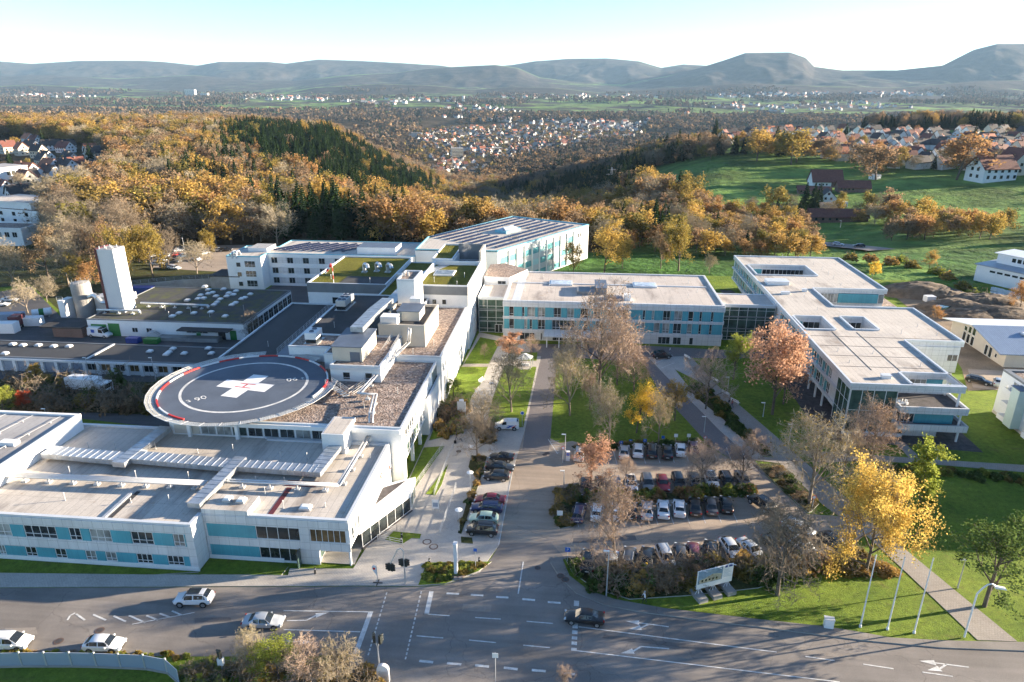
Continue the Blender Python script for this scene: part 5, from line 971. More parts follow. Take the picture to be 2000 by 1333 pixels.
# body profile stations: (x fraction from nose, belt height, top height, belt half width, top half width, cabin flag)
BODY = {
 'sedan': (4.6, 1.78, [(0, .52, .58, .70, .55), (.03, .62, .68, .83, .66), (.14, .72, .80, .88, .74), (.27, .82, .90, .89, .76), (.41, .88, 1.40, .89, .60), (.56, .90, 1.44, .89, .61), (.70, .92, 1.38, .88, .58), (.84, .94, 1.0, .87, .70), (.96, .92, .98, .84, .70), (1, .80, .86, .76, .62)], (3, 4, 6, 7)),
 'hatch': (4.15, 1.76, [(0, .52, .60, .70, .55), (.035, .64, .72, .83, .66), (.14, .76, .84, .87, .74), (.25, .86, .95, .88, .76), (.39, .92, 1.43, .88, .60), (.56, .94, 1.49, .88, .62), (.78, .96, 1.46, .87, .60), (.93, .98, 1.16, .85, .66), (.985, .90, 1.0, .82, .66), (1, .74, .84, .76, .62)], (3, 4, 6, 7)),
 'wagon': (4.7, 1.80, [(0, .52, .58, .70, .55), (.03, .62, .70, .83, .66), (.14, .73, .82, .89, .74), (.26, .84, .93, .90, .77), (.39, .90, 1.42, .90, .61), (.56, .92, 1.47, .90, .63), (.84, .96, 1.45, .88, .61), (.955, .98, 1.12, .86, .66), (.99, .88, .98, .82, .66), (1, .72, .82, .76, .62)], (3, 4, 6, 7)),
 'suv': (4.45, 1.86, [(0, .60, .70, .74, .60), (.03, .76, .86, .86, .70), (.14, .90, .99, .91, .78), (.25, .98, 1.08, .92, .80), (.37, 1.02, 1.60, .92, .66), (.56, 1.04, 1.68, .92, .68), (.82, 1.07, 1.64, .91, .66), (.945, 1.08, 1.26, .89, .72), (.99, .95, 1.08, .85, .70), (1, .78, .90, .80, .66)], (3, 4, 6, 7)),
 'mpv': (4.4, 1.82, [(0, .54, .66, .72, .58), (.03, .70, .80, .84, .68), (.12, .84, .93, .89, .76), (.2, .93, 1.04, .90, .77), (.38, .98, 1.60, .90, .64), (.56, 1.0, 1.66, .90, .66), (.84, 1.02, 1.62, .89, .64), (.955, 1.03, 1.22, .87, .70), (.99, .92, 1.04, .84, .68), (1, .76, .88, .78, .64)], (3, 4, 6, 7)),
 'van': (5.9, 2.05, [(0, .70, .82, .84, .70), (.025, .92, 1.04, .96, .82), (.1, 1.06, 1.18, 1.0, .86), (.16, 1.14, 1.26, 1.01, .88), (.27, 1.22, 2.25, 1.02, .84), (.45, 1.24, 2.5, 1.02, .86), (.9, 1.24, 2.5, 1.02, .86), (.985, 1.24, 2.42, 1.01, .84), (.995, 1.2, 1.6, 1.0, .84), (1, .8, 1.1, .98, .84)], (3, 4, 4, 5)),
 'small_van': (4.4, 1.84, [(0, .56, .68, .74, .6), (.03, .74, .84, .86, .7), (.14, .9, .98, .9, .78), (.22, 1.0, 1.1, .91, .8), (.38, 1.05, 1.72, .91, .72), (.5, 1.06, 1.8, .91, .74), (.9, 1.06, 1.8, .91, .74), (.985, 1.06, 1.7, .9, .72), (.995, 1.0, 1.2, .88, .72), (1, .8, .95, .84, .7)], (3, 4, 6, 7)),
 'roadster': (4.1, 1.8, [(0, .48, .54, .68, .55), (.03, .58, .64, .84, .66), (.16, .70, .78, .89, .74), (.34, .80, .88, .9, .76), (.47, .84, 1.24, .9, .56), (.58, .86, 1.27, .9, .56), (.68, .88, 1.2, .9, .54), (.8, .9, .96, .89, .7), (.95, .86, .93, .85, .7), (1, .72, .8, .76, .62)], (3, 4, 6, 7))}
CARS = {}
def car_proto(kind, soft=False):
    L, Wd, ST, (gw0, gw1, gr0, gr1) = BODY[kind]; t = thing('parked_car', 'x', 'car'); zb = .24 if kind not in ('suv', 'van') else .32
    def ring(s):
        x, zbelt, ztop, wb, wt = s; X_ = L / 2 - x * L; lo = zb + (.14 if x < .02 or x > .985 else 0)
        return [(X_, -wb * .86, lo), (X_, -wb, lo + .16), (X_, -wb * 1.0, (lo + zbelt) / 2 + .05), (X_, -wb * .985, zbelt - .04), (X_, -wb * .93, zbelt + .0), (X_, -wt, ztop - .05), (X_, -wt * .82, ztop), (X_, 0, ztop + .025),
                (X_, wt * .82, ztop), (X_, wt, ztop - .05), (X_, wb * .93, zbelt), (X_, wb * .985, zbelt - .04), (X_, wb * 1.0, (lo + zbelt) / 2 + .05), (X_, wb, lo + .16), (X_, wb * .86, lo)]
    R_ = [ring(s) for s in ST]; b = MB(); n = 15
    for r in R_: b.v += r
    for i in range(len(R_) - 1):
        for k in range(n):
            k2 = (k + 1) % n; b.f.append((i * n + k, i * n + k2, (i + 1) * n + k2, (i + 1) * n + k)); b.m.append(1 if soft and 4 <= i <= 6 and 4 < k < 10 else 0)
    b.f.append(tuple(range(n))[::-1]); b.m.append(0); b.f.append(tuple((len(R_) - 1) * n + k for k in range(n))); b.m.append(0)
    body = b.build('body', [PAINT['white'], M['trim']], t, True, False); bm = bmesh.new(); bm.from_mesh(body.data)
    for e_ in bm.edges: e_.smooth = len(e_.link_faces) == 2 and e_.calc_face_angle(0) < .42
    bm.to_mesh(body.data); bm.free()
    def quad_on(i, j, k0, k1, fa, fb, ga, gb, off):   # patch between stations i..j and ring points k0..k1
        def pt(f, g):
            a = Vector(R_[i][k0]).lerp(Vector(R_[j][k0]), f); c = Vector(R_[i][k1]).lerp(Vector(R_[j][k1]), f); return a.lerp(c, g)
        q = [pt(fa, ga), pt(fb, ga), pt(fb, gb), pt(fa, gb)]; nrm = (q[1] - q[0]).cross(q[3] - q[0]).normalized(); c = (q[0] + q[2]) / 2
        if nrm.dot(Vector((0 if abs(c.y) > .45 else c.x, c.y, .4))) < 0: nrm = -nrm
        return [tuple(p + nrm * off) for p in q]
    def patch(name, qs, m):
        g = MB()
        for q in qs: g.poly(q)
        return g.build(name, M[m], t, False, False)
    for nm_, i_, j_, f1 in (('windscreen', gw0, gw1, .95), ('rear_window', gr0, gr1, .9)): patch(nm_, [quad_on(i_, j_, k, k + 1, .06, f1, .25 if k == 5 else 0, .75 if k == 8 else 1, .014) for k in (5, 6, 7, 8)], 'car_glass')
    for k0, k1 in ((4, 5), (10, 9)):
        patch('side_window', [quad_on(gw0, gw1, k0, k1, .55, 1.0, .1, .95, .012), quad_on(gw1, gw1 + 1, k0, k1, 0, .9, .1, .95, .012)], 'car_glass')
        if kind not in ('van', 'small_van'): patch('side_window', [quad_on(gw1 + 1, gr0, k0, k1, .06, .98, .1, .95, .012)] + ([quad_on(gr0, gr1, k0, k1, .04, .5, .12, .9, .012)] if kind != 'sedan' else []), 'car_glass')
    r = .33 if kind not in ('suv', 'van') else .37
    for sx in (L / 2 - .86 * (1 if kind != 'van' else 1.15), -L / 2 + .84 * (1 if kind != 'van' else 1.3)):
        for sy in (-1, 1):
            y = sy * (Wd / 2 - .09); MB().tube((sx, sy * (Wd / 2 - .14), r + .02), (sx, sy * (Wd / 2 + .012), r + .02), r + .055, n=18).build('wheel_arch', M['trim'], t, False, False)
            w_ = MB().tube((sx, y - sy * .1, r), (sx, y + sy * .125, r), r, n=18).build('wheel', M['tyre'], t, False, False); MB().tube((sx, y + sy * .11, r), (sx, y + sy * .135, r), r * .66, n=12).build('rim', M['alloy'], w_, False, False)
    z1 = ST[1][1]
    for sy in (-1, 1):
        MB().obox((L / 2 - .12, sy * ST[1][3] * .74, z1 - .06), (.2, .34, .13), -sy * .35).lb('headlight', M['lamp_clear'], t); MB().obox((-L / 2 + .07, sy * ST[-2][3] * .84, ST[-2][1] - .14), (.14, .2, .17), sy * .25).lb('tail_light', M['lamp_red'], t)
        MB().obox((L / 2 - ST[gw0][0] * L - .42, sy * (Wd / 2 + .1), ST[gw0][1] + .02), (.14, .2, .13), 0).lb('wing_mirror', PAINT['white'], t)
    MB().box(L / 2 - .03, -.42, zb + .16, L / 2 + .018, .42, zb + .3).lb('grille', M['trim'], t); MB().box(-L / 2 - .018, -.26, zb + .34, -L / 2 + .04, .26, zb + .45).lb('number_plate', M['plate'], t)
    if kind in ('suv', 'wagon', 'mpv'):
        for sy in (-1, 1): MB().tube((L / 2 - ST[4][0] * L - .2, sy * ST[5][4] * .9, ST[5][2] + .03), (L / 2 - ST[6][0] * L, sy * ST[5][4] * .9, ST[6][2] + .05), .025, n=5).lb('roof_rail', M['alloy'] if kind != 'suv' else M['trim'], t)
    if kind == 'suv': MB().box(-.9, -.5, ST[5][2] + .012, .55, .5, ST[5][2] + .035).lb('sunroof', M['car_glass'], t)
    return t
NCAR = 0
def car(kind, colour, u, v, head, label, group=None, z=0.03, name='parked_car', xy=None):
    """head: degrees, 0 towards +x, 90 away from the street"""
    global NCAR
    key = (kind, name)
    if key not in CARS: CARS[key] = car_proto(kind, kind == 'roadster'); CARS[key].name = name; t = CARS[key]; index_kids(t)
    else: t = dup(CARS[key], (0, 0, 0), 0); t.name = name
    if kind == 'roadster': pass
    x, y = xy or G(u, v, z); t.location = (x, y, z); t.rotation_euler = (0, 0, radians(head)); tag(t, label, 'van' if 'van' in kind else 'car', group)
    for ch in t.children:
        if ch.name.split('.')[0] in ('body', 'wing_mirror'):
            ch.material_slots[0].link = 'OBJECT'; ch.material_slots[0].material = PAINT[colour]
    NCAR += 1; return t
RD = 5.3
car('suv', 'white', 381, 1177, 180 + RD, 'white SUV with black roof panel driving along the kerb by the front wing', name='car'); car('sedan', 'silver', 516, 1221, RD, 'silver saloon driving towards the stop line', name='car')
car('hatch', 'white', 206, 1266, RD, 'white hatchback driving near the glazed noise fence', name='car'); car('mpv', 'white', 22, 1262, RD, 'white people carrier cut by the photo edge behind the white hatchback', name='car')
car('sedan', 'black', 1141, 1213, 180 - 3, 'black saloon crossing the dashed squares at the junction', name='car'); car('mpv', 'light_silver', 1558, 1039, -38, 'silver people carrier driving out between the parking rows', name='car', z=.04)
car('small_van', 'white', 990, 837, 180 + 4, 'white delivery van with blue and red stripes parked beside the drive', z=.11, name='delivery_van'); DV = bpy.context.scene.objects['delivery_van']
M['stripe_blue'] = P('stripe_blue', (.02, .09, .38), .4, 0); M['stripe_red'] = P('stripe_red', (.5, .03, .05), .4, 0)
def vinyl(t, Wd, polys):
    for pts, m in polys: MB().poly([(x, Wd, z) for x, z in pts]).lb('side_stripe', M[m], t)
vinyl(DV, .93, [([(-.3, .5), (.3, .5), (-.75, 1.05), (-1.35, 1.05)], 'stripe_blue'), ([(-1.0, .55), (-.7, .55), (-1.5, 1.05), (-1.8, 1.05)], 'stripe_red'), ([(.1, .9), (-.5, .9), (-.9, 1.04), (-.3, 1.04)], 'stripe_blue')])
car('suv', 'black', 1292, 699, 12, 'black estate SUV with silver roof rails parked in front of the pavilion', z=.1); car('wagon', 'black', 1910, 748, -35, 'black estate car parked on the yard beside the apartment block', z=.08); car('hatch', 'silver', 1949, 752, 60, 'silver car half hidden behind the apartment block', z=.08)
g = 'cars parked along the drive'
for k, c, u, v, h, l in (('roadster', 'black', 980, 898, 178, 'black soft-top roadster, first of the row by the lone bare tree'), ('sedan', 'black', 977, 918, -2, 'black saloon between the roadster and the small black hatchback'), ('hatch', 'black', 970, 935, 178, 'small black hatchback beside the empty bay of the drive row'), ('sedan', 'dark_red', 957, 982, 178, 'dark red saloon after the empty bay of the drive row'), ('wagon', 'dark_blue', 951, 998, 178, 'dark blue estate between the dark red saloon and pale green car'), ('hatch', 'light_green', 945, 1019, 178, 'pale green hatchback second from the street in the drive row'), ('mpv', 'black', 942, 1041, 178, 'black compact nearest the street in the drive row')): car(k, c, u, v, h, l, g, .11)
g = 'cars in the top parking row'
for k, c, u, v, h, l in (('sedan', 'silver', 1132, 892, 84, 'silver saloon alone beside the ticket machine in the top row'), ('sedan', 'silver', 1219, 889, 84, 'silver saloon beside the white estate in the top row'), ('mpv', 'white', 1246, 886, 84, 'white estate with black rear window in the top row'), ('wagon', 'black', 1273, 886, 84, 'black estate next to the white estate in the top row'), ('sedan', 'black', 1303, 888, 84, 'low black saloon between black estate and white coupe in the top row'), ('hatch', 'white', 1329, 884, 84, 'white hatchback second from the lane in the top row'), ('hatch', 'purple_red', 1354, 880, 84, 'purple-red hatchback at the lane end of the top row')): car(k, c, u, v, h, l, g, .05)
g = 'cars in the row north of the hedge strip'
for k, c, u, v, h, l in (('suv', 'dark_grey', 1143, 960, -88, 'dark grey SUV at the drive end of the row behind the hedge'), ('wagon', 'black', 1173, 956, -88, 'black estate beside the dark SUV behind the hedge'), ('mpv', 'steel_blue', 1203, 957, -88, 'steel-blue minivan behind the hedge strip'), ('suv', 'white', 1232, 953, -88, 'white off-roader with dark roof glass behind the hedge'), ('mpv', 'grey', 1264, 950, -88, 'grey people carrier behind the hedge next to the red car'), ('hatch', 'red', 1294, 950, -88, 'red hatchback behind the hedge strip'), ('wagon', 'black', 1325, 947, -88, 'black estate beside the red hatchback behind the hedge'), ('hatch', 'dark_grey', 1357, 946, -88, 'dark grey hatchback under the bare tree behind the hedge'), ('suv', 'light_silver', 1388, 945, -88, 'pale silver SUV partly hidden by a bare tree behind the hedge'), ('wagon', 'black', 1420, 945, -86, 'black estate second from the lane behind the hedge'), ('sedan', 'dark_grey', 1450, 943, -86, 'dark saloon at the lane end of the row behind the hedge')): car(k, c, u, v, h, l, g, .05)
g = 'cars in the row south of the hedge strip'
for k, c, u, v, h, l in (('wagon', 'dark_blue', 1131, 1008, 82, 'dark blue estate at the drive end of the row below the hedge'), ('hatch', 'white', 1166, 1007, 84, 'white hatchback under the pale bare tree, nearer the drive'), ('mpv', 'white', 1198, 1006, 84, 'white minivan under the pale bare tree, farther from the drive'), ('hatch', 'black', 1233, 1004, 84, 'black hatchback half hidden by twigs beside the silver saloon'), ('sedan', 'silver', 1263, 1003, 84, 'silver saloon with sunroof below the hedge'), ('sedan', 'white', 1295, 1001, 84, 'white coupe beside the silver saloon below the hedge'), ('hatch', 'white', 1326, 999, 84, 'white sporty hatchback beside the white coupe below the hedge'), ('sedan', 'black', 1357, 996, 84, 'black saloon beside the white sporty hatchback below the hedge'), ('sedan', 'dark_grey', 1388, 994, 84, 'dark grey saloon with red tail lamps below the hedge'), ('hatch', 'black', 1418, 992, 84, 'boxy black hatchback last of the tight row below the hedge'), ('suv', 'black', 1487, 990, 122, 'black SUV parked askew alone at the lane end below the hedge')): car(k, c, u, v, h, l, g, .05)
g = 'cars in the row beside the street shrubs'
for k, c, u, v, h, l in (('suv', 'black', 1148, 1104, 86, 'black SUV with red tail lamps by the blue parking sign'), ('sedan', 'silver', 1196, 1108, -92, 'silver saloon behind the tall street lamp post'), ('wagon', 'dark_grey', 1227, 1098, 80, 'dark grey estate behind twigs beside the lamp post'), ('sedan', 'black', 1263, 1097, 82, 'black saloon with glinting tail lamp behind the shrubs'), ('mpv', 'silver', 1299, 1095, -80, 'silver people carrier facing the street shrubs'), ('hatch', 'dark_grey', 1328, 1088, 82, 'dark hatchback beside the silver people carrier at the shrubs'), ('hatch', 'purple_red', 1354, 1086, 82, 'dark purple hatchback under the shrubs above the billboard'), ('sedan', 'black', 1388, 1083, 82, 'black saloon deep in the shrubs behind the billboard'), ('hatch', 'light_silver', 1426, 1078, -75, 'pale silver hatchback nose-out above the billboard'), ('sedan', 'silver', 1466, 1080, -62, 'silver saloon angled beside the dark bare tree'), ('suv', 'silver', 1567, 1077, -58, 'silver SUV with panoramic roof by the yellow bush'), ('hatch', 'dark_grey', 1515, 1070, -60, 'dark hatchback hidden behind the dark bare tree'), ('suv', 'black', 1626, 1069, -62, 'black SUV tucked under the big yellow tree')): car(k, c, u, v, h, l, g, .05)
car('van', 'white', 140, 655, -8, 'plain white panel van parked at the brick shed', z=.05, name='panel_van'); car('van', 'white', 197, 658, -8, 'white panel van with blue side print before the green gates', z=.05, name='panel_van')
vinyl([o for o in SC.objects if o.name.startswith('panel_van') and o.type == 'EMPTY'][-1], -1.035, [([(-1.6, 1.3), (-.6, 1.3), (-.6, 2.1), (-1.6, 2.1)], 'stripe_blue')])
g = 'cars in the woodland car park'; rr = random.Random(11)
for i, (u, v, c, h) in enumerate(((348, 492, 'silver', 60), (346, 501, 'red', 60), (357, 503, 'steel_blue', 60), (340, 500, 'black', 60), (330, 503, 'white', 75), (343, 513, 'dark_grey', -20), (314, 512, 'white', 10), (341, 526, 'white', -15), (318, 500, 'steel_blue', 60), (428, 491, 'silver', 20), (441, 491, 'black', 20), (415, 490, 'dark_grey', 20), (384, 509, 'white', -30), (398, 498, 'white', 60), (306, 518, 'light_silver', 10), (324, 524, 'dark_grey', -15), (300, 503, 'silver', 70))):
    car(('hatch', 'wagon', 'sedan')[i % 3], c, u, v, h, 'car parked under trees in the woodland car park beyond the chimney', g, .07)
for i, (u, v, c, h, l) in enumerate(((20, 589, 'white', 8, 'white saloon on the service road below the bare tree'), (2, 598, 'white', 8, 'white car cut by the photo edge on the service road'))): car('sedan', c, u, v, h, l, None, .05)
for u, v, c, h, l in ((1637, 478, 'white', -12, 'white car driving on the valley road beyond the ward building'), (1676, 489, 'black', 170, 'dark car driving on the valley road beyond the ward building')):
    x, y = G(u, v, -6.5); car('wagon', c, 0, 0, h, l, None, float(terrain([x], [y])[0]) + .45, 'car', (x, y))
def lorry(u, v, rz, lab, L_, cab, boxc, z=.05):
    x, y = G(u, v); t = thing('lorry', lab, 'lorry', (x, y, z), radians(rz)); MB().box(-L_ / 2, -1.2, 1.0, L_ / 2 - 2.2, 1.2, 3.3).lb('cargo_box', boxc, t); MB().box(L_ / 2 - 2.0, -1.15, .55, L_ / 2, 1.15, 2.6).lb('cab', cab, t); MB().box(L_ / 2, -1.0, 1.5, L_ / 2 + .03, 1.0, 2.4).lb('windscreen', M['car_glass'], t); MB().box(-L_ / 2, -1.0, .6, L_ / 2, 1.0, .98).lb('chassis', M['trim'], t)
    for sx in (-L_ / 2 + 1.2, L_ / 2 - 1.2):
        for sy in (-1, 1): MB().tube((sx, sy * .85, .5), (sx, sy * 1.17, .5), .5, n=14).lb('wheel', M['tyre'], t)
    return t
lorry(178, 768, -6, 'white box lorry half hidden by shrubs below the garage row', 9, PAINT['white'], M['white'], .13); lorry(32, 643, -80, 'small lorry with dark red body among the white containers', 5.4, PAINT['steel_blue'], M['dkred'])
def container(u, v, rz, lab, size, m, cat='container'):
    x, y = G(u, v); t = thing('container', lab, cat, (x, y, .04), radians(rz)); MB().obox((0, 0, .1), size).lb('body', m, t); r = MB()
    for k in range(int(size[0] / .45)): xx = -size[0] / 2 + .25 + k * .45; r.box(xx, -size[1] / 2 - .05, .2, xx + .12, -size[1] / 2 - .002, size[2] - .1)
    r.lb('rib', m, t); MB().obox((0, 0, 0), (size[0] * .9, size[1] * .9, .1)).lb('skid', M['trim'], t)
container(60, 636, 10, 'white open-top container beside the small tank', (6, 2.4, 2.2), M['white']); container(12, 650, 6, 'white container at the photo edge of the yard', (6, 2.5, 2.6), M['white']); container(12, 630, 12, 'pale blue container stacked with others behind the white one', (9, 2.5, 2.4), M['blue_grey'])
M['navy'] = P('navy_paint', (.02, .05, .25), .5, .1); container(282, 576, 8, 'dark blue skip container behind the service building', (6, 2.4, 2.4), M['navy']); container(312, 578, 8, 'low blue skip with rubbish behind the service building', (6, 2.2, 1.6), M['navy'])
M['orange'] = P('orange_paint', (.5, .15, .02), .6, .1); container(521, 661, 40, 'small white and orange site container by the service building corner', (2.6, 2.2, 2.2), M['white']); container(262, 670, 0, 'dark blue rubbish skip before the service wall', (3, 1.7, 1.3), M['navy']); container(298, 671, 0, 'green rubbish skip before the service wall', (3.4, 1.7, 1.2), M['green_door'])
x, y = G(84, 620); t = thing('tank', 'small white tank with green band lying on the verge', 'tank', (x, y, .05), radians(35)); MB().tube((-2.2, 0, 1.4), (2.2, 0, 1.4), 1.0, n=18).lb('shell', M['white'], t); MB().tube((-.6, 0, 1.4), (.5, 0, 1.4), 1.012, n=18).lb('band', M['green_door'], t); MB().box(-1.6, -.6, 0, -1.3, .6, .7).box(1.3, -.6, 0, 1.6, .6, .7).lb('cradle', M['concrete'], t)
# ================================================================ plants
def leaf_mat(name, cols, trans=.45, hv=.45):
    m = bpy.data.materials.new(name); m.use_nodes = True; nt = m.node_tree; nt.nodes.clear(); out = nt.nodes.new('ShaderNodeOutputMaterial')
    oi = nt.nodes.new('ShaderNodeObjectInfo'); g = pos(nt)
    if trans > .3: cols = [[v * 1.15 + .018 for v in x] for x in cols]
    c = ramp(nt, oi.outputs['Random'], [(i / (len(cols) - 1), x) for i, x in enumerate(cols)])
    n1 = ramp(nt, noise(nt, 1.3, 3, .6), [(.3, 1 - hv), (.7, 1 + hv)]); c = mixc(nt, 1, c, n1, 'MULTIPLY')
    c = mixc(nt, ramp(nt, noise(nt, .45, 2), [(.5, 0.0), (.75, .35)]), c, [x * f for x, f in zip(cols[0], (.8, .95, .9))])
    d = nt.nodes.new('ShaderNodeBsdfDiffuse'); t = nt.nodes.new('ShaderNodeBsdfTranslucent'); mx = nt.nodes.new('ShaderNodeMixShader'); mx.inputs[0].default_value = trans
    for s in (d, t): lk(nt, c, s.inputs['Color'])
    lk(nt, d.outputs[0], mx.inputs[1]); lk(nt, t.outputs[0], mx.inputs[2]); lk(nt, mx.outputs[0], out.inputs[0]); return m
LM = {'gold': leaf_mat('golden_leaves', [(.34, .22, .055), (.40, .27, .065), (.30, .19, .06), (.37, .24, .06)]), 'orange': leaf_mat('orange_leaves', [(.30, .165, .065), (.34, .19, .07), (.26, .15, .065), (.33, .20, .08)]),
      'brown': leaf_mat('russet_leaves', [(.23, .15, .085), (.27, .175, .095), (.20, .135, .08), (.26, .185, .105)]), 'olive': leaf_mat('olive_leaves', [(.20, .15, .035), (.26, .19, .04), (.15, .13, .03), (.22, .14, .04)]),
      'green': leaf_mat('green_leaves', [(.06, .10, .018), (.09, .13, .025), (.05, .085, .016)]), 'lime': leaf_mat('yellow_green_leaves', [(.22, .25, .035), (.25, .27, .05), (.2, .22, .03)]), 'yellow': leaf_mat('yellow_leaves', [(.60, .41, .05), (.64, .45, .06), (.57, .38, .04)]),
      'needle': leaf_mat('dark_needles', [(.022, .042, .016), (.03, .052, .02), (.018, .034, .016)], .12), 'pink': leaf_mat('coppery_leaves', [(.40, .23, .145), (.43, .26, .165), (.36, .21, .14)]), 'amber': leaf_mat('amber_leaves', [(.47, .32, .075), (.52, .37, .09), (.43, .28, .065)]), 'red': leaf_mat('red_leaves', [(.38, .06, .03), (.42, .08, .03), (.34, .07, .03)])}
M['bark'] = P('bark', (.115, .09, .07), .9, .25, 1, 8, bmp=.4); M['bark_pale'] = P('pale_bark', (.22, .18, .14), .9, .25, 1, 8)
M['twig'] = leaf_mat('grey_brown_twigs', [(.22, .175, .13), (.26, .21, .155), (.2, .16, .12)], 0, .3); M['twig_red'] = leaf_mat('reddish_twigs', [(.36, .275, .22), (.32, .245, .195), (.39, .3, .24)], 0, .3); M['twig_pale'] = leaf_mat('pale_twigs', [(.34, .29, .215), (.30, .25, .18), (.37, .32, .24)], 0, .3)
def skeleton(rng, H, spread, th, lev=4, nb=(6, 5, 4, 4), up=.35, r0=None):
    """branch segments (p, q, r0, r1, level)"""
    segs = []; r0 = r0 or H * .02
    def grow(p, d, L, r, l):
        n = 3 if l < 2 else 2; pts = [p]
        for i in range(n):
            d = (d + Vector(rng.normal(0, .16 + .05 * l if l else .045, 3)) + Vector((0, 0, up * .16 * (l > 0)))).normalized(); q = pts[-1] + d * (L / n); segs.append((pts[-1].copy(), q.copy(), r * (1 - .55 * i / n), r * (1 - .55 * (i + 1) / n), l)); pts.append(q)
        if l >= lev: return
        k = nb[l]
        for i in range(k):
            f = (.42 + .58 * (i + rng.random()) / k) if l else (th + (1 - th) * (i + rng.random()) / k); x = f * n; j = min(int(x), n - 1); b = pts[j].lerp(pts[j + 1], x - j)
            az = i * 2.4 + rng.random() * 1.3; tilt = radians(rng.uniform(34, 68)) if l else radians(rng.uniform(32, 62) * (1.1 - .35 * f))
            u = d.orthogonal().normalized(); w = d.cross(u); nd_ = d * cos(tilt) + (u * cos(az) + w * sin(az)) * sin(tilt)
            grow(b, nd_, L * (spread if l == 0 else .58) * rng.uniform(.75, 1.15) * (1.15 - .35 * f if l == 0 else 1), r * (1 - .5 * f) * .55, l + 1)
    grow(Vector((0, 0, 0)), Vector((0, 0, 1)), H * .78, r0, 0); return segs
def seg_mesh(name, segs, n, m, rmin=.0):
    b = MB()
    for p, q, a, c, l in segs: b.tube(p, q, max(a, rmin), max(c, rmin), n, caps=False)
    return b.mesh(name, m, True)
def cards(name, pts, size, m, rng, flat=0.0, asp=1.5, droop=None):
    """leaf-sized faces at PTS (numpy n x 3)"""
    n = len(pts); s = rng.uniform(.6, 1.3, n)[:, None] * size
    a = rng.normal(size=(n, 3)); a[:, 2] *= (1 - flat); a /= np.linalg.norm(a, axis=1)[:, None]; r = rng.normal(size=(n, 3)); b = np.cross(a, r); b /= np.linalg.norm(b, axis=1)[:, None]
    a *= s * asp / 2; b *= s / 2; V = np.stack([pts - a, pts + b * .9 - a * .1, pts + a, pts - b * .9 + a * .1], 1).reshape(-1, 3)
    return qmesh(name, V, m)
def qmesh(name, V, m, smooth=False):
    me = bpy.data.meshes.new(name); k = len(V); me.vertices.add(k); me.vertices.foreach_set('co', np.ascontiguousarray(V, np.float32).ravel()); me.loops.add(k); me.loops.foreach_set('vertex_index', np.arange(k, dtype=np.int32)); me.polygons.add(k // 4); me.polygons.foreach_set('loop_start', np.arange(0, k, 4, dtype=np.int32)); me.update(); me.materials.append(m); return me
def tip_points(segs, lev, per, jit, rng):
    P_ = []
    for p, q, a, c, l in segs:
        if l >= lev:
            for _ in range(per): f = rng.random(); P_.append(tuple(p.lerp(q, f) + Vector(rng.normal(0, jit, 3))))
    return np.array(P_)
PROTO = {}
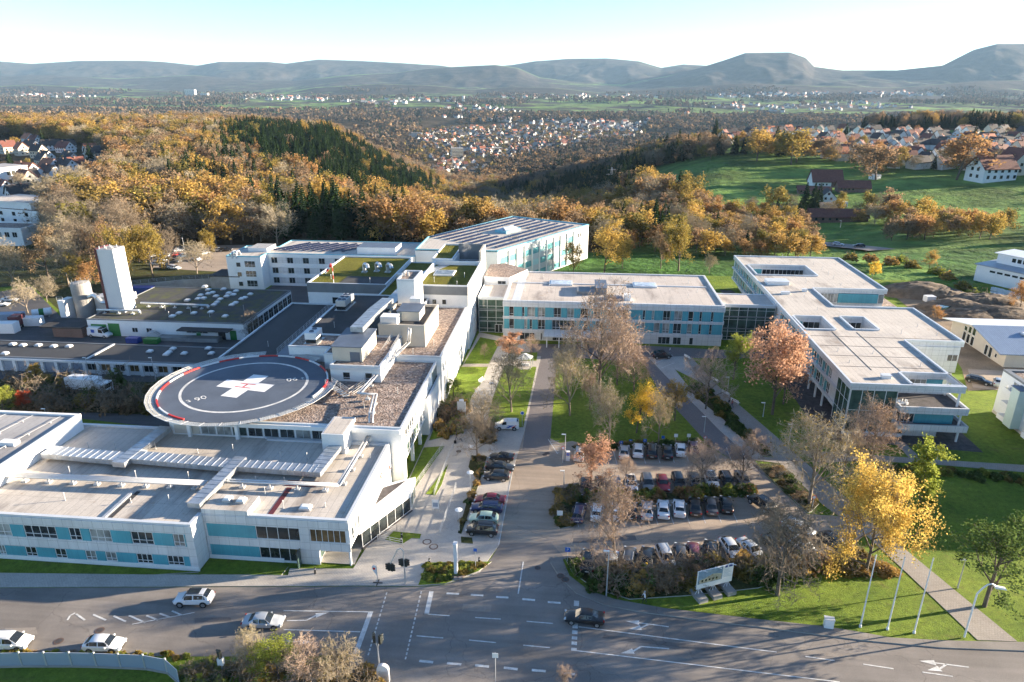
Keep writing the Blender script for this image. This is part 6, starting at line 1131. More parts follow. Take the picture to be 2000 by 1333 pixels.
def tree_data(kind, var):
    """(trunk mesh, crown mesh) of a tree of unit kind, about 10 m high"""
    key = (kind, var)
    if key in PROTO: return PROTO[key]
    rng = np.random.default_rng(hash_(kind) + var * 17)
    if kind.startswith('bare'):
        twig = {'bare': 'twig', 'bare_red': 'twig_red', 'bare_pale': 'twig_pale'}[kind]; s = skeleton(rng, 10, .52, .2, 4, (13, 7, 5, 5), .4)
        tr = seg_mesh('trunk', [x for x in s if x[4] <= 1], 6, M['bark' if kind != 'bare_pale' else 'bark_pale'], .03); tw = [x for x in s if x[4] >= 2]; cr = seg_mesh('crown', tw, 3, M[twig], .016)
        if kind == 'bare_red':    # a few leaves still hanging
            pts = tip_points(s, 4, 1, .15, rng); pts = pts[rng.random(len(pts)) < .4]; l = cards('x', pts, .11, LM['brown'], rng); cr = join_mesh('crown', [cr, l])
        elif kind == 'bare_pale':
            pts = tip_points(s, 4, 1, .15, rng); pts = pts[rng.random(len(pts)) < .22]; l = cards('x', pts, .14, LM['olive'], rng); cr = join_mesh('crown', [cr, l])
    elif kind.startswith('fir'):
        H = 10; tr = seg_mesh('trunk', [(Vector((0, 0, 0)), Vector((0, 0, H * .97)), .16, .02, 0)], 6, M['bark']); P_ = []; V = []
        nl = 22
        for i in range(nl):
            f = (i + .5) / nl; z = H * (.12 + .87 * f); R_ = 2.1 * (1 - f) ** .85 + .12; k = int(7 + 9 * (1 - f))
            for j in range(k):
                az = rng.uniform(0, 2 * pi); L = R_ * rng.uniform(.7, 1.12); d = np.array([cos(az), sin(az), 0]); w = np.array([-sin(az), cos(az), 0]) * (.22 + .2 * L * .5); dz = -L * rng.uniform(.15, .42); b = np.array([0, 0, z]); mid = b + d * L * .55 + np.array([0, 0, dz * .4]); tip = b + d * L + np.array([0, 0, dz])
                V += [b, mid - w + (0, 0, -.12), tip, mid + w + (0, 0, -.12)]
                V += [b + d * L * .3, mid - w * .4 + (0, 0, .1), tip + (0, 0, -.22), mid + w * .4 + (0, 0, -.3)]
        cr = qmesh('crown', np.array(V), LM['needle' if kind == 'fir' else 'green'])
    else:
        col, form = kind.split('_')[0], kind.split('_')[1]
        sp = {'round': .5, 'wide': .62, 'slim': .3, 'loose': .5, 'wood': .5}[form]; s = skeleton(rng, 10, sp, .1 if form in ('slim', 'wide') else .22, 3, (9, 6, 4), .4)
        tr = seg_mesh('trunk', [x for x in s if x[4] <= 2], 5, M['bark'], .02); per, sz, jit, keep = {'round': (13, .22, .30, 1), 'wide': (36, .15, .3, 1), 'slim': (12, .21, .22, 1), 'loose': (20, .17, .24, .95), 'wood': (4, .44, .42, 1)}[form]
        pts = tip_points(s, 2 if form != 'loose' else 3, per, jit, rng); pts = pts[rng.random(len(pts)) < keep * .5 + .5 * vnoise(pts[:, 0] * .9, pts[:, 2] * .9 + pts[:, 1] * .6, var)]; cr = cards('crown', pts, sz, LM[col], rng, .2)
    PROTO[key] = (tr, cr); return PROTO[key]
def hash_(s): return sum(ord(c) * (i + 3) for i, c in enumerate(s)) % 9973
def join_mesh(name, ms):
    V = []; Fc = []; mi = []; mats = []
    for k, me in enumerate(ms):
        o = len(V); V += [tuple(v.co) for v in me.vertices]; Fc += [tuple(i + o for i in p.vertices) for p in me.polygons]; mi += [k] * len(me.polygons); mats.append(me.materials[0])
    me = bpy.data.meshes.new(name); me.from_pydata(V, [], Fc); [me.materials.append(m) for m in mats]; me.polygons.foreach_set('material_index', mi); me.update(); return me
rt = random.Random(21)
def tree(kind, x, y, h, label, group=None, name=None, w=1.0, z=0.0, var=None, rz=None, parts=True):
    tr, cr = tree_data(kind, rt.randrange(3) if var is None else var); nm = name or ('conifer_tree' if kind.startswith('fir') else 'bare_tree' if kind.startswith('bare') else 'autumn_tree')
    sc = (h / 10 * w, h / 10 * w, h / 10)
    if parts:
        o = bpy.data.objects.new(nm, None); COL.objects.link(o)
        for n_, d in (('trunk', tr), ('crown', cr)): c = bpy.data.objects.new(n_, d); COL.objects.link(c); c.parent = o
    else: o = bpy.data.objects.new(nm, cr); COL.objects.link(o)
    o.location = (x, y, z); o.scale = sc; o.rotation_euler = (0, 0, rt.uniform(0, 6.28) if rz is None else rz); ORG[o.name] = Vector((x, y, z)); return tag(o, label, 'tree', group)
def tp(kind, u, v, top, label, group=None, w=1.0, name=None, var=None, z=.0):
    """tree at ground pixel (u, v) whose top stands at pixel row TOP"""
    x, y = G(u, v, z); lo, hi = .5, 40; w *= .76 if kind.startswith('bare') else .9
    for _ in range(40):
        m = (lo + hi) / 2
        if PX(x, y, z + m)[1] > top: lo = m
        else: hi = m
    return tree(kind, x, y, lo, label, group, name, w, z, var)
# ---- trees of the campus, one by one
tp('bare_red', 1170, 782, 585, 'tall broad tree with reddish twigs in front of the pavilion', None, 1.1); tp('bare_red', 1205, 752, 640, 'reddish bare tree beside the tall broad one at the pavilion'); tp('bare_red', 1238, 765, 690, 'low reddish bare tree at the lane edge of the inner lawn', None, 1.3)
tp('pink_slim', 996, 706, 650, 'coppery young tree beside the white garden pavilion', None, 1.9); tp('bare_pale', 999, 806, 700, 'bare tree with pale limbs on the lawn between path and drive', None, 1.15); tp('bare_pale', 1113, 812, 690, 'slender bare tree on the inner lawn edge by the drive'); tp('bare_pale', 1102, 760, 690, 'small bare tree nearest the drive on the inner lawn')
tp('bare_pale', 1190, 872, 762, 'broad grey bare tree above the silver saloon of the top row', None, .95); tp('bare_pale', 1286, 868, 772, 'pale bare tree beside the yellow trees above the top row', None, .9); tp('yellow_round', 1243, 846, 760, 'bright yellow tree glowing between two bare trees', None, 1.0); tp('gold_round', 1318, 822, 755, 'golden tree at the lane edge of the inner lawn', None, 1.05); tp('bare_red', 1152, 800, 735, 'small bare tree in the middle of the inner lawn')
tp('pink_loose', 1152, 958, 872, 'small coppery tree among the cars at the drive end', None, 1.3); tp('bare_red', 1222, 944, 895, 'tiny coppery sapling between the parking rows'); tp('bare_red', 1200, 1096, 962, 'pale pinkish bare tree spreading over the white cars', None, 1.35); tp('bare_red', 1365, 958, 880, 'wide low bare tree over the hedge row cars', None, 1.6); tp('bare_red', 1448, 950, 870, 'small bare tree at the lane end of the hedge row', None, 1.2)
tp('bare_red', 1382, 890, 862, 'bush-like bare tree beside the purple-red car', None, 1.6); tp('bare', 1518, 1163, 1010, 'dark spreading bare tree beside the billboard', None, 1.5); tp('amber_wide', 1690, 1122, 932, 'big golden tree at the corner of the car park', None, .84); tp('bare_pale', 1655, 1090, 915, 'bare crown rising behind the big golden tree', None, 1.1)
tp('bare_pale', 1580, 985, 830, 'wide bare tree with greyish crown beside the diagonal path', None, 1.35); tp('bare_red', 1690, 930, 800, 'reddish bare tree before the glazed corner of the ward building', None, 1.35); tp('bare', 1640, 955, 850, 'dark bare tree between the two wide bare trees at the path', None, 1.2); tp('lime_slim', 1795, 1000, 872, 'slender yellow-green tree on the sunny lawn', None, 1.15); tp('lime_slim', 1815, 1012, 960, 'low yellow-green offshoot at the foot of the slender tree', None, 1.9)
tp('green_loose', 1922, 1185, 1028, 'green tree with dark trunk beside the curved street lamp', None, 1.3); tp('pink_round', 1508, 810, 660, 'coppery rounded tree at the ward building side', None, 1.05); tp('pink_round', 1530, 790, 668, 'second coppery tree leaning on the ward building side', None, .9); tp('lime_loose', 1432, 742, 655, 'thin yellowing young tree before the wide glazed link', None, 1.0); tp('bare_red', 1378, 800, 700, 'bare tree with coppery top on the lawn beside the long path', None, 1.1); tp('bare_red', 1391, 672, 645, 'tiny bare tree at the pavilion wall'); tp('bare_red', 1470, 890, 848, 'small coppery shrub tree at the lane sign', None, 1.5)
tp('bare', 932, 893, 812, 'leaning bare tree above the black roadster', None, 1.2); tp('bare_pale', 945, 850, 775, 'twiggy tree at the fork of the paths', None, 1.4); tp('bare_red', 1037, 698, 660, 'small coppery tree behind the white garden pavilion'); tp('bare', 946, 700, 676, 'thin sapling on the shaded lawn by the main block')
tp('green_loose', 886, 778, 745, 'dark green shrub tree among the orange bushes', None, 1.8)
# yard side
g_ = 'trees round the service yard'
for k, u, v, t_, w_, l in (('bare_pale', 55, 612, 555, 1.3, 'pale bare tree beside the tank in the yard'), ('bare_pale', 92, 590, 545, 1.3, 'second pale bare tree behind the tank'), ('orange_round', 182, 575, 512, 1.0, 'bright orange tree behind the silo'), ('gold_slim', 77, 760, 712, 1.6, 'small golden tree below the garage row'), ('lime_round', 10, 815, 765, 1.4, 'yellow-green bush tree at the photo edge by the front wing'), ('red_round', 46, 806, 770, 1.3, 'small bright red tree behind the front wing'), ('bare', 497, 672, 618, 1.0, 'lone bare tree at the service building corner'), ('bare_pale', 385, 535, 478, 1.6, 'spreading bare tree in the woodland car park'), ('bare', 330, 525, 462, 1.2, 'dark-limbed bare tree in front of the woodland car park'), ('olive_round', 255, 555, 452, .95, 'tall olive tree right behind the chimney tower'), ('olive_round', 300, 548, 448, 1.0, 'olive tree between chimney tower and woodland car park'), ('bare_pale', 135, 560, 470, 1.1, 'pale tree before the woodland behind the silo'), ('brown_round', 95, 545, 455, 1.1, 'russet tree before the white apartment house'), ('olive_loose', 160, 565, 505, 1.2, 'dull tree crowding the back of the silo'), ('brown_round', 215, 535, 440, 1.0, 'russet tree in the woodland edge above the silo'), ('bare_pale', 28, 560, 480, 1.2, 'pale tree on the grass at the yard road'), ('olive_round', 410, 505, 455, 1.0, 'olive tree beside the rear wing corner')): tp(k, u, v, t_, l, None, w_)
for k, u, v, t_, w_, l in (('yellow_round', 1703, 545, 513, 1.0, 'small yellow tree on the meadow behind the ward roof'), ('gold_round', 1815, 525, 494, 1.1, 'round orange tree on the meadow rim'), ('orange_loose', 1825, 632, 600, 1.0, 'thin orange tree beside the construction track'), ('orange_round', 1990, 610, 560, 1.2, 'orange tree at the photo edge beyond the earth heaps'), ('gold_round', 1120, 540, 482, 1.0, 'golden young tree at the end wall of the angled wing'), ('gold_round', 1180, 535, 450, 1.2, 'large golden tree beside the angled wing'), ('olive_round', 1325, 530, 448, 1.2, 'large olive tree behind the pavilion'), ('bare_pale', 1385, 535, 500, 1.2, 'round bare tree between pavilion and ward building'), ('brown_round', 1290, 525, 460, .9, 'russet tree behind the pavilion roof'), ('olive_round', 1215, 525, 470, .9, 'olive tree at the lawn behind the pavilion')): tp(k, u, v, t_, l, None, w_)
# trees beyond the frame to the right, whose shadows fall on street and lawn
for k, (x, y, h, kd) in enumerate(((78, 57, 12, 'bare'), (90, 59, 13, 'olive_round'), (100, 50, 14, 'bare'), (84, 46, 12, 'bare_red'))): tree(kd, x, y, h, 'street tree standing beyond the sunny lawn, throwing a long shadow', 'street trees beyond the lawn', None, 1.2)
# ---- shrubs
def shrub_data(col, var):
    key = ('shrub', col, var)
    if key not in PROTO:
        rng = np.random.default_rng(hash_(col) + var); st = []
        for i in range(16):
            az, r = rng.uniform(0, 6.28), rng.uniform(.25, 1.0); st.append((Vector((r * .4 * cos(az), r * .4 * sin(az), 0)), Vector((r * cos(az), r * sin(az), rng.uniform(.7, 1.5))), .03, .012, 2))
            for _ in range(4): p = st[-1][1] if len(st) % 5 == 1 else st[-1][0].lerp(st[-1][1], .7); st.append((p.copy(), p + Vector(rng.normal(0, .35, 3)) + Vector((0, 0, .15)), .016, .01, 3))
        s_ = seg_mesh('stem', st, 3, M['twig'], .012); n = 520 if col != 'twiggy' else 90; a = rng.uniform(0, 6.28, n); rr_ = np.sqrt(rng.random(n)) * (1 + .25 * np.sin(a * 3 + var)); z = rng.random(n) * 1.35 * np.sqrt(np.maximum(0, 1.25 - rr_ ** 2)) * (.8 + .3 * np.sin(a * 2 + 1)) + .05
        pts = np.stack([rr_ * np.cos(a), rr_ * np.sin(a), np.maximum(z, .05)], 1); PROTO[key] = (s_, cards('foliage', pts, .26, LM.get(col, LM['brown']), rng, .2))
    return PROTO[key]
def shrub(col, x, y, r, h, label, group=None, z=.15, name='shrub'):
    o = bpy.data.objects.new(name, None); COL.objects.link(o)
    for n_, d in zip(('stem', 'foliage'), shrub_data(col, rt.randrange(3))): c = bpy.data.objects.new(n_, d); COL.objects.link(c); c.parent = o
    o.location = (x, y, z); o.scale = (r, r, h / 1.5); o.rotation_euler = (0, 0, rt.uniform(0, 6.28)); return tag(o, label, 'shrub', group)
def bed(px, n, cols, r, h, label, group, z=.15):
    """N shrubs scattered in a ground polygon"""
    us = [p[0] for p in px]; vs = [p[1] for p in px]; k = 0; tries = 0
    while k < n and tries < 9000:
        tries += 1; u, v = rt.uniform(min(us), max(us)), rt.uniform(min(vs), max(vs))
        if not inside(u, v, px): continue
        x, y = G(u, v); c = rt.choice(cols); shrub(c, x, y, r * rt.uniform(.7, 1.25), h * rt.uniform(.7, 1.2), {'olive': 'olive-brown', 'gold': 'golden', 'green': 'dark green', 'lime': 'yellow-green', 'orange': 'orange', 'brown': 'russet', 'twiggy': 'leafless twiggy', 'yellow': 'yellow', 'red': 'red'}[c] + ' shrub ' + label, group + ', ' + c, z); k += 1
def hedge(px, n, cols, r, h, label, z=.15):
    us = [p[0] for p in px]; vs = [p[1] for p in px]; V = {}; k = 0; rng = np.random.default_rng(n)
    while k < n:
        u, v = rt.uniform(min(us), max(us)), rt.uniform(min(vs), max(vs))
        if not inside(u, v, px): continue
        x, y = G(u, v); c = rt.choice(cols); a = np.array([l.co[:] for l in shrub_data(c, rt.randrange(3))[1].vertices]); q = rt.uniform(0, 6.28); f = rt.uniform(.75, 1.2); w_ = np.stack([x + (a[:, 0] * cos(q) - a[:, 1] * sin(q)) * r * f, y + (a[:, 0] * sin(q) + a[:, 1] * cos(q)) * r * f, z + a[:, 2] * h / 1.5 * f], 1); V.setdefault(c, []).append(w_); k += 1
    cs = list(V); W_ = np.concatenate([np.concatenate(V[c]) for c in cs]); mi = np.concatenate([np.full(sum(len(a) for a in V[c]) // 4, i) for i, c in enumerate(cs)]); me = qmesh('hedge', W_, LM.get(cs[0], LM['brown'])); me.materials.clear(); [me.materials.append(LM.get(c, LM['brown'])) for c in cs]; me.polygons.foreach_set('material_index', mi.astype(np.int32))
    return tag(link('hedge', me), label, 'hedge')
bed([(1090, 958), (1128, 958), (1140, 975), (1116, 992), (1110, 1028), (1092, 1030), (1086, 1018)], 14, ['olive', 'green', 'olive', 'gold'], 1.0, 1.2, 'in the island at the drive end of the hedge strip', 'island shrubs')
hedge([(1140, 973), (1470, 960), (1476, 966), (1140, 986)], 44, ['olive', 'gold', 'green', 'orange', 'olive', 'lime'], 1.15, 1.4, 'mixed autumn hedge between the two facing rows of parked cars')
bed([(1108, 1096), (1150, 1128), (1300, 1122), (1450, 1112), (1620, 1104), (1640, 1110), (1560, 1122), (1480, 1140), (1340, 1150), (1230, 1160), (1165, 1148)], 64, ['olive', 'green', 'twiggy', 'brown', 'twiggy', 'gold', 'green'], 1.5, 2.0, 'in the bed between car park and street', 'street bed shrubs')
bed([(1480, 912), (1520, 910), (1592, 985), (1578, 996), (1500, 928)], 16, ['green', 'olive', 'twiggy', 'green'], .8, .7, 'in the bed between lane and diagonal path', 'lane bed shrubs'); hedge([(1340, 759), (1378, 755), (1455, 842), (1500, 890), (1458, 862), (1412, 818), (1372, 786)], 44, ['green', 'green', 'olive'], 1.0, 1.0, 'long dark green hedge between lane and diagonal path'); hedge([(1118, 874), (1370, 863), (1371, 867), (1128, 882)], 33, ['green', 'olive', 'twiggy'], .9, .8, 'low dark hedge along the top parking row')
hedge([(1700, 905), (1830, 918), (2000, 932), (2060, 938), (2060, 962), (2000, 950), (1830, 930), (1700, 916)], 57, ['green', 'green', 'olive', 'lime'], .9, .9, 'long green hedge below the path across the big lawn', .02)
bed([(868, 800), (905, 775), (915, 800), (905, 845), (885, 862), (850, 866), (858, 815)], 30, ['orange', 'olive', 'green', 'gold', 'brown', 'lime'], 1.2, 1.5, 'beside the sunlit side wall of the main block', 'side wall shrubs'); bed([(946, 826), (966, 838), (962, 862), (940, 868), (930, 850)], 9, ['brown', 'twiggy', 'olive', 'twiggy'], 1.3, 1.5, 'at the path fork beside the striped van', 'path fork shrubs')
bed([(920, 893), (950, 895), (936, 944), (903, 1042), (896, 1042), (916, 970), (929, 936)], 20, ['gold', 'olive', 'green', 'brown'], .55, .6, 'in the narrow bed along the drive row', 'drive bed shrubs'); hedge([(836, 1103), (955, 1101), (930, 1117), (866, 1140), (822, 1144)], 52, ['lime', 'green', 'lime', 'olive'], .55, .4, 'low mixed ground-cover planting round the white totem')
bed([(360, 1296), (440, 1286), (460, 1312), (448, 1345), (370, 1350)], 22, ['lime', 'green', 'olive', 'lime'], .8, .8, 'in the verge beside the noise fence end', 'fence verge shrubs', .02); hedge([(0, 1272), (330, 1277), (400, 1290), (330, 1289), (0, 1283)], 44, ['lime', 'twiggy', 'olive'], .4, .45, 'sparse yellow-green hedge growing along the noise fence', .02)
bed([(480, 1300), (560, 1292), (660, 1298), (735, 1326), (760, 1360), (640, 1420), (470, 1420)], 34, ['twiggy', 'olive', 'brown', 'gold', 'twiggy'], 1.4, 1.5, 'in the thicket at the street corner in front', 'street corner thicket', .02)
bed([(0, 745), (300, 748), (410, 750), (310, 808), (150, 803), (0, 808)], 62, ['twiggy', 'brown', 'olive', 'twiggy', 'green'], 1.9, 2.6, 'in the shaded slope between garages and front wing', 'garage slope shrubs', .1); bed([(1620, 1085), (1700, 1085), (1760, 1118), (1660, 1122), (1600, 1118)], 16, ['gold', 'lime', 'olive'], 1.2, 1.3, 'under the big golden tree', 'golden tree undergrowth', .02)
for u, v, r, c in ((1565, 1112, 1.2, 'orange'), (1592, 1108, 1.2, 'lime'), (1260, 1118, .8, 'yellow'), (1283, 1116, .7, 'yellow'), (1305, 1114, .7, 'yellow')): x, y = G(u, v); shrub(c, x, y, r, r * 1.3, 'bright ' + {'orange': 'orange', 'lime': 'yellow-green', 'yellow': 'yellow'}[c] + ' shrub at the street side of the lower parking row', None if c != 'yellow' else 'bright yellow street shrubs')
tp('bare_pale', 498, 1326, 1238, 'upright pale shrub tree in the street corner thicket', None, .8); tp('lime_loose', 545, 1330, 1250, 'yellow-green tree in the street corner thicket', None, 1.3); tp('bare_red', 600, 1350, 1262, 'reddish bare tree in the street corner thicket', None, 1.4); tp('bare_pale', 660, 1350, 1272, 'second reddish bare tree in the street corner thicket', None, 1.4); tp('bare_red', 1105, 1352, 1312, 'twiggy treetop at the bottom photo edge', None, 1.4)
for u, v in ((1660, 508), (1700, 510), (1740, 515), (1780, 522), (1850, 545), (1880, 565), (1900, 580), (1930, 590), (1760, 512), (1830, 535)): x, y = G(u, v); shrub(rt.choice(['olive', 'gold', 'lime']), x, y, 2.4, 2.4, 'tall dry shrub along the rim of the meadow behind the ward building', 'meadow rim shrubs', 0)
# ---- woods behind the campus
CON = [[(425, 262), (560, 232), (650, 262), (760, 300), (850, 355), (845, 405), (700, 385), (590, 345), (440, 305)], [(362, 322), (478, 322), (490, 392), (362, 392)], [(495, 405), (715, 402), (745, 452), (540, 458)], [(960, 345), (1100, 300), (1235, 292), (1235, 385), (1110, 398), (960, 385)], [(1270, 410), (1320, 420), (1320, 445), (1270, 440)], [(1480, 250), (1540, 240), (1600, 262), (1540, 290), (1500, 285)], [(1620, 205), (1960, 205), (1960, 262), (1620, 262)], [(1500, 395), (1590, 392), (1560, 425)], [(0, 195), (330, 200), (300, 215), (0, 208)]]
GOLD = [[(690, 385), (910, 385), (920, 470), (690, 470)], [(1080, 400), (1180, 400), (1180, 470), (1080, 470)], [(200, 370), (480, 370), (480, 440), (200, 440)], [(1740, 385), (2000, 400), (2000, 500), (1740, 500)], [(0, 225), (180, 235), (190, 300), (0, 270)], [(1490, 420), (1600, 440), (1600, 500), (1480, 480)]]
BARE = [[(905, 372), (1090, 372), (1100, 440), (905, 440)], [(60, 370), (200, 370), (360, 440), (330, 520), (60, 500)], [(290, 330), (360, 330), (360, 372), (240, 372)]]
OPEN = FIELD + [[(780, 290), (830, 250), (985, 240), (1270, 236), (1260, 268), (1130, 290), (1050, 306), (985, 318), (955, 338), (925, 352), (850, 352), (805, 330)],      # the town in the valley
        [(1395, 262), (1560, 250), (1700, 250), (2300, 258), (2300, 345), (1900, 335), (1730, 330), (1640, 318), (1480, 292), (1400, 284)],                                # the village on the slope
        [(-400, 268), (60, 270), (215, 298), (232, 330), (215, 372), (130, 392), (70, 470), (-400, 480)], [(1545, 335), (1700, 335), (1700, 430), (1545, 430)], [(1690, 345), (2300, 345), (2300, 428), (1960, 424), (1860, 430), (1740, 428)], [(1470, 355), (1600, 355), (1600, 414), (1470, 414)]]
ROADS = [[(1225, 345), (1262, 355), (1380, 393), (1445, 412), (1440, 430), (1370, 408), (1250, 368)], [(1585, 455), (1720, 485), (1720, 515), (1585, 500)]]
def wood_points(d0, d1, step, rng, ulo=-420, uhi=2420):
    n = int((d1 - d0) / step); P_ = []
    for i in range(n):
        d = d0 + i * step; us = np.arange(ulo, uhi, step / d * F); us = us + rng.uniform(-.42, .42, len(us)) * step / d * F; dd = d + rng.uniform(-.42, .42, len(us)) * step
        x = (us - CXP) / F * dd; P_.append(np.stack([x * cos(YAW) - dd * sin(YAW), x * sin(YAW) + dd * cos(YAW)], 1))
    P_ = np.concatenate(P_); z = terrain(P_[:, 0], P_[:, 1]); u, v = PX(P_[:, 0], P_[:, 1], z + 7); u0, v0 = PX(P_[:, 0], P_[:, 1], z + .3)
    ok = np.ones(len(P_), bool)
    for o in OPEN: ok &= ~inside_np(u0, v0, o)
    for o in ROADS: ok &= ~inside_np(u0, v0, o)
    return P_, z, u, v, u0, v0, ok
def species(u, v, rng, d=0):
    hit = lambda L: any(inside(u, v, p) for p in L)
    u += rng.normal(0, 22); v += rng.normal(0, 5)
    if hit(CON): return 'fir' if rng.random() < .92 else rng.choice(['brown_wood', 'olive_wood', 'gold_wood'])
    if hit(GOLD): return rng.choice(['gold_wood', 'gold_wood', 'orange_wood', 'olive_wood', 'brown_wood'])
    if hit(BARE): return rng.choice(['bare_pale', 'bare_pale', 'bare', 'olive_wood', 'brown_wood'])
    if 940 < u < 1500 and v < 345: return rng.choice(['fir', 'fir', 'brown_wood', 'bare', 'olive_wood', 'brown_wood'])
    return rng.choice(['brown_wood', 'brown_wood', 'orange_wood', 'olive_wood', 'gold_wood', 'bare_pale', 'bare_pale', 'olive_wood', 'fir' if rng.random() < .5 else 'brown_wood'])
rngw = np.random.default_rng(5)
P_, z_, u_, v_, u0_, v0_, ok_ = wood_points(232, 900, 8.2, rngw)
tt = P_[:, 1]; keep = ok_ & ~((tt < 262) & (P_[:, 0] > -112) & (P_[:, 0] < 125)) & ~((P_[:, 0] > 96) & (tt < 262)) & ~((v0_ > 478) & (u0_ > 280) & (u0_ < 540)) & ~((P_[:, 0] > -50) & (P_[:, 0] < 10) & (tt < 268)) & ~((u0_ < 110) & (v0_ > 440) & (v0_ < 560) & (P_[:, 1] < 318))
keep &= ~((u0_ > 1650) & (v0_ > 470)) & ~((u0_ > 1590) & (u0_ < 1740) & (v0_ > 440))
idx = np.nonzero(keep)[0]; idx = idx[np.argsort(np.hypot(P_[idx, 0], P_[idx, 1]))]
CNT = {'conifer_tree': 0, 'bare_tree': 0, 'autumn_tree': 0}; FAR = []
LAB = {'fir': 'dark green conifer standing in the woods beyond the hospital', 'gold_wood': 'golden-leaved tree in the woods beyond the hospital', 'orange_wood': 'orange-leaved tree in the woods beyond the hospital', 'brown_wood': 'russet-brown tree in the woods beyond the hospital', 'olive_wood': 'olive-yellow tree in the woods beyond the hospital', 'bare_pale': 'pale leafless tree in the woods beyond the hospital', 'bare': 'grey leafless tree in the woods beyond the hospital'}
for i in idx:
    k = str(species(u_[i], v_[i], rngw)); nm = 'conifer_tree' if k == 'fir' else 'bare_tree' if k.startswith('bare') else 'autumn_tree'; h = (rngw.uniform(14, 25) if k == 'fir' else rngw.uniform(10, 18)) * (.58 if u_[i] > 1370 and np.hypot(*P_[i]) < 420 else .72 if u_[i] > 1080 and np.hypot(*P_[i]) < 420 else 1)
    cap = {'conifer_tree': 270, 'bare_tree': 200, 'autumn_tree': 255}[nm]; vis = -40 < u_[i] < 2040
    if CNT[nm] < cap and vis:
        CNT[nm] += 1; tree(k, P_[i, 0], P_[i, 1], h, LAB[k], 'trees in the woods, ' + k.split('_')[0], None, 1.25 if k != 'fir' else 1.0, z_[i] - .3)
    else: FAR.append((P_[i, 0], P_[i, 1], z_[i], h, k))
Q_, zq, uq, vq, uq0, vq0, okq = wood_points(900, 1500, 12.5, rngw, -300, 2300)
for i in np.nonzero(okq)[0]: FAR.append((Q_[i, 0], Q_[i, 1], zq[i], rngw.uniform(13, 19), str(species(uq[i], vq[i], rngw) if np.hypot(*Q_[i]) < 1030 or rngw.random() < .25 else rngw.choice(['fir_far', 'bare', 'brown_wood', 'fir_far', 'bare']))))  # beyond the crest darker kinds are picked: valley-side shade put into foliage colour
Q_, zq, uq, vq, uq0, vq0, okq = wood_points(1500, 3300, 24, rngw, -200, 2200); pat = fbm(Q_[:, 0] / 260, Q_[:, 1] / 260, 77)
for i in np.nonzero(okq & (pat > .40))[0]: FAR.append((Q_[i, 0], Q_[i, 1], zq[i], rngw.uniform(16, 24), str(rngw.choice(['bare', 'brown_wood', 'fir_far', 'fir_far', 'bare', 'bare']))))  # dark kinds only, the shaded valley side painted by tree colour
Q_, zq, uq, vq, uq0, vq0, okq = wood_points(3300, 6200, 46, rngw, -100, 2100); pat = fbm(Q_[:, 0] / 520, Q_[:, 1] / 520, 78)
for i in np.nonzero(okq & (pat > .56))[0]: FAR.append((Q_[i, 0], Q_[i, 1], zq[i], rngw.uniform(20, 32), 'fir_far' if rngw.random() < .4 else 'bare'))
Q_, zq, uq, vq, uq0, vq0, okq = wood_points(1000, 2600, 26, rngw, 700, 1400)
for i in np.nonzero(inside_np(uq0, vq0, OPEN[len(FIELD)]) & (rngw.random(len(zq)) < .85))[0]: FAR.append((Q_[i, 0], Q_[i, 1], zq[i], rngw.uniform(8, 15), str(rngw.choice(['brown_wood', 'olive_wood', 'bare', 'fir_far']))))
# the rest of the woods as one mass: clumps of leaf-like faces on every crown
WM = ['fir', 'gold_wood', 'orange_wood', 'brown_wood', 'olive_wood', 'bare_pale', 'bare', 'fir_far']
def mass():
    V = []; MI = []; rng = np.random.default_rng(9)
    A_ = np.array([(x, y, z, h) for x, y, z, h, k in FAR]); K = np.array([WM.index(k) for *_, k in FAR]); D = np.hypot(A_[:, 0], A_[:, 1])
    for lo, hi, n, sz in ((1000, 1600, 110, .16), (1600, 9000, 22, .38)):
        for fir in (True, False):
            s = np.nonzero((D >= lo) & (D < hi) & (((K == 0) | (K == 7)) == fir))[0]
            if not len(s): continue
            m = len(s); f = rng.random((m, n)); az = rng.uniform(0, 6.283, (m, n)); h = A_[s, 3][:, None]
            if fir: r = h * .17 * (1 - f) ** .9 * np.sqrt(rng.uniform(.35, 1, (m, n))); zz = h * (.1 + .9 * f)
            else:
                th = np.arccos(1 - 1.55 * f); rad = rng.uniform(.72, 1.04, (m, n)) * (1 + .22 * np.sin(az * 3 + s[:, None]) * np.sin(th)); r = h * .46 * np.sin(th) * rad; zz = h * (.58 + .40 * np.cos(th) * rad)
            c = np.stack([A_[s, 0][:, None] + r * np.cos(az), A_[s, 1][:, None] + r * np.sin(az), A_[s, 2][:, None] + zz], -1).reshape(-1, 3); k = len(c); S = (np.repeat(h[:, 0], n) * sz * (.55 if fir else 1) * rng.uniform(.6, 1.3, k))[:, None]
            if fir: a = np.stack([np.cos(az), np.sin(az), np.full_like(az, -.8)], -1).reshape(-1, 3) + rng.normal(0, .25, (k, 3))
            else: a = rng.normal(size=(k, 3))
            a /= np.linalg.norm(a, axis=1)[:, None]; b = np.cross(a, rng.normal(size=(k, 3))); b /= np.linalg.norm(b, axis=1)[:, None]; a *= S * .6; b *= S * .5
            V.append(np.stack([c - a, c + b, c + a, c - b], 1).reshape(-1, 3)); MI.append(np.repeat(K[s], n))
    V = np.concatenate(V); MI = np.concatenate(MI); me = qmesh('distant_woods', V, mass_mat(0)); me.materials.clear()
    for i in range(len(WM)): me.materials.append(mass_mat(i))
    me.polygons.foreach_set('material_index', MI.astype(np.int32)); o = link('distant_woods', me); return tag(o, kind='stuff'), len(MI)
MC = [(.026, .048, .02), (.31, .205, .065), (.27, .16, .07), (.22, .15, .085), (.2, .155, .055), (.22, .17, .115), (.11, .085, .065), (.03, .045, .028)]  # leafless and far fir tones kept dark to paint the valley's shade
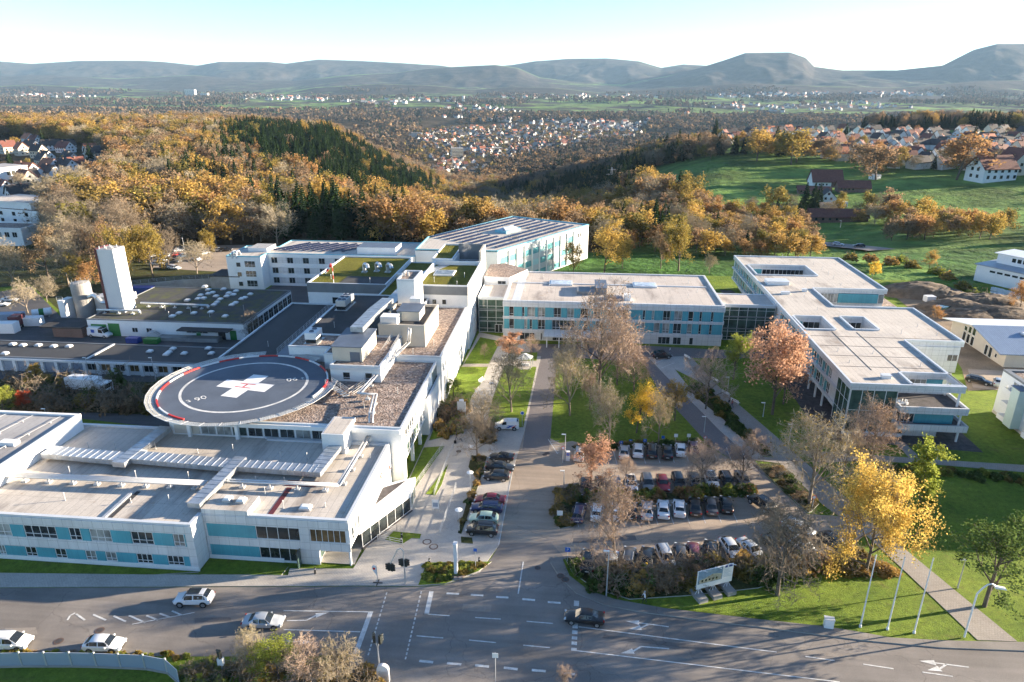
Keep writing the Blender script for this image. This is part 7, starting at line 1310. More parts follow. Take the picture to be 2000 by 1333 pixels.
def mass_mat(i):
    nm = 'far_foliage_%d' % i
    if nm in bpy.data.materials: return bpy.data.materials[nm]
    m = bpy.data.materials.new(nm); m.use_nodes = True; nt = m.node_tree; nt.nodes.clear(); out = nt.nodes.new('ShaderNodeOutputMaterial'); c = MC[i]
    n = ramp(nt, noise(nt, .11, 3, .6), [(.3, [x * .6 for x in c]), (.5, c), (.72, [min(1, x * 1.4) for x in c])])
    d = nt.nodes.new('ShaderNodeBsdfDiffuse'); t = nt.nodes.new('ShaderNodeBsdfTranslucent'); mx = nt.nodes.new('ShaderNodeMixShader'); mx.inputs[0].default_value = .2
    for s in (d, t): lk(nt, n, s.inputs[0])
    lk(nt, d.outputs[0], mx.inputs[1]); lk(nt, t.outputs[0], mx.inputs[2]); lk(nt, mx.outputs[0], out.inputs[0]); return m
def woodland(near):
    """the nearer part of the uncounted woods: whole crowns set out by geometry nodes"""
    src = bpy.data.collections.new('crown_kinds'); ks = ['fir', 'gold_wood', 'orange_wood', 'brown_wood', 'olive_wood', 'bare_pale', 'bare']; rng = np.random.default_rng(2)
    for i, k in enumerate(ks):
        for v in range(3): src.objects.link(bpy.data.objects.new('%02d_crown' % (i * 3 + v), tree_data(k, v)[1]))
    me = bpy.data.meshes.new('woodland'); me.from_pydata([(x, y, z - .4) for x, y, z, h, k in near], [], []); n = len(near)
    me.attributes.new('kind', 'INT', 'POINT').data.foreach_set('value', np.array([ks.index(k if k != 'fir_far' else 'fir') * 3 + rng.integers(3) for *_, k in near], np.int32)); me.attributes.new('size', 'FLOAT_VECTOR', 'POINT').data.foreach_set('vector', np.array([(h / 10 * (1.25 if k[:3] != 'fir' else 1.3),) * 2 + (h / 10,) for x, y, z, h, k in near], np.float32).ravel()); me.attributes.new('turn', 'FLOAT_VECTOR', 'POINT').data.foreach_set('vector', np.stack([np.zeros(n), np.zeros(n), rng.uniform(0, 6.28, n)], 1).astype(np.float32).ravel())
    ng = bpy.data.node_groups.new('set_out_crowns', 'GeometryNodeTree'); ng.interface.new_socket('Geometry', in_out='INPUT', socket_type='NodeSocketGeometry'); ng.interface.new_socket('Geometry', in_out='OUTPUT', socket_type='NodeSocketGeometry')
    A = ng.nodes.new; gi, go, ci, ip = A('NodeGroupInput'), A('NodeGroupOutput'), A('GeometryNodeCollectionInfo'), A('GeometryNodeInstanceOnPoints'); ci.inputs[0].default_value = src; ci.inputs['Separate Children'].default_value = True; ci.inputs['Reset Children'].default_value = True; ip.inputs['Pick Instance'].default_value = True
    def attr(nm, t): q = A('GeometryNodeInputNamedAttribute'); q.data_type = t; q.inputs['Name'].default_value = nm; return q.outputs['Attribute']
    L = ng.links.new; L(gi.outputs[0], ip.inputs['Points']); L(ci.outputs[0], ip.inputs['Instance']); L(attr('kind', 'INT'), ip.inputs['Instance Index']); L(attr('size', 'FLOAT_VECTOR'), ip.inputs['Scale']); L(attr('turn', 'FLOAT_VECTOR'), ip.inputs['Rotation']); L(ip.outputs[0], go.inputs[0])
    o = link('woodland', me); o.modifiers.new('crowns', 'NODES').node_group = ng; tag(o, kind='stuff')
NEAR = [f for f in FAR if hypot(f[0], f[1]) < 1150]; FAR = [f for f in FAR if hypot(f[0], f[1]) >= 1150]; woodland(NEAR); mass()
# ================================================================ houses and the town
M['roof_d'] = P('dark_roof_tiles', (.045, .04, .042), .8, .2, 1, 5); M['roof_r'] = P('red_brown_roof_tiles', (.15, .055, .04), .8, .2, 1, 5); M['roof_o'] = P('orange_roof_tiles', (.34, .12, .06), .8, .15, 1, 5); M['cream'] = P('cream_render', (.62, .57, .46), .8, .06, .5)
DS_ = np.geomspace(150, 14000, 700)
def Gtv(us, vs):
    """points where the survey's rays meet the terrain"""
    us = np.asarray(us, float); vs = np.asarray(vs, float); a = (us - CXP) / F; b = (vs - CYP) / F; dn = sin(PITCH) + b * cos(PITCH); fw = cos(PITCH) - b * sin(PITCH)
    k = DS_[None, :] / fw[:, None]; x = a[:, None] * k; y = fw[:, None] * k; z = CAMH - dn[:, None] * k; s = x * cos(YAW) - y * sin(YAW); t = x * sin(YAW) + y * cos(YAW)
    g = z - terrain(s, t); i = np.argmax(g < 0, 1); i = np.clip(i, 1, None); r = np.arange(len(us)); f = g[r, i - 1] / np.maximum(g[r, i - 1] - g[r, i], 1e-6); f = np.clip(f, 0, 1)
    L_ = lambda q: q[r, i - 1] * (1 - f) + q[r, i] * f
    s, t = L_(s), L_(t); return s, t, terrain(s, t)
def Gt(u, v): s, t, z = Gtv([u], [v]); return float(s[0]), float(t[0]), float(z[0])
def scatter(poly, n, r):
    us = [p[0] for p in poly]; vs = [p[1] for p in poly]; q = [(r.uniform(min(us), max(us)), r.uniform(min(vs), max(vs))) for _ in range(n)]; q = [p for p in q if inside(*p, poly)]
    return list(zip(*[c.tolist() for c in Gtv([p[0] for p in q], [p[1] for p in q])]))
def gable(b, x0, y0, x1, y1, ze, zr, over=.5, part='wall', zb=-2.5):
    """ridge along x"""
    ym = (y0 + y1) / 2
    if part == 'wall':
        b.poly([(x0, y1, zb), (x0, y0, zb), (x0, y0, ze), (x0, ym, zr), (x0, y1, ze)][::-1][::-1]); b.poly([(x1, y0, zb), (x1, y1, zb), (x1, y1, ze), (x1, ym, zr), (x1, y0, ze)]); b.poly([(x0, y0, zb), (x1, y0, zb), (x1, y0, ze), (x0, y0, ze)]); b.poly([(x1, y1, zb), (x0, y1, zb), (x0, y1, ze), (x1, y1, ze)])
    else:
        k = (zr - ze) / (ym - y0); e = over
        for sy in (1, -1):
            ya, yb = (y0 - e, ym) if sy == 1 else (y1 + e, ym); za = ze - k * e + .05; zc = zr + .05; q = [(x0 - e, ya, za), (x1 + e, ya, za), (x1 + e, yb, zc), (x0 - e, yb, zc)]; q = q if sy == 1 else q[::-1]; b.hexa(q + [(x, y, z + .25) for x, y, z in q])
    return b
HP = {}
def house_proto(kind, roof, detail):
    key = (kind, roof, detail)
    if key in HP: return HP[key]
    L, Wd, ze, zr = {'small': (10, 9, 4.4, 9), 'long': (15, 9.5, 5, 9.5), 'tall': (11, 9, 6.2, 11), 'flat': (13, 10, 6.3, 6.4)}[kind]; t = thing('house', 'x', 'house')
    if kind == 'flat': MB().box(-L / 2, -Wd / 2, -2.5, L / 2, Wd / 2, ze).lb('wall', M['white'], t); MB().box(-L / 2 - .2, -Wd / 2 - .2, ze + .01, L / 2 + .2, Wd / 2 + .2, ze + .35).lb('roof', M['roof_grey'], t)
    else:
        gable(MB(), -L / 2, -Wd / 2, L / 2, Wd / 2, ze, zr).lb('wall', M['white'] if kind != 'tall' else M['cream'], t); r = gable(MB(), -L / 2, -Wd / 2, L / 2, Wd / 2, ze, zr, .6, 'roof').lb('roof', M[roof], t)
        MB().box(-1.2, -1.4, zr - 1.6, -.5, -.7, zr + .9).lb('chimney', M['brick'], r)
    if detail:
        for y in (-Wd / 2 - .03, Wd / 2 + .03):
            for z in (1.0, 3.4) if kind != 'small' else (1.2,):
                for x in np.arange(-L / 2 + 1.5, L / 2 - 1, 3.0): MB().box(x, y - .03, z, x + 1.2, y + .03, z + 1.3).lb('window', M['glass'], t)
        for x in (-L / 2 - .03, L / 2 + .03):
            for y, z in ((-2.2, 1.2), (1.0, 1.2), (-2.0, 3.9), (.9, 3.9), (-.5, 6.4 if kind != 'flat' else 3.9)): MB().box(x - .03, y, z, x + .03, y + 1.2, z + 1.3).lb('window', M['glass'], t)
    index_kids(t); HP[key] = t; t['_free'] = 1; return t
NH = 0
def house(kind, roof, x, y, z, rz, label, group, detail=False, sc=1.0):
    global NH
    p = house_proto(kind, roof, detail)
    if p.get('_free'): o = p; del p['_free']
    else: o = dup(p, (0, 0, 0), 0)
    o.location = (x, y, z); o.rotation_euler = (0, 0, rz); o.scale = (sc,) * 3; tag(o, label, 'house', group); NH += 1; return o
RN = {'roof_d': 'dark', 'roof_r': 'red-brown', 'roof_o': 'orange'}; rh = random.Random(31); HS = []
def village(poly, step, n, name, angs, detail, kinds=('small', 'small', 'long', 'tall')):
    k = 0
    for x, y, z in scatter(poly, n * 14, rh):
        if k >= n: break
        if any((x - a) ** 2 + (y - b) ** 2 < step * step for a, b in HS): continue
        HS.append((x, y)); kd = rh.choice(kinds); rf = rh.choice(['roof_d', 'roof_d', 'roof_r', 'roof_d', 'roof_r', 'roof_r', 'roof_o']) if rh.random() < .9 else 'roof_d'
        house(kd, rf, x, y, z, radians(rh.choice(angs) + rh.uniform(-6, 6)), {'small': 'compact white', 'long': 'long white', 'tall': 'tall cream', 'flat': 'white'}[kd] + (' flat-roofed house' if kd == 'flat' else ' gabled house with %s tiled roof' % RN[rf]) + ' ' + name, name.replace(' the', '') + ', ' + kd + ' ' + RN[rf], detail); k += 1
village([(1395, 268), (1560, 258), (1700, 256), (2040, 262), (2040, 330), (1900, 332), (1760, 330), (1690, 322), (1640, 314), (1480, 288), (1400, 282)], 12.5, 165, 'in the village on the slope', (20, 110, 25, 65), False)
village([(-60, 282), (60, 278), (200, 300), (214, 322), (190, 345), (130, 385), (60, 395), (-60, 395)], 13.5, 34, 'in the housing estate at the wood edge', (-30, 60, -20), True)
village([(832, 305), (890, 300), (960, 318), (955, 330), (920, 350), (852, 350)], 17, 36, 'on the valley floor', (30, 120, 70), False)
village([(1060, 300), (1140, 290), (1170, 300), (1110, 330), (1075, 322)], 22, 8, 'among the trees of the valley side', (20, 80), False); village([(1000, 288), (1100, 262), (1140, 268), (1060, 292)], 30, 10, 'at the town end of the valley side', (40, 110), False)
for kd, rf, u, v, rz, l, sc in (('long', 'roof_r', 1932, 352, 15, 'long pale house with red roof at the top of the meadow', 1.7), ('tall', 'roof_r', 1978, 340, 100, 'big gabled house with brown roof above the long pale house', 1.6), ('small', 'roof_d', 1613, 402, 80, 'white gabled farmhouse with balcony below the barn', 1.1), ('flat', 'roof_d', 1642, 404, 10, 'small white garage beside the farmhouse', .45), ('flat', 'roof_d', 1708, 350, 30, 'tiny white hut under a tree at the field edge', .5), ('flat', 'roof_d', 10, 362, -20, 'large white stepped house at the photo edge of the estate', 1.8), ('long', 'roof_o', 55, 352, -20, 'white house with bright orange roof in the estate', 1.2)):
    x, y, z = Gt(u, v); house(kd, rf, x, y, z, radians(rz), l, None, True, sc)
def barn(u, v, L, Wd, ze, zr, rz, lab, rf, wl='white', cat='barn'):
    x, y, z = Gt(u, v); t = thing('barn', lab, cat, (x, y, z), radians(rz)); gable(MB(), -L / 2, -Wd / 2, L / 2, Wd / 2, ze, zr).lb('wall', M[wl], t); gable(MB(), -L / 2, -Wd / 2, L / 2, Wd / 2, ze, zr, .7, 'roof').lb('roof', M[rf], t)
    MB().box(L * .12, -Wd / 2 - .06, -2, L * .12 + 3.6, -Wd / 2 - .002, ze * .8).lb('gate', M['brick'], t)
    for k in range(4): MB().box(-L * .42 + k * L * .12, -Wd / 2 - .05, 1.2, -L * .42 + k * L * .12 + 1.1, -Wd / 2 - .002, 2.4).lb('window', M['glass'], t)
barn(1610, 364, 20, 11, 4, 11, 2, 'big white barn with tall dark red roof on the green hill', 'roof_r'); barn(1664, 374, 20, 9, 3, 7, -6, 'low dark-roofed barn beside the big white barn', 'roof_r', 'brick'); barn(1588, 378, 20, 9, 2.5, 4.6, -12, 'low shed with dark roof in front of the big barn', 'roof_r', 'brick'); barn(1612, 416, 16, 9, 2.5, 6, 20, 'dark wooden barn below the farmhouse', 'roof_d', 'brick'); barn(1632, 432, 30, 10, 3, 6.5, 0, 'long red-roofed stable at the foot of the farm', 'roof_r', 'brick')
def block(u, v, sx, sy, h, rz, lab, m='white', cat='block of flats'):
    x, y, z = Gt(u, v); t = thing('tower_block', lab, cat, (x, y, z), radians(rz)); MB().box(-sx / 2, -sy / 2, -3, sx / 2, sy / 2, h).lb('wall', M[m], t); MB().box(-sx / 2 - .3, -sy / 2 - .3, h, sx / 2 + .3, sy / 2 + .3, h + .6).lb('roof', M['roof_grey'], t)
    for k in range(int(h / 3)): MB().box(-sx / 2 + .5, -sy / 2 - .06, k * 3 + .9, sx / 2 - .5, -sy / 2 - .01, k * 3 + 2.3).lb('window_band', M['glass'], t)
block(893, 313, 26, 14, 26, 20, 'pale tower block standing alone on the valley floor', 'cream'); block(962, 296, 46, 18, 9, 25, 'long red-and-white building at the near end of the town', 'beige'); block(812, 268, 40, 14, 12, 10, 'white long block at the town edge in the valley'); 
block(374, 193, 70, 40, 62, 10, 'white high-rise on the far plain, taller of the pair'); block(401, 194, 50, 36, 42, 10, 'white high-rise on the far plain, lower of the pair'); block(905, 203, 12, 12, 44, 0, 'slim white church tower above the far town', 'white', 'church tower')
x, y, z = Gt(905, 204)
for k, (u, v, w_) in enumerate(((180, 242, 60), (260, 238, 80), (345, 239, 70))): x, y, z = Gt(u, v + 6); t = thing('greenhouse', ['pale roofed nursery hall at the wood edge, end nearest the estate', 'long pale glasshouse in the middle of the nursery among the woods', 'pale glasshouse at the valley end of the nursery'][k], 'greenhouse', (x, y, z), radians(4)); MB().box(-w_ / 2, -20, -2, w_ / 2, 20, 9).lb('wall', M['pane_grey'], t); gable(MB(), -w_ / 2, -20, w_ / 2, 20, 9, 12, .3, 'roof').lb('roof', M['pane_grey'], t)
def pylon(u, v, h, lab):
    x, y, z = Gt(u, v); t = thing('pylon', lab, 'pylon', (x, y, z), .4); b = MB()
    for sx in (-1, 1):
        for sy in (-1, 1): b.tube((sx * 2, sy * 2, 0), (sx * .4, sy * .4, h), .14, .1, 4)
    b.lb('leg', M['steel'], t); a = MB(); a.tube((-5, 0, h * .78), (5, 0, h * .78), .18, n=4).tube((-3.5, 0, h * .92), (3.5, 0, h * .92), .18, n=4); a.lb('crossarm', M['steel'], t)
pylon(1192, 388, 26, 'steel lattice pylon at the edge of the green hill')
def far_town():
    """roofs and walls of the settlements too far and many to count"""
    b = MB(); r = random.Random(3)
    def put(x, y, z, s, rf):
        L, Wd, ze, zr = 11 * s, 9 * s, 5 * s, 9 * s; rz = r.uniform(0, 3.14); R_ = lambda px, py, pz: (x + px * cos(rz) - py * sin(rz), y + px * sin(rz) + py * cos(rz), z + pz)
        b.poly([R_(-L / 2, -Wd / 2, -2), R_(L / 2, -Wd / 2, -2), R_(L / 2, -Wd / 2, ze), R_(-L / 2, -Wd / 2, ze)]); b.poly([R_(L / 2, Wd / 2, -2), R_(-L / 2, Wd / 2, -2), R_(-L / 2, Wd / 2, ze), R_(L / 2, Wd / 2, ze)])
        for sx in (-1, 1): b.poly([R_(sx * L / 2, -sx * Wd / 2, -2), R_(sx * L / 2, sx * Wd / 2, -2), R_(sx * L / 2, sx * Wd / 2, ze), R_(sx * L / 2, 0, zr), R_(sx * L / 2, -sx * Wd / 2, ze)])
        b.poly([R_(-L / 2, -Wd / 2, ze), R_(L / 2, -Wd / 2, ze), R_(L / 2, 0, zr), R_(-L / 2, 0, zr)], rf); b.poly([R_(L / 2, Wd / 2, ze), R_(-L / 2, Wd / 2, ze), R_(-L / 2, 0, zr), R_(L / 2, 0, zr)], rf)
    for poly, n, s in (([(810, 272), (850, 256), (985, 246), (1260, 242), (1250, 266), (1120, 286), (1050, 300), (985, 312), (940, 308), (880, 290), (825, 290)], 520, 1.15), ([(850, 215), (900, 200), (1060, 225), (1250, 242), (1200, 255), (1000, 240), (870, 232)], 230, 1.5), ([(0, 186), (140, 184), (200, 190), (60, 193)], 80, 1.8), ([(360, 190), (480, 186), (700, 192), (690, 200), (520, 196)], 130, 1.9), ([(700, 196), (900, 192), (900, 200), (720, 206)], 60, 1.8), ([(1380, 184), (1760, 180), (1900, 186), (1700, 191), (1400, 192)], 190, 2.0), ([(950, 188), (1250, 186), (1300, 192), (1000, 194)], 90, 2.0), ([(1320, 205), (1700, 200), (1800, 212), (1500, 222)], 110, 1.5), ([(1240, 240), (1350, 222), (1420, 230), (1300, 250)], 50, 1.4)):
        for x, y, z in scatter(poly, n * 2, r)[:int(n * (1 if s < 1.3 else .7))]: put(x, y, z, s * r.uniform(.8, 1.3), r.choice([1, 1, 2, 2, 3]))
    tag(b.build('distant_town', [P('weathered_render', (.46, .46, .45), .9, .2, .02), M['roof_d'], M['roof_r'], M['roof_o']]), kind='stuff')
far_town()
# trees between the houses
rv = random.Random(8)
def garden(poly, n, kinds, lab, grp):
    k = 0
    for x, y, z in scatter(poly, n * 8, rv):
        if k >= n: break
        if any((x - a) ** 2 + (y - b) ** 2 < 49 for a, b in HS): continue
        kd = rv.choice(kinds); tree(kd, x, y, rv.uniform(6, 11) if kd != 'fir' else rv.uniform(12, 20), {'fir': 'dark conifer', 'gold': 'golden', 'brow': 'russet', 'oliv': 'olive', 'oran': 'orange', 'bare': 'leafless'}[kd[:4] if kd != 'fir' else 'fir'] + lab, grp + ', ' + kd, None, 1.15, z); k += 1
garden([(1395, 268), (1560, 258), (2040, 258), (2040, 335), (1760, 335), (1640, 318), (1480, 292)], 60, ['fir', 'brown_wood', 'gold_wood', 'olive_wood', 'orange_wood', 'bare'], ' tree between the village houses on the slope', 'village trees'); garden([(-60, 278), (60, 272), (215, 298), (228, 330), (130, 390), (-60, 395)], 16, ['fir', 'olive_wood', 'bare_pale', 'gold_wood'], ' tree between the houses of the estate', 'estate trees'); garden([(1560, 398), (1690, 398), (1700, 425), (1570, 428)], 8, ['olive_wood', 'bare', 'fir', 'brown_wood'], ' tree around the farm on the green hill', 'farm trees')
for u, v, t_, kd, l in ((1478, 315, 270, 'gold_wood', 'large golden tree group at the corner of the green field'), (1545, 322, 272, 'olive_wood', 'olive tree beside the field corner'), (1555, 318, 275, 'gold_wood', 'golden tree beside the olive tree at the field corner'), (1710, 352, 302, 'brown_wood', 'solitary brown tree above the tiny white hut'), (1868, 352, 290, 'orange_wood', 'wide orange tree before the long pale house')):
    x, y, z = Gt(u, v); d = hypot(x, y); tree(kd, x, y, (v - t_) / F * d * 1.05, l, None, None, 1.5, z)
garden([(1240, 315), (1300, 295), (1420, 296), (1440, 308), (1330, 318), (1250, 332)], 26, ['olive_wood', 'brown_wood', 'orange_wood', 'bare'], ' tree of the hedgerow between the green fields', 'field hedgerow trees')
# ================================================================ street furniture and people
M['pole'] = P('galvanised_pole', (.5, .51, .52), .45, .05, 2, metal=.4); M['pole_w'] = P('white_pole', (.72, .73, .74), .4, .03); M['lamp_white'] = P('lamp_globe', (.8, .8, .78), .3, 0); M['sig_black'] = P('signal_housing', (.015, .02, .018), .6, 0); M['sign_blue'] = P('sign_blue', (.015, .12, .5), .4, 0); M['sign_white'] = P('sign_white', (.75, .75, .75), .4, 0); M['wood'] = P('bench_wood', (.4, .38, .34), .8, .1)
def hpx(u, v, top):
    x, y = G(u, v); lo, hi = .2, 30
    for _ in range(40):
        m = (lo + hi) / 2
        if PX(x, y, m)[1] > top: lo = m
        else: hi = m
    return x, y, lo
LG = [0]
def globe_lamp(u, v, top, label):
    x, y, h = hpx(u, v, top); t = thing('path_lamp', label, 'lamp', (x, y, .1)); MB().lathe((0, 0, 0), [(.09, 0), (.07, .8), (.045, .9), (.04, h - .25)], 8).lb('pole', M['pole'], t); b = MB(); b.lathe((0, 0, h - .25), [(.05, 0), (.5, .1), (.52, .16), (.05, .28)], 16); b.lb('shade', M['lamp_white'], t)
for u, v, tp_, l in ((920, 900, 872, 'white mushroom lamp under the leaning bare tree'), (919, 966, 923, 'white mushroom lamp in the narrow bed by the ramp'), (897, 1038, 996, 'white mushroom lamp at the street end of the narrow bed'), (960, 772, 749, 'white mushroom lamp halfway along the garden path'), (984, 712, 698, 'white mushroom lamp beside the garden pavilion')): globe_lamp(u, v, tp_, l)
def post_lamp(u, v, top, label, arm=.7, ang=pi):
    x, y, h = hpx(u, v, top); t = thing('street_lamp', label, 'street lamp', (x, y, .05)); MB().lathe((0, 0, 0), [(.1, 0), (.08, 1), (.05, h)], 8).lb('pole', M['pole'], t); b = MB(); a = Vector((cos(ang), sin(ang), 0)); b.obox(tuple(a * arm * .4 + Vector((0, 0, h))), (arm, .22, .1), ang); b.lb('lamp_head', M['lamp_white'], t); MB().obox(tuple(a * arm * .5 + Vector((0, 0, h - .02))), (arm * .6, .17, .02), ang).lb('lens', M['frame'], t)
for u, v, tp_, l in ((1184, 1165, 1078, 'tall grey street lamp post in the street shrubs'), (1101, 955, 921, 'grey post lamp at the island of the hedge strip'), (1103, 900, 850, 'grey post lamp by the ticket machine'), (1490, 815, 788, 'small post lamp on the shaded lawn before the ward building'), (1540, 870, 830, 'small post lamp near the glazed corner of the ward building'), (1828, 905, 880, 'post lamp on the lawn path near the yellow-green tree'), (1641, 445, 432, 'lamp post on the valley road side below the farm'), (1875 - 500, 845, 815, 'post lamp at the lane corner above the top row'), (1870, 1150, 1095, 'dark lamp post half hidden by the green tree'), (362, 500, 466, 'white double lamp mast in the woodland car park'), (1420, 770, 738, 'post lamp beside a bench on the long path'), (176, 740, 700, 'lamp post in front of the garage row'), (305, 748, 700, 'lamp post at the end of the garage row'), (96, 835, 800, 'lamp post in the dark slope behind the front wing')): post_lamp(u, v, tp_, l)
x, y = G(1883, 1246); t = thing('street_lamp', 'tall curved street lamp with white head beside the lawn path', 'street lamp', (x, y, .1)); pts = [Vector((0, 0, z)) for z in (0, 3, 6)] + [Vector((.35 * k + .02 * k * k, 0, 6 + 1.6 * sin(k * .55) * .9)) for k in range(1, 5)]
b = MB()
for i, (p, q) in enumerate(zip(pts, pts[1:])): b.tube(p, q, .11 - .008 * i, .11 - .008 * (i + 1), 8)
b.lb('pole', M['pole_w'], t); e = pts[-1]; MB().hexa([(e.x - .15, -.2, e.z - .18), (e.x + 1.1, -.2, e.z - .34), (e.x + 1.1, .2, e.z - .34), (e.x - .15, .2, e.z - .18), (e.x - .15, -.14, e.z + .06), (e.x + .95, -.14, e.z - .14), (e.x + .95, .14, e.z - .14), (e.x - .15, .14, e.z + .06)]).lb('lamp_head', M['lamp_white'], t)
for u, v, tp_, l in ((1680, 1225, 1086, 'bare white flagpole nearest the billboard'), (1733, 1230, 1090, 'middle one of the three bare white flagpoles'), (1785, 1237, 1092, 'bare white flagpole nearest the curved street lamp')):
    x, y, h = hpx(u, v, tp_); t = thing('flagpole', l, 'flagpole', (x, y, .01), 0, 'flagpoles on the street lawn'); MB().lathe((0, 0, 0), [(.16, 0), (.16, .25), (.09, .26), (.055, h)], 10).lb('mast', M['pole_w'], t); MB().lathe((0, 0, h), [(.07, 0), (.08, .06), (.02, .14)], 8).lb('cap', M['pole'], t)
def signal_head(t, p, rz):
    b = MB().obox((p[0], p[1], p[2] - .5), (.32, .3, 1.0), rz); h = b.lb('signal_head', M['sig_black'], t)
    for k, m in enumerate(('lamp_red', 'trim', 'trim')):
        q = MB(); c = Vector((p[0], p[1], p[2] + .32 - k * .32)); d = Vector((cos(rz), sin(rz), 0)); q.tube(c + d * .16, c + d * .2, .11, n=12); q.lb('lens', M[m], h); v_ = MB(); v_.tube(c + d * .16 + Vector((0, 0, .06)), c + d * .42 + Vector((0, 0, .03)), .13, .12, 10, caps=False); v_.lb('visor', M['sig_black'], h)
x, y, h = hpx(792, 1142, 1078); t = thing('traffic_light', 'traffic light mast with overhanging arm on the plaza corner', 'traffic light', (x, y, .1)); b = MB(); b.tube((0, 0, 0), (0, 0, h), .11, .08, 8); b.path([(0, 0, h), (-.3, 0, h + .35), (-.7, 0, h + .2), (-1.7, -.1, h - 2.0)], .07, 8); b.lb('mast', M['pole'], t)
for p, rz in (((-.25, 0, 3.2), pi), ((.25, 0, 3.2), 0), ((-1.9, -.1, h - 2.4), pi), ((-1.45, -.3, h - 2.3), -.4)): signal_head(t, p, rz)
x, y, h = hpx(742, 1316, 1246); t = thing('traffic_light', 'traffic light mast with twin heads at the front street corner', 'traffic light', (x, y, .1)); b = MB(); b.tube((0, 0, 0), (0, 0, h * .72), .1, .08, 8).tube((0, 0, h * .7), (-.25, 0, h), .06, n=6).tube((0, 0, h * .7), (.3, 0, h * .95), .06, n=6); b.lb('mast', M['pole'], t); signal_head(t, (-.3, 0, h - .2), 1.9); signal_head(t, (.35, 0, h - .3), 1.2)
x, y, h = hpx(435, 1312, 1278); t = thing('traffic_light', 'signal post with a white box at the noise fence end', 'traffic light', (x, y, .05)); MB().tube((0, 0, 0), (0, 0, h), .09, .07, 8).lb('mast', M['pole'], t); MB().box(-.3, -.2, h * .4, .3, .2, h * .75).lb('control_box', M['sign_white'], t); signal_head(t, (0, 0, h - .1), 2.6)
def sign(u, v, top, label, kind='round', m='sign_white', txt=None, w=.3, name='road_sign', z=.05):
    x, y, h = hpx(u, v, top); t = thing(name, label, 'sign', (x, y, z)); MB().tube((0, 0, 0), (0, 0, h), .04, n=6).lb('post', M['pole'], t); b = MB()
    if kind == 'round': b.tube((0, -.05, h - w), (0, -.08, h - w), w, n=20); f = b.lb('face', M[m], t); MB().tube((0, -.078, h - w), (0, -.082, h - w), w * .74, n=20).lb('field', M['sign_white'] if m != 'sign_white' else M['sign_blue'], f)
    else: b.box(-w, -.08, h - 2 * w, w, -.05, h); f = b.lb('face', M[m], t)
    if txt: o = text(txt, w * 1.5, M['sign_white'], 'lettering', None, (0, 0, 0), (pi / 2, 0, 0), .003); o.parent = f; o.location = (0, -.088, h - w)
    return t
for u, v, tp_, l, k, m, x_, w_ in ((1108, 1098, 1070, 'blue parking sign above a round ban sign at the car park entry', 'sq', 'sign_blue', 'P', .33), (1213, 872, 862, 'blue parking sign behind the silver saloon of the top row', 'sq', 'sign_blue', 'P', .28), (1231, 870, 859, 'blue parking sign between silver saloon and white estate', 'sq', 'sign_blue', 'P', .28), (1259, 870, 858, 'blue parking sign behind the white estate', 'sq', 'sign_blue', 'P', .3), (1294, 867, 852, 'blue and white sign behind the low black saloon', 'sq', 'sign_blue', None, .26), (1319, 865, 848, 'white sign board on a post behind the white hatchback', 'sq', 'sign_white', None, .32), (1344, 864, 848, 'white sign board on a post nearest the lane', 'sq', 'sign_white', None, .32), (1376, 868, 852, 'round purple-red no-stopping sign at the lane edge', 'round', 'red', None, .3), (1585, 998, 968, 'round no-stopping sign at the end of the lane bed', 'round', 'red', None, .33), (1470, 886, 862, 'white notice sign in the shrub at the lane', 'sq', 'sign_white', None, .4), (1093, 1022, 998, 'white board sign in the drive-end island', 'sq', 'sign_white', None, .4), (1099, 905, 872, 'red and white no-entry sign by the ticket machine', 'round', 'red', None, .33), (1020, 835, 804, 'white round sign beside the striped van', 'round', 'sign_white', None, .36), (929, 1110, 1072, 'blue sign on a thin post behind the white totem', 'sq', 'sign_blue', None, .22), (968, 1345, 1276, 'tall white street name sign at the bottom photo edge', 'sq', 'sign_white', None, .3), (121, 605, 585, 'white triangular road sign on the yard verge', 'sq', 'sign_white', None, .3)): sign(u, v, tp_, l, k, m, x_, w_)
x, y, h = hpx(891, 1122, 1064); t = thing('totem_sign', 'tall white totem sign rising from the street corner bed', 'totem sign', (x, y, .16)); MB().box(-.2, -.35, 0, .2, .35, h).lb('body', M['rim_white'], t); MB().box(-.24, -.4, h, .24, .4, h + .06).lb('cap', M['coping'], t); MB().lathe((0, 0, -.05), [(1.3, 0), (1.2, .12)], 14).lb('pebble_base', M['gravel'], t)
x, y, h = hpx(738, 1140, 1106); t = thing('beach_flag', 'white teardrop advertising flag with red dot on the plaza', 'advertising flag', (x, y, .1)); MB().tube((0, 0, .1), (0, 0, h), .03, n=6).lb('mast', M['pole'], t); b = MB(); P2 = [(0, .9), (-.1, 1.2), (-.55, h - .6), (-.6, h - .25), (-.4, h), (-.1, h - .05), (0, h - .4)]; n = len(P2)
b.v += [(px_, -.015, pz) for px_, pz in P2] + [(px_, .015, pz) for px_, pz in P2]; b.f += [tuple(range(n))[::-1], tuple(range(n, 2 * n))] + [(i, (i + 1) % n, n + (i + 1) % n, n + i) for i in range(n)]; b.m += [0] * (n + 2); b.lb('cloth', M['sign_white'], t); MB().tube((-.33, -.02, h - .5), (-.33, -.03, h - .5), .17, n=14).lb('emblem', M['red'], t)
b = MB()
for k in range(4): b.obox((.3 * cos(k * pi / 2), .3 * sin(k * pi / 2), 0), (.6, .12, .06), k * pi / 2)
b.lb('cross_foot', M['trim'], t)
x, y = G(750, 1334); t = thing('information_pillar', 'white round-topped information pillar at the front street corner', 'information pillar', (x, y, .13)); b = MB(); b.box(-.62, -.2, 0, .62, .2, 1.7); b.lb('body', M['rim_white'], t); b = MB()
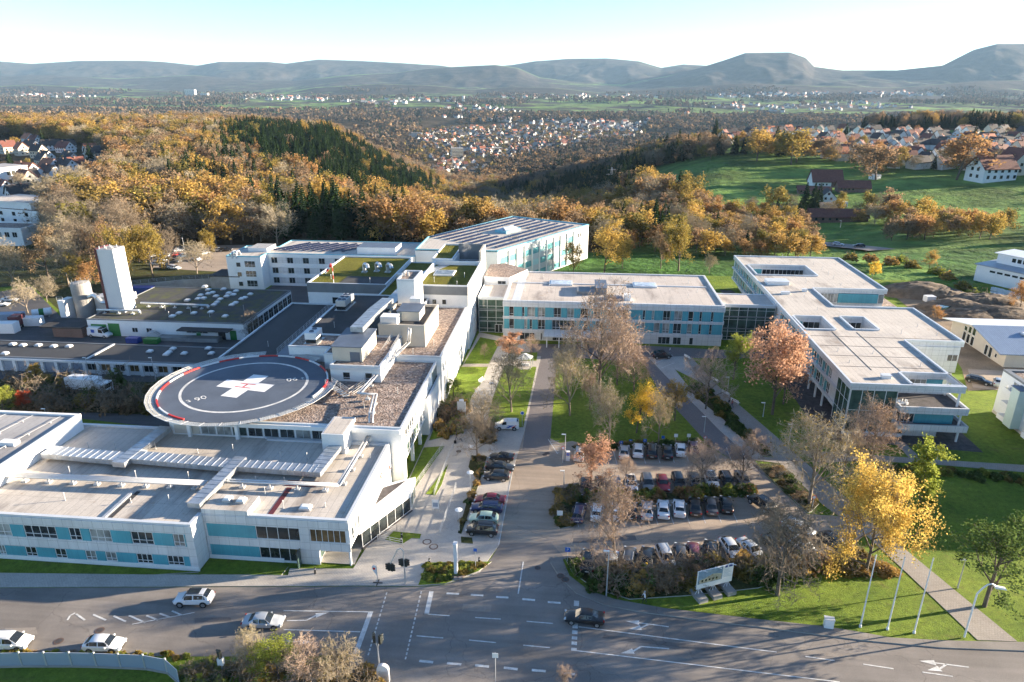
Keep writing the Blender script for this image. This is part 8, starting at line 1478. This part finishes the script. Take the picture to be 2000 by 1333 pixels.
for k in range(10): a0, a1 = pi * k / 10, pi * (k + 1) / 10; b.hexa([(.62 * cos(a1), -.2, 1.7), (.62 * cos(a0), -.2, 1.7), (.62 * cos(a0), .2, 1.7), (.62 * cos(a1), .2, 1.7), (.62 * cos(a1), -.2, 1.7 + .62 * sin(a1) + .01), (.62 * cos(a0), -.2, 1.7 + .62 * sin(a0) + .01), (.62 * cos(a0), .2, 1.7 + .62 * sin(a0) + .01), (.62 * cos(a1), .2, 1.7 + .62 * sin(a1) + .01)])
b.lb('rounded_top', M['rim_white'], t); MB().box(-.5, -.215, .3, .5, -.2, 1.6).lb('poster', M['pane_grey'], t)
x, y = G(1617, 1226); t = thing('utility_cabinet', 'white utility cabinet at the lawn edge of the footway', 'utility cabinet', (x, y, .02), radians(-8)); MB().box(-.5, -.3, 0, .5, .3, 1.25).lb('body', M['rim_white'], t); MB().box(-.55, -.35, 1.25, .55, .35, 1.32).lb('lid', M['coping'], t); MB().box(-.46, -.315, .1, .46, -.3, 1.2).lb('door', M['sign_white'], t)
x, y = G(1109, 900); t = thing('ticket_machine', 'white parking ticket machine at the car park entry', 'ticket machine', (x, y, .05)); MB().box(-.32, -.25, 0, .32, .25, 1.7).lb('body', M['rim_white'], t); MB().box(-.25, -.27, 1.0, .25, -.25, 1.5).lb('panel', M['sign_blue'], t)
for u, v, l in ((784, 1062, 'dark bollard at the small bright lawn by the entrance'), (839, 1104, 'dark bollard at the corner of the street bed'), (936, 1102, 'dark bollard at the drive end of the street bed'), (616, 1122, 'dark bollard on the footway before the entrance corner'), (785, 1053, 'low dark bollard behind the bright small lawn')): x, y = G(u, v); t = thing('bollard', l, 'bollard', (x, y, .1)); MB().lathe((0, 0, 0), [(.13, 0), (.13, .85), (.1, .92)], 10).lb('post', M['trim'], t); MB().lathe((0, 0, .7), [(.135, 0), (.135, .08)], 10).lb('band', M['coping'], t)
# billboard
x, y = G(1392, 1160); bb_ = thing('billboard', 'construction billboard on concrete blocks before the street shrubs', 'billboard', (x, y, .01), radians(24)); MB().box(-2.5, -.05, 1.3, 2.5, .05, 3.9).lb('panel', M['sign_white'], bb_)
M['pic_sky'] = P('print_blue', (.16, .26, .36), .6, .3, 1.2); M['pic_house'] = P('print_beige', (.42, .38, .28), .6, .3, 1.5)
MB().box(-2.4, -.062, 2.0, 1.0, -.05, 3.85).lb('picture', M['pic_sky'], bb_); b = MB(); b.poly([(-2.2, -.066, 2.05), (.9, -.066, 2.05), (.9, -.066, 2.9), (-.4, -.066, 3.15), (-1.4, -.066, 2.7), (-2.2, -.066, 2.6)]); b.lb('picture_house', M['pic_house'], bb_)
b = MB()
for k in range(5): b.box(-1.9 + k * .5, -.07, 2.25, -1.65 + k * .5, -.067, 2.55)
b.lb('picture_window', M['glass'], bb_); b = MB()
for k in range(6): b.box(1.2, -.056, 2.2 + k * .2, 2.3 - (k % 3) * .2, -.0505, 2.24 + k * .2)
b.lb('print_line', M['blue_grey'], bb_); MB().box(1.3, -.06, 3.55, 1.65, -.05, 3.85).box(1.85, -.06, 3.55, 2.35, -.05, 3.85).lb('emblem', M['navy'], bb_)
for k, xx in enumerate((-2.0, 0, 2.0)):
    MB().box(xx - .6, -1.1, 0, xx + .6, 1.1, .5).lb('ballast_block', M['concrete'], bb_); b = MB(); b.tube((xx, .1, .5), (xx, .1, 3.9), .05, n=6).tube((xx, .95, .5), (xx, .1, 3.2), .04, n=6).tube((xx - .5, .1, .5), (xx, .1, 1.4), .03, n=5).tube((xx + .5, .1, .5), (xx, .1, 1.4), .03, n=5).tube((xx, .1, 3.9), (xx + .3, -.7, 4.2), .04, n=5); b.lb('scaffold', M['pole_w'], bb_)
# noise fence
M['fence_glass'] = panelled('patterned_fence_panel', (.22, .29, .38), 0, .22, .22, .03, [.34, .4, .48], .03, .3, .5)
FP = [G(u, v) for u, v in ((-40, 1305), (45, 1303), (93, 1303), (142, 1303), (190, 1304), (237, 1306), (285, 1308), (328, 1316), (352, 1338))]; nf = thing('noise_fence', 'blue-grey patterned noise fence bending at its end along the street', 'fence', (*FP[0], 0))
for a, c in zip(FP, FP[1:]):
    Fc_ = Fac(a, c, nf); Fc_.part('fence_panel', M['fence_glass'], .08, Fc_.L - .08, .25, 1.95, -.03, .03); p = Fc_.at(0, 0, 0); MB().box(p[0] - .08, p[1] - .08, 0, p[0] + .08, p[1] + .08, 2.1).build('fence_post', M['steel'], nf); Fc_.part('fence_base', M['concrete'], 0, Fc_.L, 0, .25, -.1, .1)
# ramp railings on the plaza
def rail_thing(pts, label, z=.16):
    p = [(*G(u, v), z) for u, v in pts]; t = thing('handrail', label, 'railing', p[0])
    for a, c in zip(p, p[1:]): b = MB(); railing(b, a, c, 1.0); b.build('rail', M['pole'], t)
rail_thing([(803, 966), (866, 876)], 'long handrail between side lawn and ramp'); rail_thing([(848, 972), (877, 895), (886, 878)], 'handrail along the grass wedge of the ramp'); rail_thing([(859, 1048), (891, 955)], 'free-standing handrail in the middle of the ramp'); rail_thing([(738, 1058), (787, 1068)], 'short handrail before the bright small lawn', .12); rail_thing([(742, 1054), (775, 1038), (783, 1040)], 'handrail behind the bright small lawn', .12)
sb = thing('notice_board', 'white notice board with two legs at the ramp end', 'notice board', (*G(851, 1000), .1)); MB().box(-.5, -.06, .5, .5, .06, 1.9).lb('panel', M['sign_white'], sb); MB().box(-.45, -.05, 0, -.38, .05, .5).box(.38, -.05, 0, .45, .05, .5).lb('leg', M['pole'], sb); MB().box(-.38, -.075, .8, .38, -.061, 1.5).lb('print', M['blue_grey'], sb)
sb = thing('notice_board', 'tall white site map board beside the orange bushes', 'notice board', (*G(902, 815), .15)); MB().box(-.8, -.06, .9, .8, .06, 3.0).lb('panel', M['sign_white'], sb); MB().lathe((0, 0, 3.0), [(.45, 0), (.45, .4)], 12).lb('cap', M['rim_white'], sb); MB().box(-.75, -.05, 0, -.67, .05, .9).box(.67, -.05, 0, .75, .05, .9).lb('leg', M['pole'], sb)
# garden pavilion
x, y = G(1024, 718); gz_ = thing('garden_pavilion', 'white hexagonal glass garden pavilion on the lawn', 'pavilion', (x, y, .12)); hx = [(1.9 * cos(pi / 3 * k + .3), 1.9 * sin(pi / 3 * k + .3)) for k in range(6)]
for (a, c) in hx: MB().box(a - .07, c - .07, 0, a + .07, c + .07, 2.4).lb('post', M['pole_w'], gz_)
b = MB(); g2 = MB()
for k in range(6):
    a, c = hx[k], hx[(k + 1) % 6]; b.tube((*a, 2.4), (*c, 2.4), .07, n=5).tube((*a, 2.4), (0, 0, 3.2), .06, n=5); g2.poly([(*a, 2.42), (*c, 2.42), (0, 0, 3.2)])
b.lb('roof_frame', M['pole_w'], gz_); g2.lb('roof_glass', M['glass_c'], gz_); MB().lathe((0, 0, 0), [(1.8, 0), (1.8, .05)], 6).lb('floor', M['paver'], gz_); MB().box(-1.0, .6, .05, 1.0, 1.0, .5).lb('bench', M['pole_w'], gz_)
def bench(u, v, rz, label):
    x, y = G(u, v); t = thing('park_bench', label, 'bench', (x, y, .08), radians(rz)); MB().box(-.95, -.25, .42, .95, .25, .48).lb('seat', M['rim_white'], t); MB().box(-.95, .22, .55, .95, .3, .95).lb('backrest', M['rim_white'], t)
    for xx in (-.75, .68): MB().box(xx, -.22, 0, xx + .08, .28, .42).lb('leg', M['pole'], t)
for u, v, rz, l in ((1436, 789, 125, 'white bench on the long path beside the walking couple'), (1418, 773, 125, 'white bench at the bend of the long path'), (1343, 702, 120, 'white bench at the start of the long path'), (1397, 747, 125, 'white bench under the bare tree with coppery top'), (941, 748, 70, 'white bench at the lawn edge of the garden path'), (934, 768, 75, 'second white bench lower on the garden path')): bench(u, v, rz, l)
bk = thing('bicycle', 'grey bicycle parked at the edge of the garden path', 'bicycle', (*G(927, 778), .12), .4); 
for xx in (-.52, .52):
    b = MB()
    for k in range(14): a, c = 2 * pi * k / 14, 2 * pi * (k + 1) / 14; b.tube((xx + .33 * cos(a), 0, .34 + .33 * sin(a)), (xx + .33 * cos(c), 0, .34 + .33 * sin(c)), .025, n=5)
    b.lb('wheel', M['tyre'], bk)
b = MB(); b.path([(-.52, 0, .34), (-.15, 0, .8), (.4, 0, .85), (.52, 0, .34)], .022, 5); b.path([(-.15, 0, .8), (0, 0, .32), (.4, 0, .85)], .022, 5); b.tube((-.52, 0, .34), (0, 0, .32), .02, n=5); b.lb('frame', M['steel'], bk); MB().obox((-.18, 0, .88), (.26, .12, .07)).lb('saddle', M['trim'], bk); MB().tube((.42, -.28, 1.0), (.42, .28, 1.0), .02, n=5).lb('handlebar', M['steel'], bk)
# facade signs on the sunlit wall
o = text('A', 1.5, M['red'], 'pharmacy_sign', None, (-25.16, 91.2, 3.9), (pi / 2, 0, pi / 2), .03); o.location = (-26.96, 88.6, 3.6); tag(o, 'red letter A pharmacy emblem on the sunlit side wall', 'sign'); o = thing('wall_emblem', 'round red emblem above the entrance on the sunlit side wall', 'sign', (-27.06, 84.5, 4.7)); MB().tube((0, 0, 0), (.06, 0, 0), .42, n=18).lb('disc', M['red'], o); MB().box(.061, -.08, -.25, .07, .08, .25).lb('bar', M['sign_white'], o)
# ---- earth heaps, pallets and barriers on the building site
def mound(u, v, rx, ry, h, label, seed):
    x, y = G(u, v); rng = np.random.default_rng(seed); t = bpy.data.meshes.new('earth_heap'); n = 26; V = []; Fc = []
    for i in range(n):
        for j in range(n):
            a, c = -1.15 + 2.3 * i / (n - 1), -1.15 + 2.3 * j / (n - 1); r = sqrt(a * a + c * c); k = max(0, 1 - r * r) ** .8; z = h * k * (.7 + .6 * float(fbm(np.array([a * 2 + seed]), np.array([c * 2]), seed)[0])) + .25 * k * rng.random() - .05; V.append((x + a * rx, y + c * ry, z))
    for i in range(n - 1):
        for j in range(n - 1): Fc.append((i * n + j, (i + 1) * n + j, (i + 1) * n + j + 1, i * n + j + 1))
    t.from_pydata(V, [], Fc); t.materials.append(M['heap']); o = link('earth_heap', t); tag(o, label, 'earth heap')
M['heap'] = P('dug_earth', (.13, .095, .065), .95, .35, .5, 4, bmp=.8, bsc=3)
for k, (u, v, rx, ry, h, l) in enumerate(((1795, 574, 13, 7, 3.0, 'broad grey-brown earth heap behind the track'), (1845, 582, 9, 6, 2.6, 'brown earth heap at the meadow foot'), (1870, 604, 11, 6, 2.6, 'dark earth heap behind the pallets'), (1925, 598, 12, 7, 3.4, 'tallest brown earth heap beyond the new hall'), (1880, 618, 10, 5, 1.8, 'low earth heap beside the new hall roof'), (1950, 615, 12, 6, 2.2, 'dark churned earth heap at the photo edge'))): mound(u, v, rx, ry, h, l, k + 2)
for u, v, sz, l, m in ((1814, 590, (2.6, 2.0, 1.6), 'white wrapped pallet crate beside the track', 'rim_white'), (1833, 588, (2.2, 1.4, .8), 'grey heap of building panels', 'steel'), (1848, 590, (2.8, 1.6, .7), 'stack of pale blocks behind the pallet crate', 'sign_white'), (1766, 579, (2.2, 1.2, .5), 'small pale plank stack on the track', 'coping'), (1840, 610, (4.0, 2.4, 1.6), 'dark green site trailer at the earth heaps', 'glass_g'), (1985, 585, (5, .8, 1.4), 'white lattice barrier at the meadow edge', 'rim_white')):
    x, y = G(u, v); t = thing('crate' if 'crate' in l else 'building_material' if 'trailer' not in l else 'site_trailer', l, 'building material', (x, y, .1), rt.uniform(0, 1)); MB().obox((0, 0, .12), sz).lb('load', M[m], t); MB().obox((0, 0, 0), (sz[0] * .95, sz[1] * .95, .11)).lb('pallet', M['wood'], t)
for k in range(14): x, y = G(1940 + (k % 7) * 6 + rt.uniform(-2, 2), 568 + (k // 7) * 9 + (k % 7) * 1.5); t = thing('pipe_ring', 'pale concrete pipe ring lying in the heap at the meadow edge', 'concrete ring', (x, y, .05), 0, 'concrete rings at the meadow edge'); MB().lathe((0, 0, 0), [(.8, 0), (.8, .9), (.62, .9), (.62, .1)], 14).lb('ring', M['sign_white'], t)
rw = thing('retaining_wall', 'curved concrete retaining wall with fence behind the service yard', 'wall', (*G(300, 565), 0)); W_ = [G(u, v) for u, v in ((262, 572), (310, 567), (360, 562), (410, 560), (452, 562))]
for a, c in zip(W_, W_[1:]): f = Fac(a, c, rw); f.part('wall', M['concrete'], 0, f.L, 0, 2.6, -.15, .15); b = MB(); railing(b, (*a, 2.6), (*c, 2.6), 1.1); b.build('fence', M['steel'], rw)
b_ = thing('concrete_annex', 'grey concrete annex beside the rear wing corner', 'annex', (*G(435, 560), 0)); x, y = G(425, 563); MB().box(x - 2, y, 0, x + 7.5, y + 8, 3.6).build('wall', M['concrete'], b_); MB().box(x - 2.2, y - .2, 3.6, x + 7.7, y + 8.2, 3.9).build('roof', M['lead'], b_)
# ---- people
SKIN = P('skin', (.42, .25, .18), .6, 0); CL = {k: P('cloth_' + k, c, .85, .1, 5) for k, c in (('black', (.015, .015, .018)), ('navy', (.02, .03, .07)), ('white', (.7, .7, .7)), ('red', (.4, .04, .04)), ('grey', (.2, .2, .21)), ('jeans', (.05, .08, .16)), ('beige', (.4, .33, .24)), ('hair', (.05, .03, .02)), ('grey_hair', (.4, .39, .38)))}
def skin_mesh(name, V, E_, R_, mats, lev=2):
    me = bpy.data.meshes.new('tmp'); me.from_pydata(V, E_, []); o = bpy.data.objects.new('tmp', me); COL.objects.link(o); md = o.modifiers.new('s', 'SKIN'); md.use_smooth_shade = True
    for v, r in zip(me.skin_vertices[0].data, R_): v.radius = (r, r)
    me.skin_vertices[0].data[0].use_root = True; ss = o.modifiers.new('d', 'SUBSURF'); ss.levels = ss.render_levels = lev; dg = bpy.context.evaluated_depsgraph_get(); out = bpy.data.meshes.new_from_object(o.evaluated_get(dg)); bpy.data.objects.remove(o); out.name = name; out.materials.clear(); [out.materials.append(m) for m in mats]; return out
PB = {}
def person(u, v, rz, label, top='black', legs='jeans', hair='hair', pose='walk', group=None, z=.1):
    key = (pose,)
    if key not in PB:
        s = .28 if pose == 'walk' else .03; sit = pose == 'sit'
        V = [(0, 0, .95), (0, 0, 1.2), (0, 0, 1.42), (0.01, 0, 1.52), (.03, 0, 1.64), (.02, 0, 1.74), (0, .18, 1.42), (.03 - s * .4, .24, 1.14), (.12 - s * .5, .25, .9), (.15 - s * .5, .25, .82), (0, -.18, 1.42), (.03 + s * .4, -.24, 1.14), (.12 + s * .5, -.25, .9), (.15 + s * .5, -.25, .82), (.0, .1, .9), (s * .55 + .03, .1, .5), (s * .8 - .06, .1, .09), (s * .8 + .12, .1, .04), (.0, -.1, .9), (-s * .3 + .04, -.1, .5), (-s * .9 - .05, -.1, .1), (-s * .9 + .11, -.1, .05)]
        if sit: V = [(x, y, zz - .45) if i < 14 else (x, y, zz) for i, (x, y, zz) in enumerate(V)]; V[14:18] = [(.05, .1, .48), (.42, .1, .48), (.42, .1, .08), (.58, .1, .04)]; V[18:22] = [(.05, -.1, .48), (.42, -.1, .48), (.44, -.1, .08), (.6, -.1, .04)]
        E_ = [(0, 1), (1, 2), (2, 3), (3, 4), (4, 5), (2, 6), (6, 7), (7, 8), (8, 9), (2, 10), (10, 11), (11, 12), (12, 13), (0, 14), (14, 15), (15, 16), (16, 17), (0, 18), (18, 19), (19, 20), (20, 21)]; R_ = [.14, .13, .14, .055, .1, .075, .065, .048, .035, .028, .065, .048, .035, .028, .09, .062, .045, .035, .09, .062, .045, .035]
        hd = V[4]; off = -.45 if sit else 0; PB[key] = (V, E_, R_, hd, off)
    V, E_, R_, hd, off = PB[key]; me = skin_mesh('body', V, E_, R_, [CL[top], CL[legs], SKIN])
    for p in me.polygons: c = p.center; zz = c.z - off; p.material_index = 2 if zz > 1.5 or (zz < .88 and abs(c.y) > .2) else (1 if (c.z < .93 and off == 0) or (off and c.z < .56) else 0); p.use_smooth = True
    x, y = G(u, v); t = thing('person', label, 'person', (x, y, z), radians(rz), group); link('body', me, t, False); h = MB(); hx_, hz = hd[0] - .015, hd[2]
    h.lathe((hx_, 0, hz - .02), [(.118, 0), (.122, .05), (.112, .1), (.08, .145), (.02, .16)], 12); h.build('hair', CL[hair], t, True, False)
    f = MB(); f.tube((hd[0] + .1, 0, hz - .01), (hd[0] + .135, 0, hz - .03), .02, .014, 6); f.lb('nose', SKIN, t); e = MB()
    for sy in (-1, 1): e.obox((hd[0] + .096, sy * .035, hz + .01), (.012, .02, .012))
    e.lb('eyes', CL['hair'], t)
    for sy in (-.25, .25):     # hands: palm, thumb and four curled fingers as one small skinned piece
        s = (.28 if pose == 'walk' else .03) * (.5 if sy < 0 else -.5); b0 = Vector((.15 + s, sy, .82 + off)); HV = [tuple(b0), tuple(b0 + Vector((.02, 0, -.06)))]; HE = [(0, 1)]; HR_ = [.026, .024]
        for k, (dx, L) in enumerate(((-.024, .06), (-.008, .075), (.008, .07), (.024, .055))): n = len(HV); q = b0 + Vector((.02 + dx, 0, -.075)); HV += [tuple(q), tuple(q + Vector((.004, 0, -L * .6))), tuple(q + Vector((.012, -sy * .05, -L)))]; HE += [(1, n), (n, n + 1), (n + 1, n + 2)]; HR_ += [.009, .008, .007]
        n = len(HV); HV += [tuple(b0 + Vector((.045, 0, -.03))), tuple(b0 + Vector((.06, 0, -.065)))]; HE += [(0, n), (n, n + 1)]; HR_ += [.011, .009]; link('hand', skin_mesh('hand', HV, HE, HR_, [SKIN], 1), t, False)
    return t
person(1258, 1180, 180, 'person in white jacket and dark trousers walking on the footway by the shrubs', 'white', 'black', 'grey_hair', z=.13); person(1586, 993, 180, 'person in black walking at the end of the lane bed', 'black', 'black')
person(1423, 795, 125, 'person in pale trousers walking on the long path, farther of a couple', 'navy', 'beige', 'hair', z=.07); person(1429, 797, 125, 'person in red top walking on the long path, nearer of a couple', 'red', 'jeans', 'hair', z=.07); person(892, 862, 200, 'person in dark coat resting beside the side wall shrubs', 'black', 'jeans'); person(897, 864, 20, 'person in grey clothes seated beside the one in the dark coat', 'grey', 'navy', 'grey_hair', 'sit')
person(1120, 676, 60, 'person in white coat standing under the pavilion canopy', 'white', 'navy', 'hair', 'stand', z=.05); person(1128, 675, 200, 'person in red jacket standing under the pavilion canopy', 'red', 'black', 'hair', 'stand', z=.05); person(1308, 692, 160, 'person in light blue standing beside the black estate SUV', 'white', 'jeans', 'hair', 'stand', z=.09); person(1419, 772, 0, 'person in black seated on the bench at the path bend', 'black', 'black', 'hair', 'sit', z=.1)
bp_ = thing('backpack', 'black bag on the paving beside the resting pair', 'bag', (*G(889, 867), .11)); MB().obox((0, 0, 0), (.4, .3, .45)).lb('body', CL['black'], bp_); MB().path([(-.1, .15, .45), (0, .15, .58), (.1, .15, .45)], .02, 5).lb('strap', CL['black'], bp_)
# steam over the rear plant screen
m = bpy.data.materials.new('steam'); m.use_nodes = True; nt = m.node_tree; nt.nodes.clear(); out = nt.nodes.new('ShaderNodeOutputMaterial'); v = nt.nodes.new('ShaderNodeVolumePrincipled'); lk(nt, ramp(nt, noise(nt, .7, 4, .6), [(.45, 0.0), (.7, .55)]), v.inputs['Density']); lk(nt, v.outputs[0], out.inputs['Volume'])
b = MB(); b.lathe((-28.5, 176, 14.2), [(.4, 0), (.6, 1), (1.2, 2.6), (1.5, 4.2), (.6, 5.4)], 12); tag(b.build('steam', m, None, True), kind='stuff')
mh_ = MB(); mh_.lathe((-28.5, 176, 13.5), [(.5, 0), (.5, 1.0), (.42, 1.0)], 12); mh_.build('steam_vent', M['steel'], Cm)
# ================================================================ light, air, camera
SUN_AZ, SUN_EL = radians(16.0), radians(11.0)   # azimuth from +x towards +y
w = bpy.data.worlds.new('World'); SC.world = w; w.use_nodes = True; nt = w.node_tree
sk = nt.nodes.new('ShaderNodeTexSky'); sk.sky_type = 'NISHITA'; sk.sun_disc = False
sk.sun_elevation = SUN_EL; sk.sun_rotation = pi / 2 - SUN_AZ; sk.altitude = 2300; sk.air_density = 1.0; sk.dust_density = SKYDUST if 'SKYDUST' in globals() else .1; sk.ozone_density = 2.4
bg = nt.nodes['Background']; nt.links.new(sk.outputs[0], bg.inputs[0]); bg.inputs[1].default_value = .066
sl = bpy.data.lights.new('sun', 'SUN'); sl.energy = 5.0; sl.angle = radians(.5); sl.color = (1.0, .83, .62)
so = bpy.data.objects.new('sun', sl); COL.objects.link(so)
d = Vector((cos(SUN_AZ) * cos(SUN_EL), sin(SUN_AZ) * cos(SUN_EL), sin(SUN_EL)))
so.rotation_euler = d.to_track_quat('Z', 'Y').to_euler(); so.location = d * 300
cam = bpy.data.cameras.new('camera'); cam.lens = F / 2000 * 36; cam.sensor_width = 36; cam.clip_start = .5; cam.clip_end = 60000
co = bpy.data.objects.new('camera', cam); COL.objects.link(co); co.location = (0, 0, CAMH); co.rotation_euler = (pi / 2 - PITCH, 0, YAW); SC.camera = co
def haze():
    b = MB().box(-9000, -60, -180, 14000, 16500, 640)
    m = bpy.data.materials.new('air'); m.use_nodes = True; nt = m.node_tree; nt.nodes.clear()
    out = nt.nodes.new('ShaderNodeOutputMaterial'); v = nt.nodes.new('ShaderNodeVolumePrincipled')
    v.inputs['Color'].default_value = (.46, .72, 1, 1); v.inputs['Density'].default_value = HAZE; v.inputs['Anisotropy'].default_value = 0.0
    nt.links.new(v.outputs[0], out.inputs['Volume'])
    tag(b.build('haze', m), kind='stuff')
HAZE = 2.8e-5
if HAZE_ON: haze()
SC.view_settings.view_transform = 'Standard'; SC.view_settings.look = 'None'; SC.view_settings.exposure = 2.35; SC.view_settings.gamma = 1.0
SC.render.engine = 'CYCLES'; cy = SC.cycles
cy.max_bounces = 5; cy.diffuse_bounces = 3; cy.glossy_bounces = 2; cy.transmission_bounces = 2; cy.transparent_max_bounces = 6; cy.volume_bounces = 0
cy.use_adaptive_sampling = True; cy.adaptive_threshold = .02; cy.use_denoising = True; cy.caustics_reflective = False; cy.caustics_refractive = False
try: cy.denoiser = 'OPENIMAGEDENOISE'
except Exception: pass
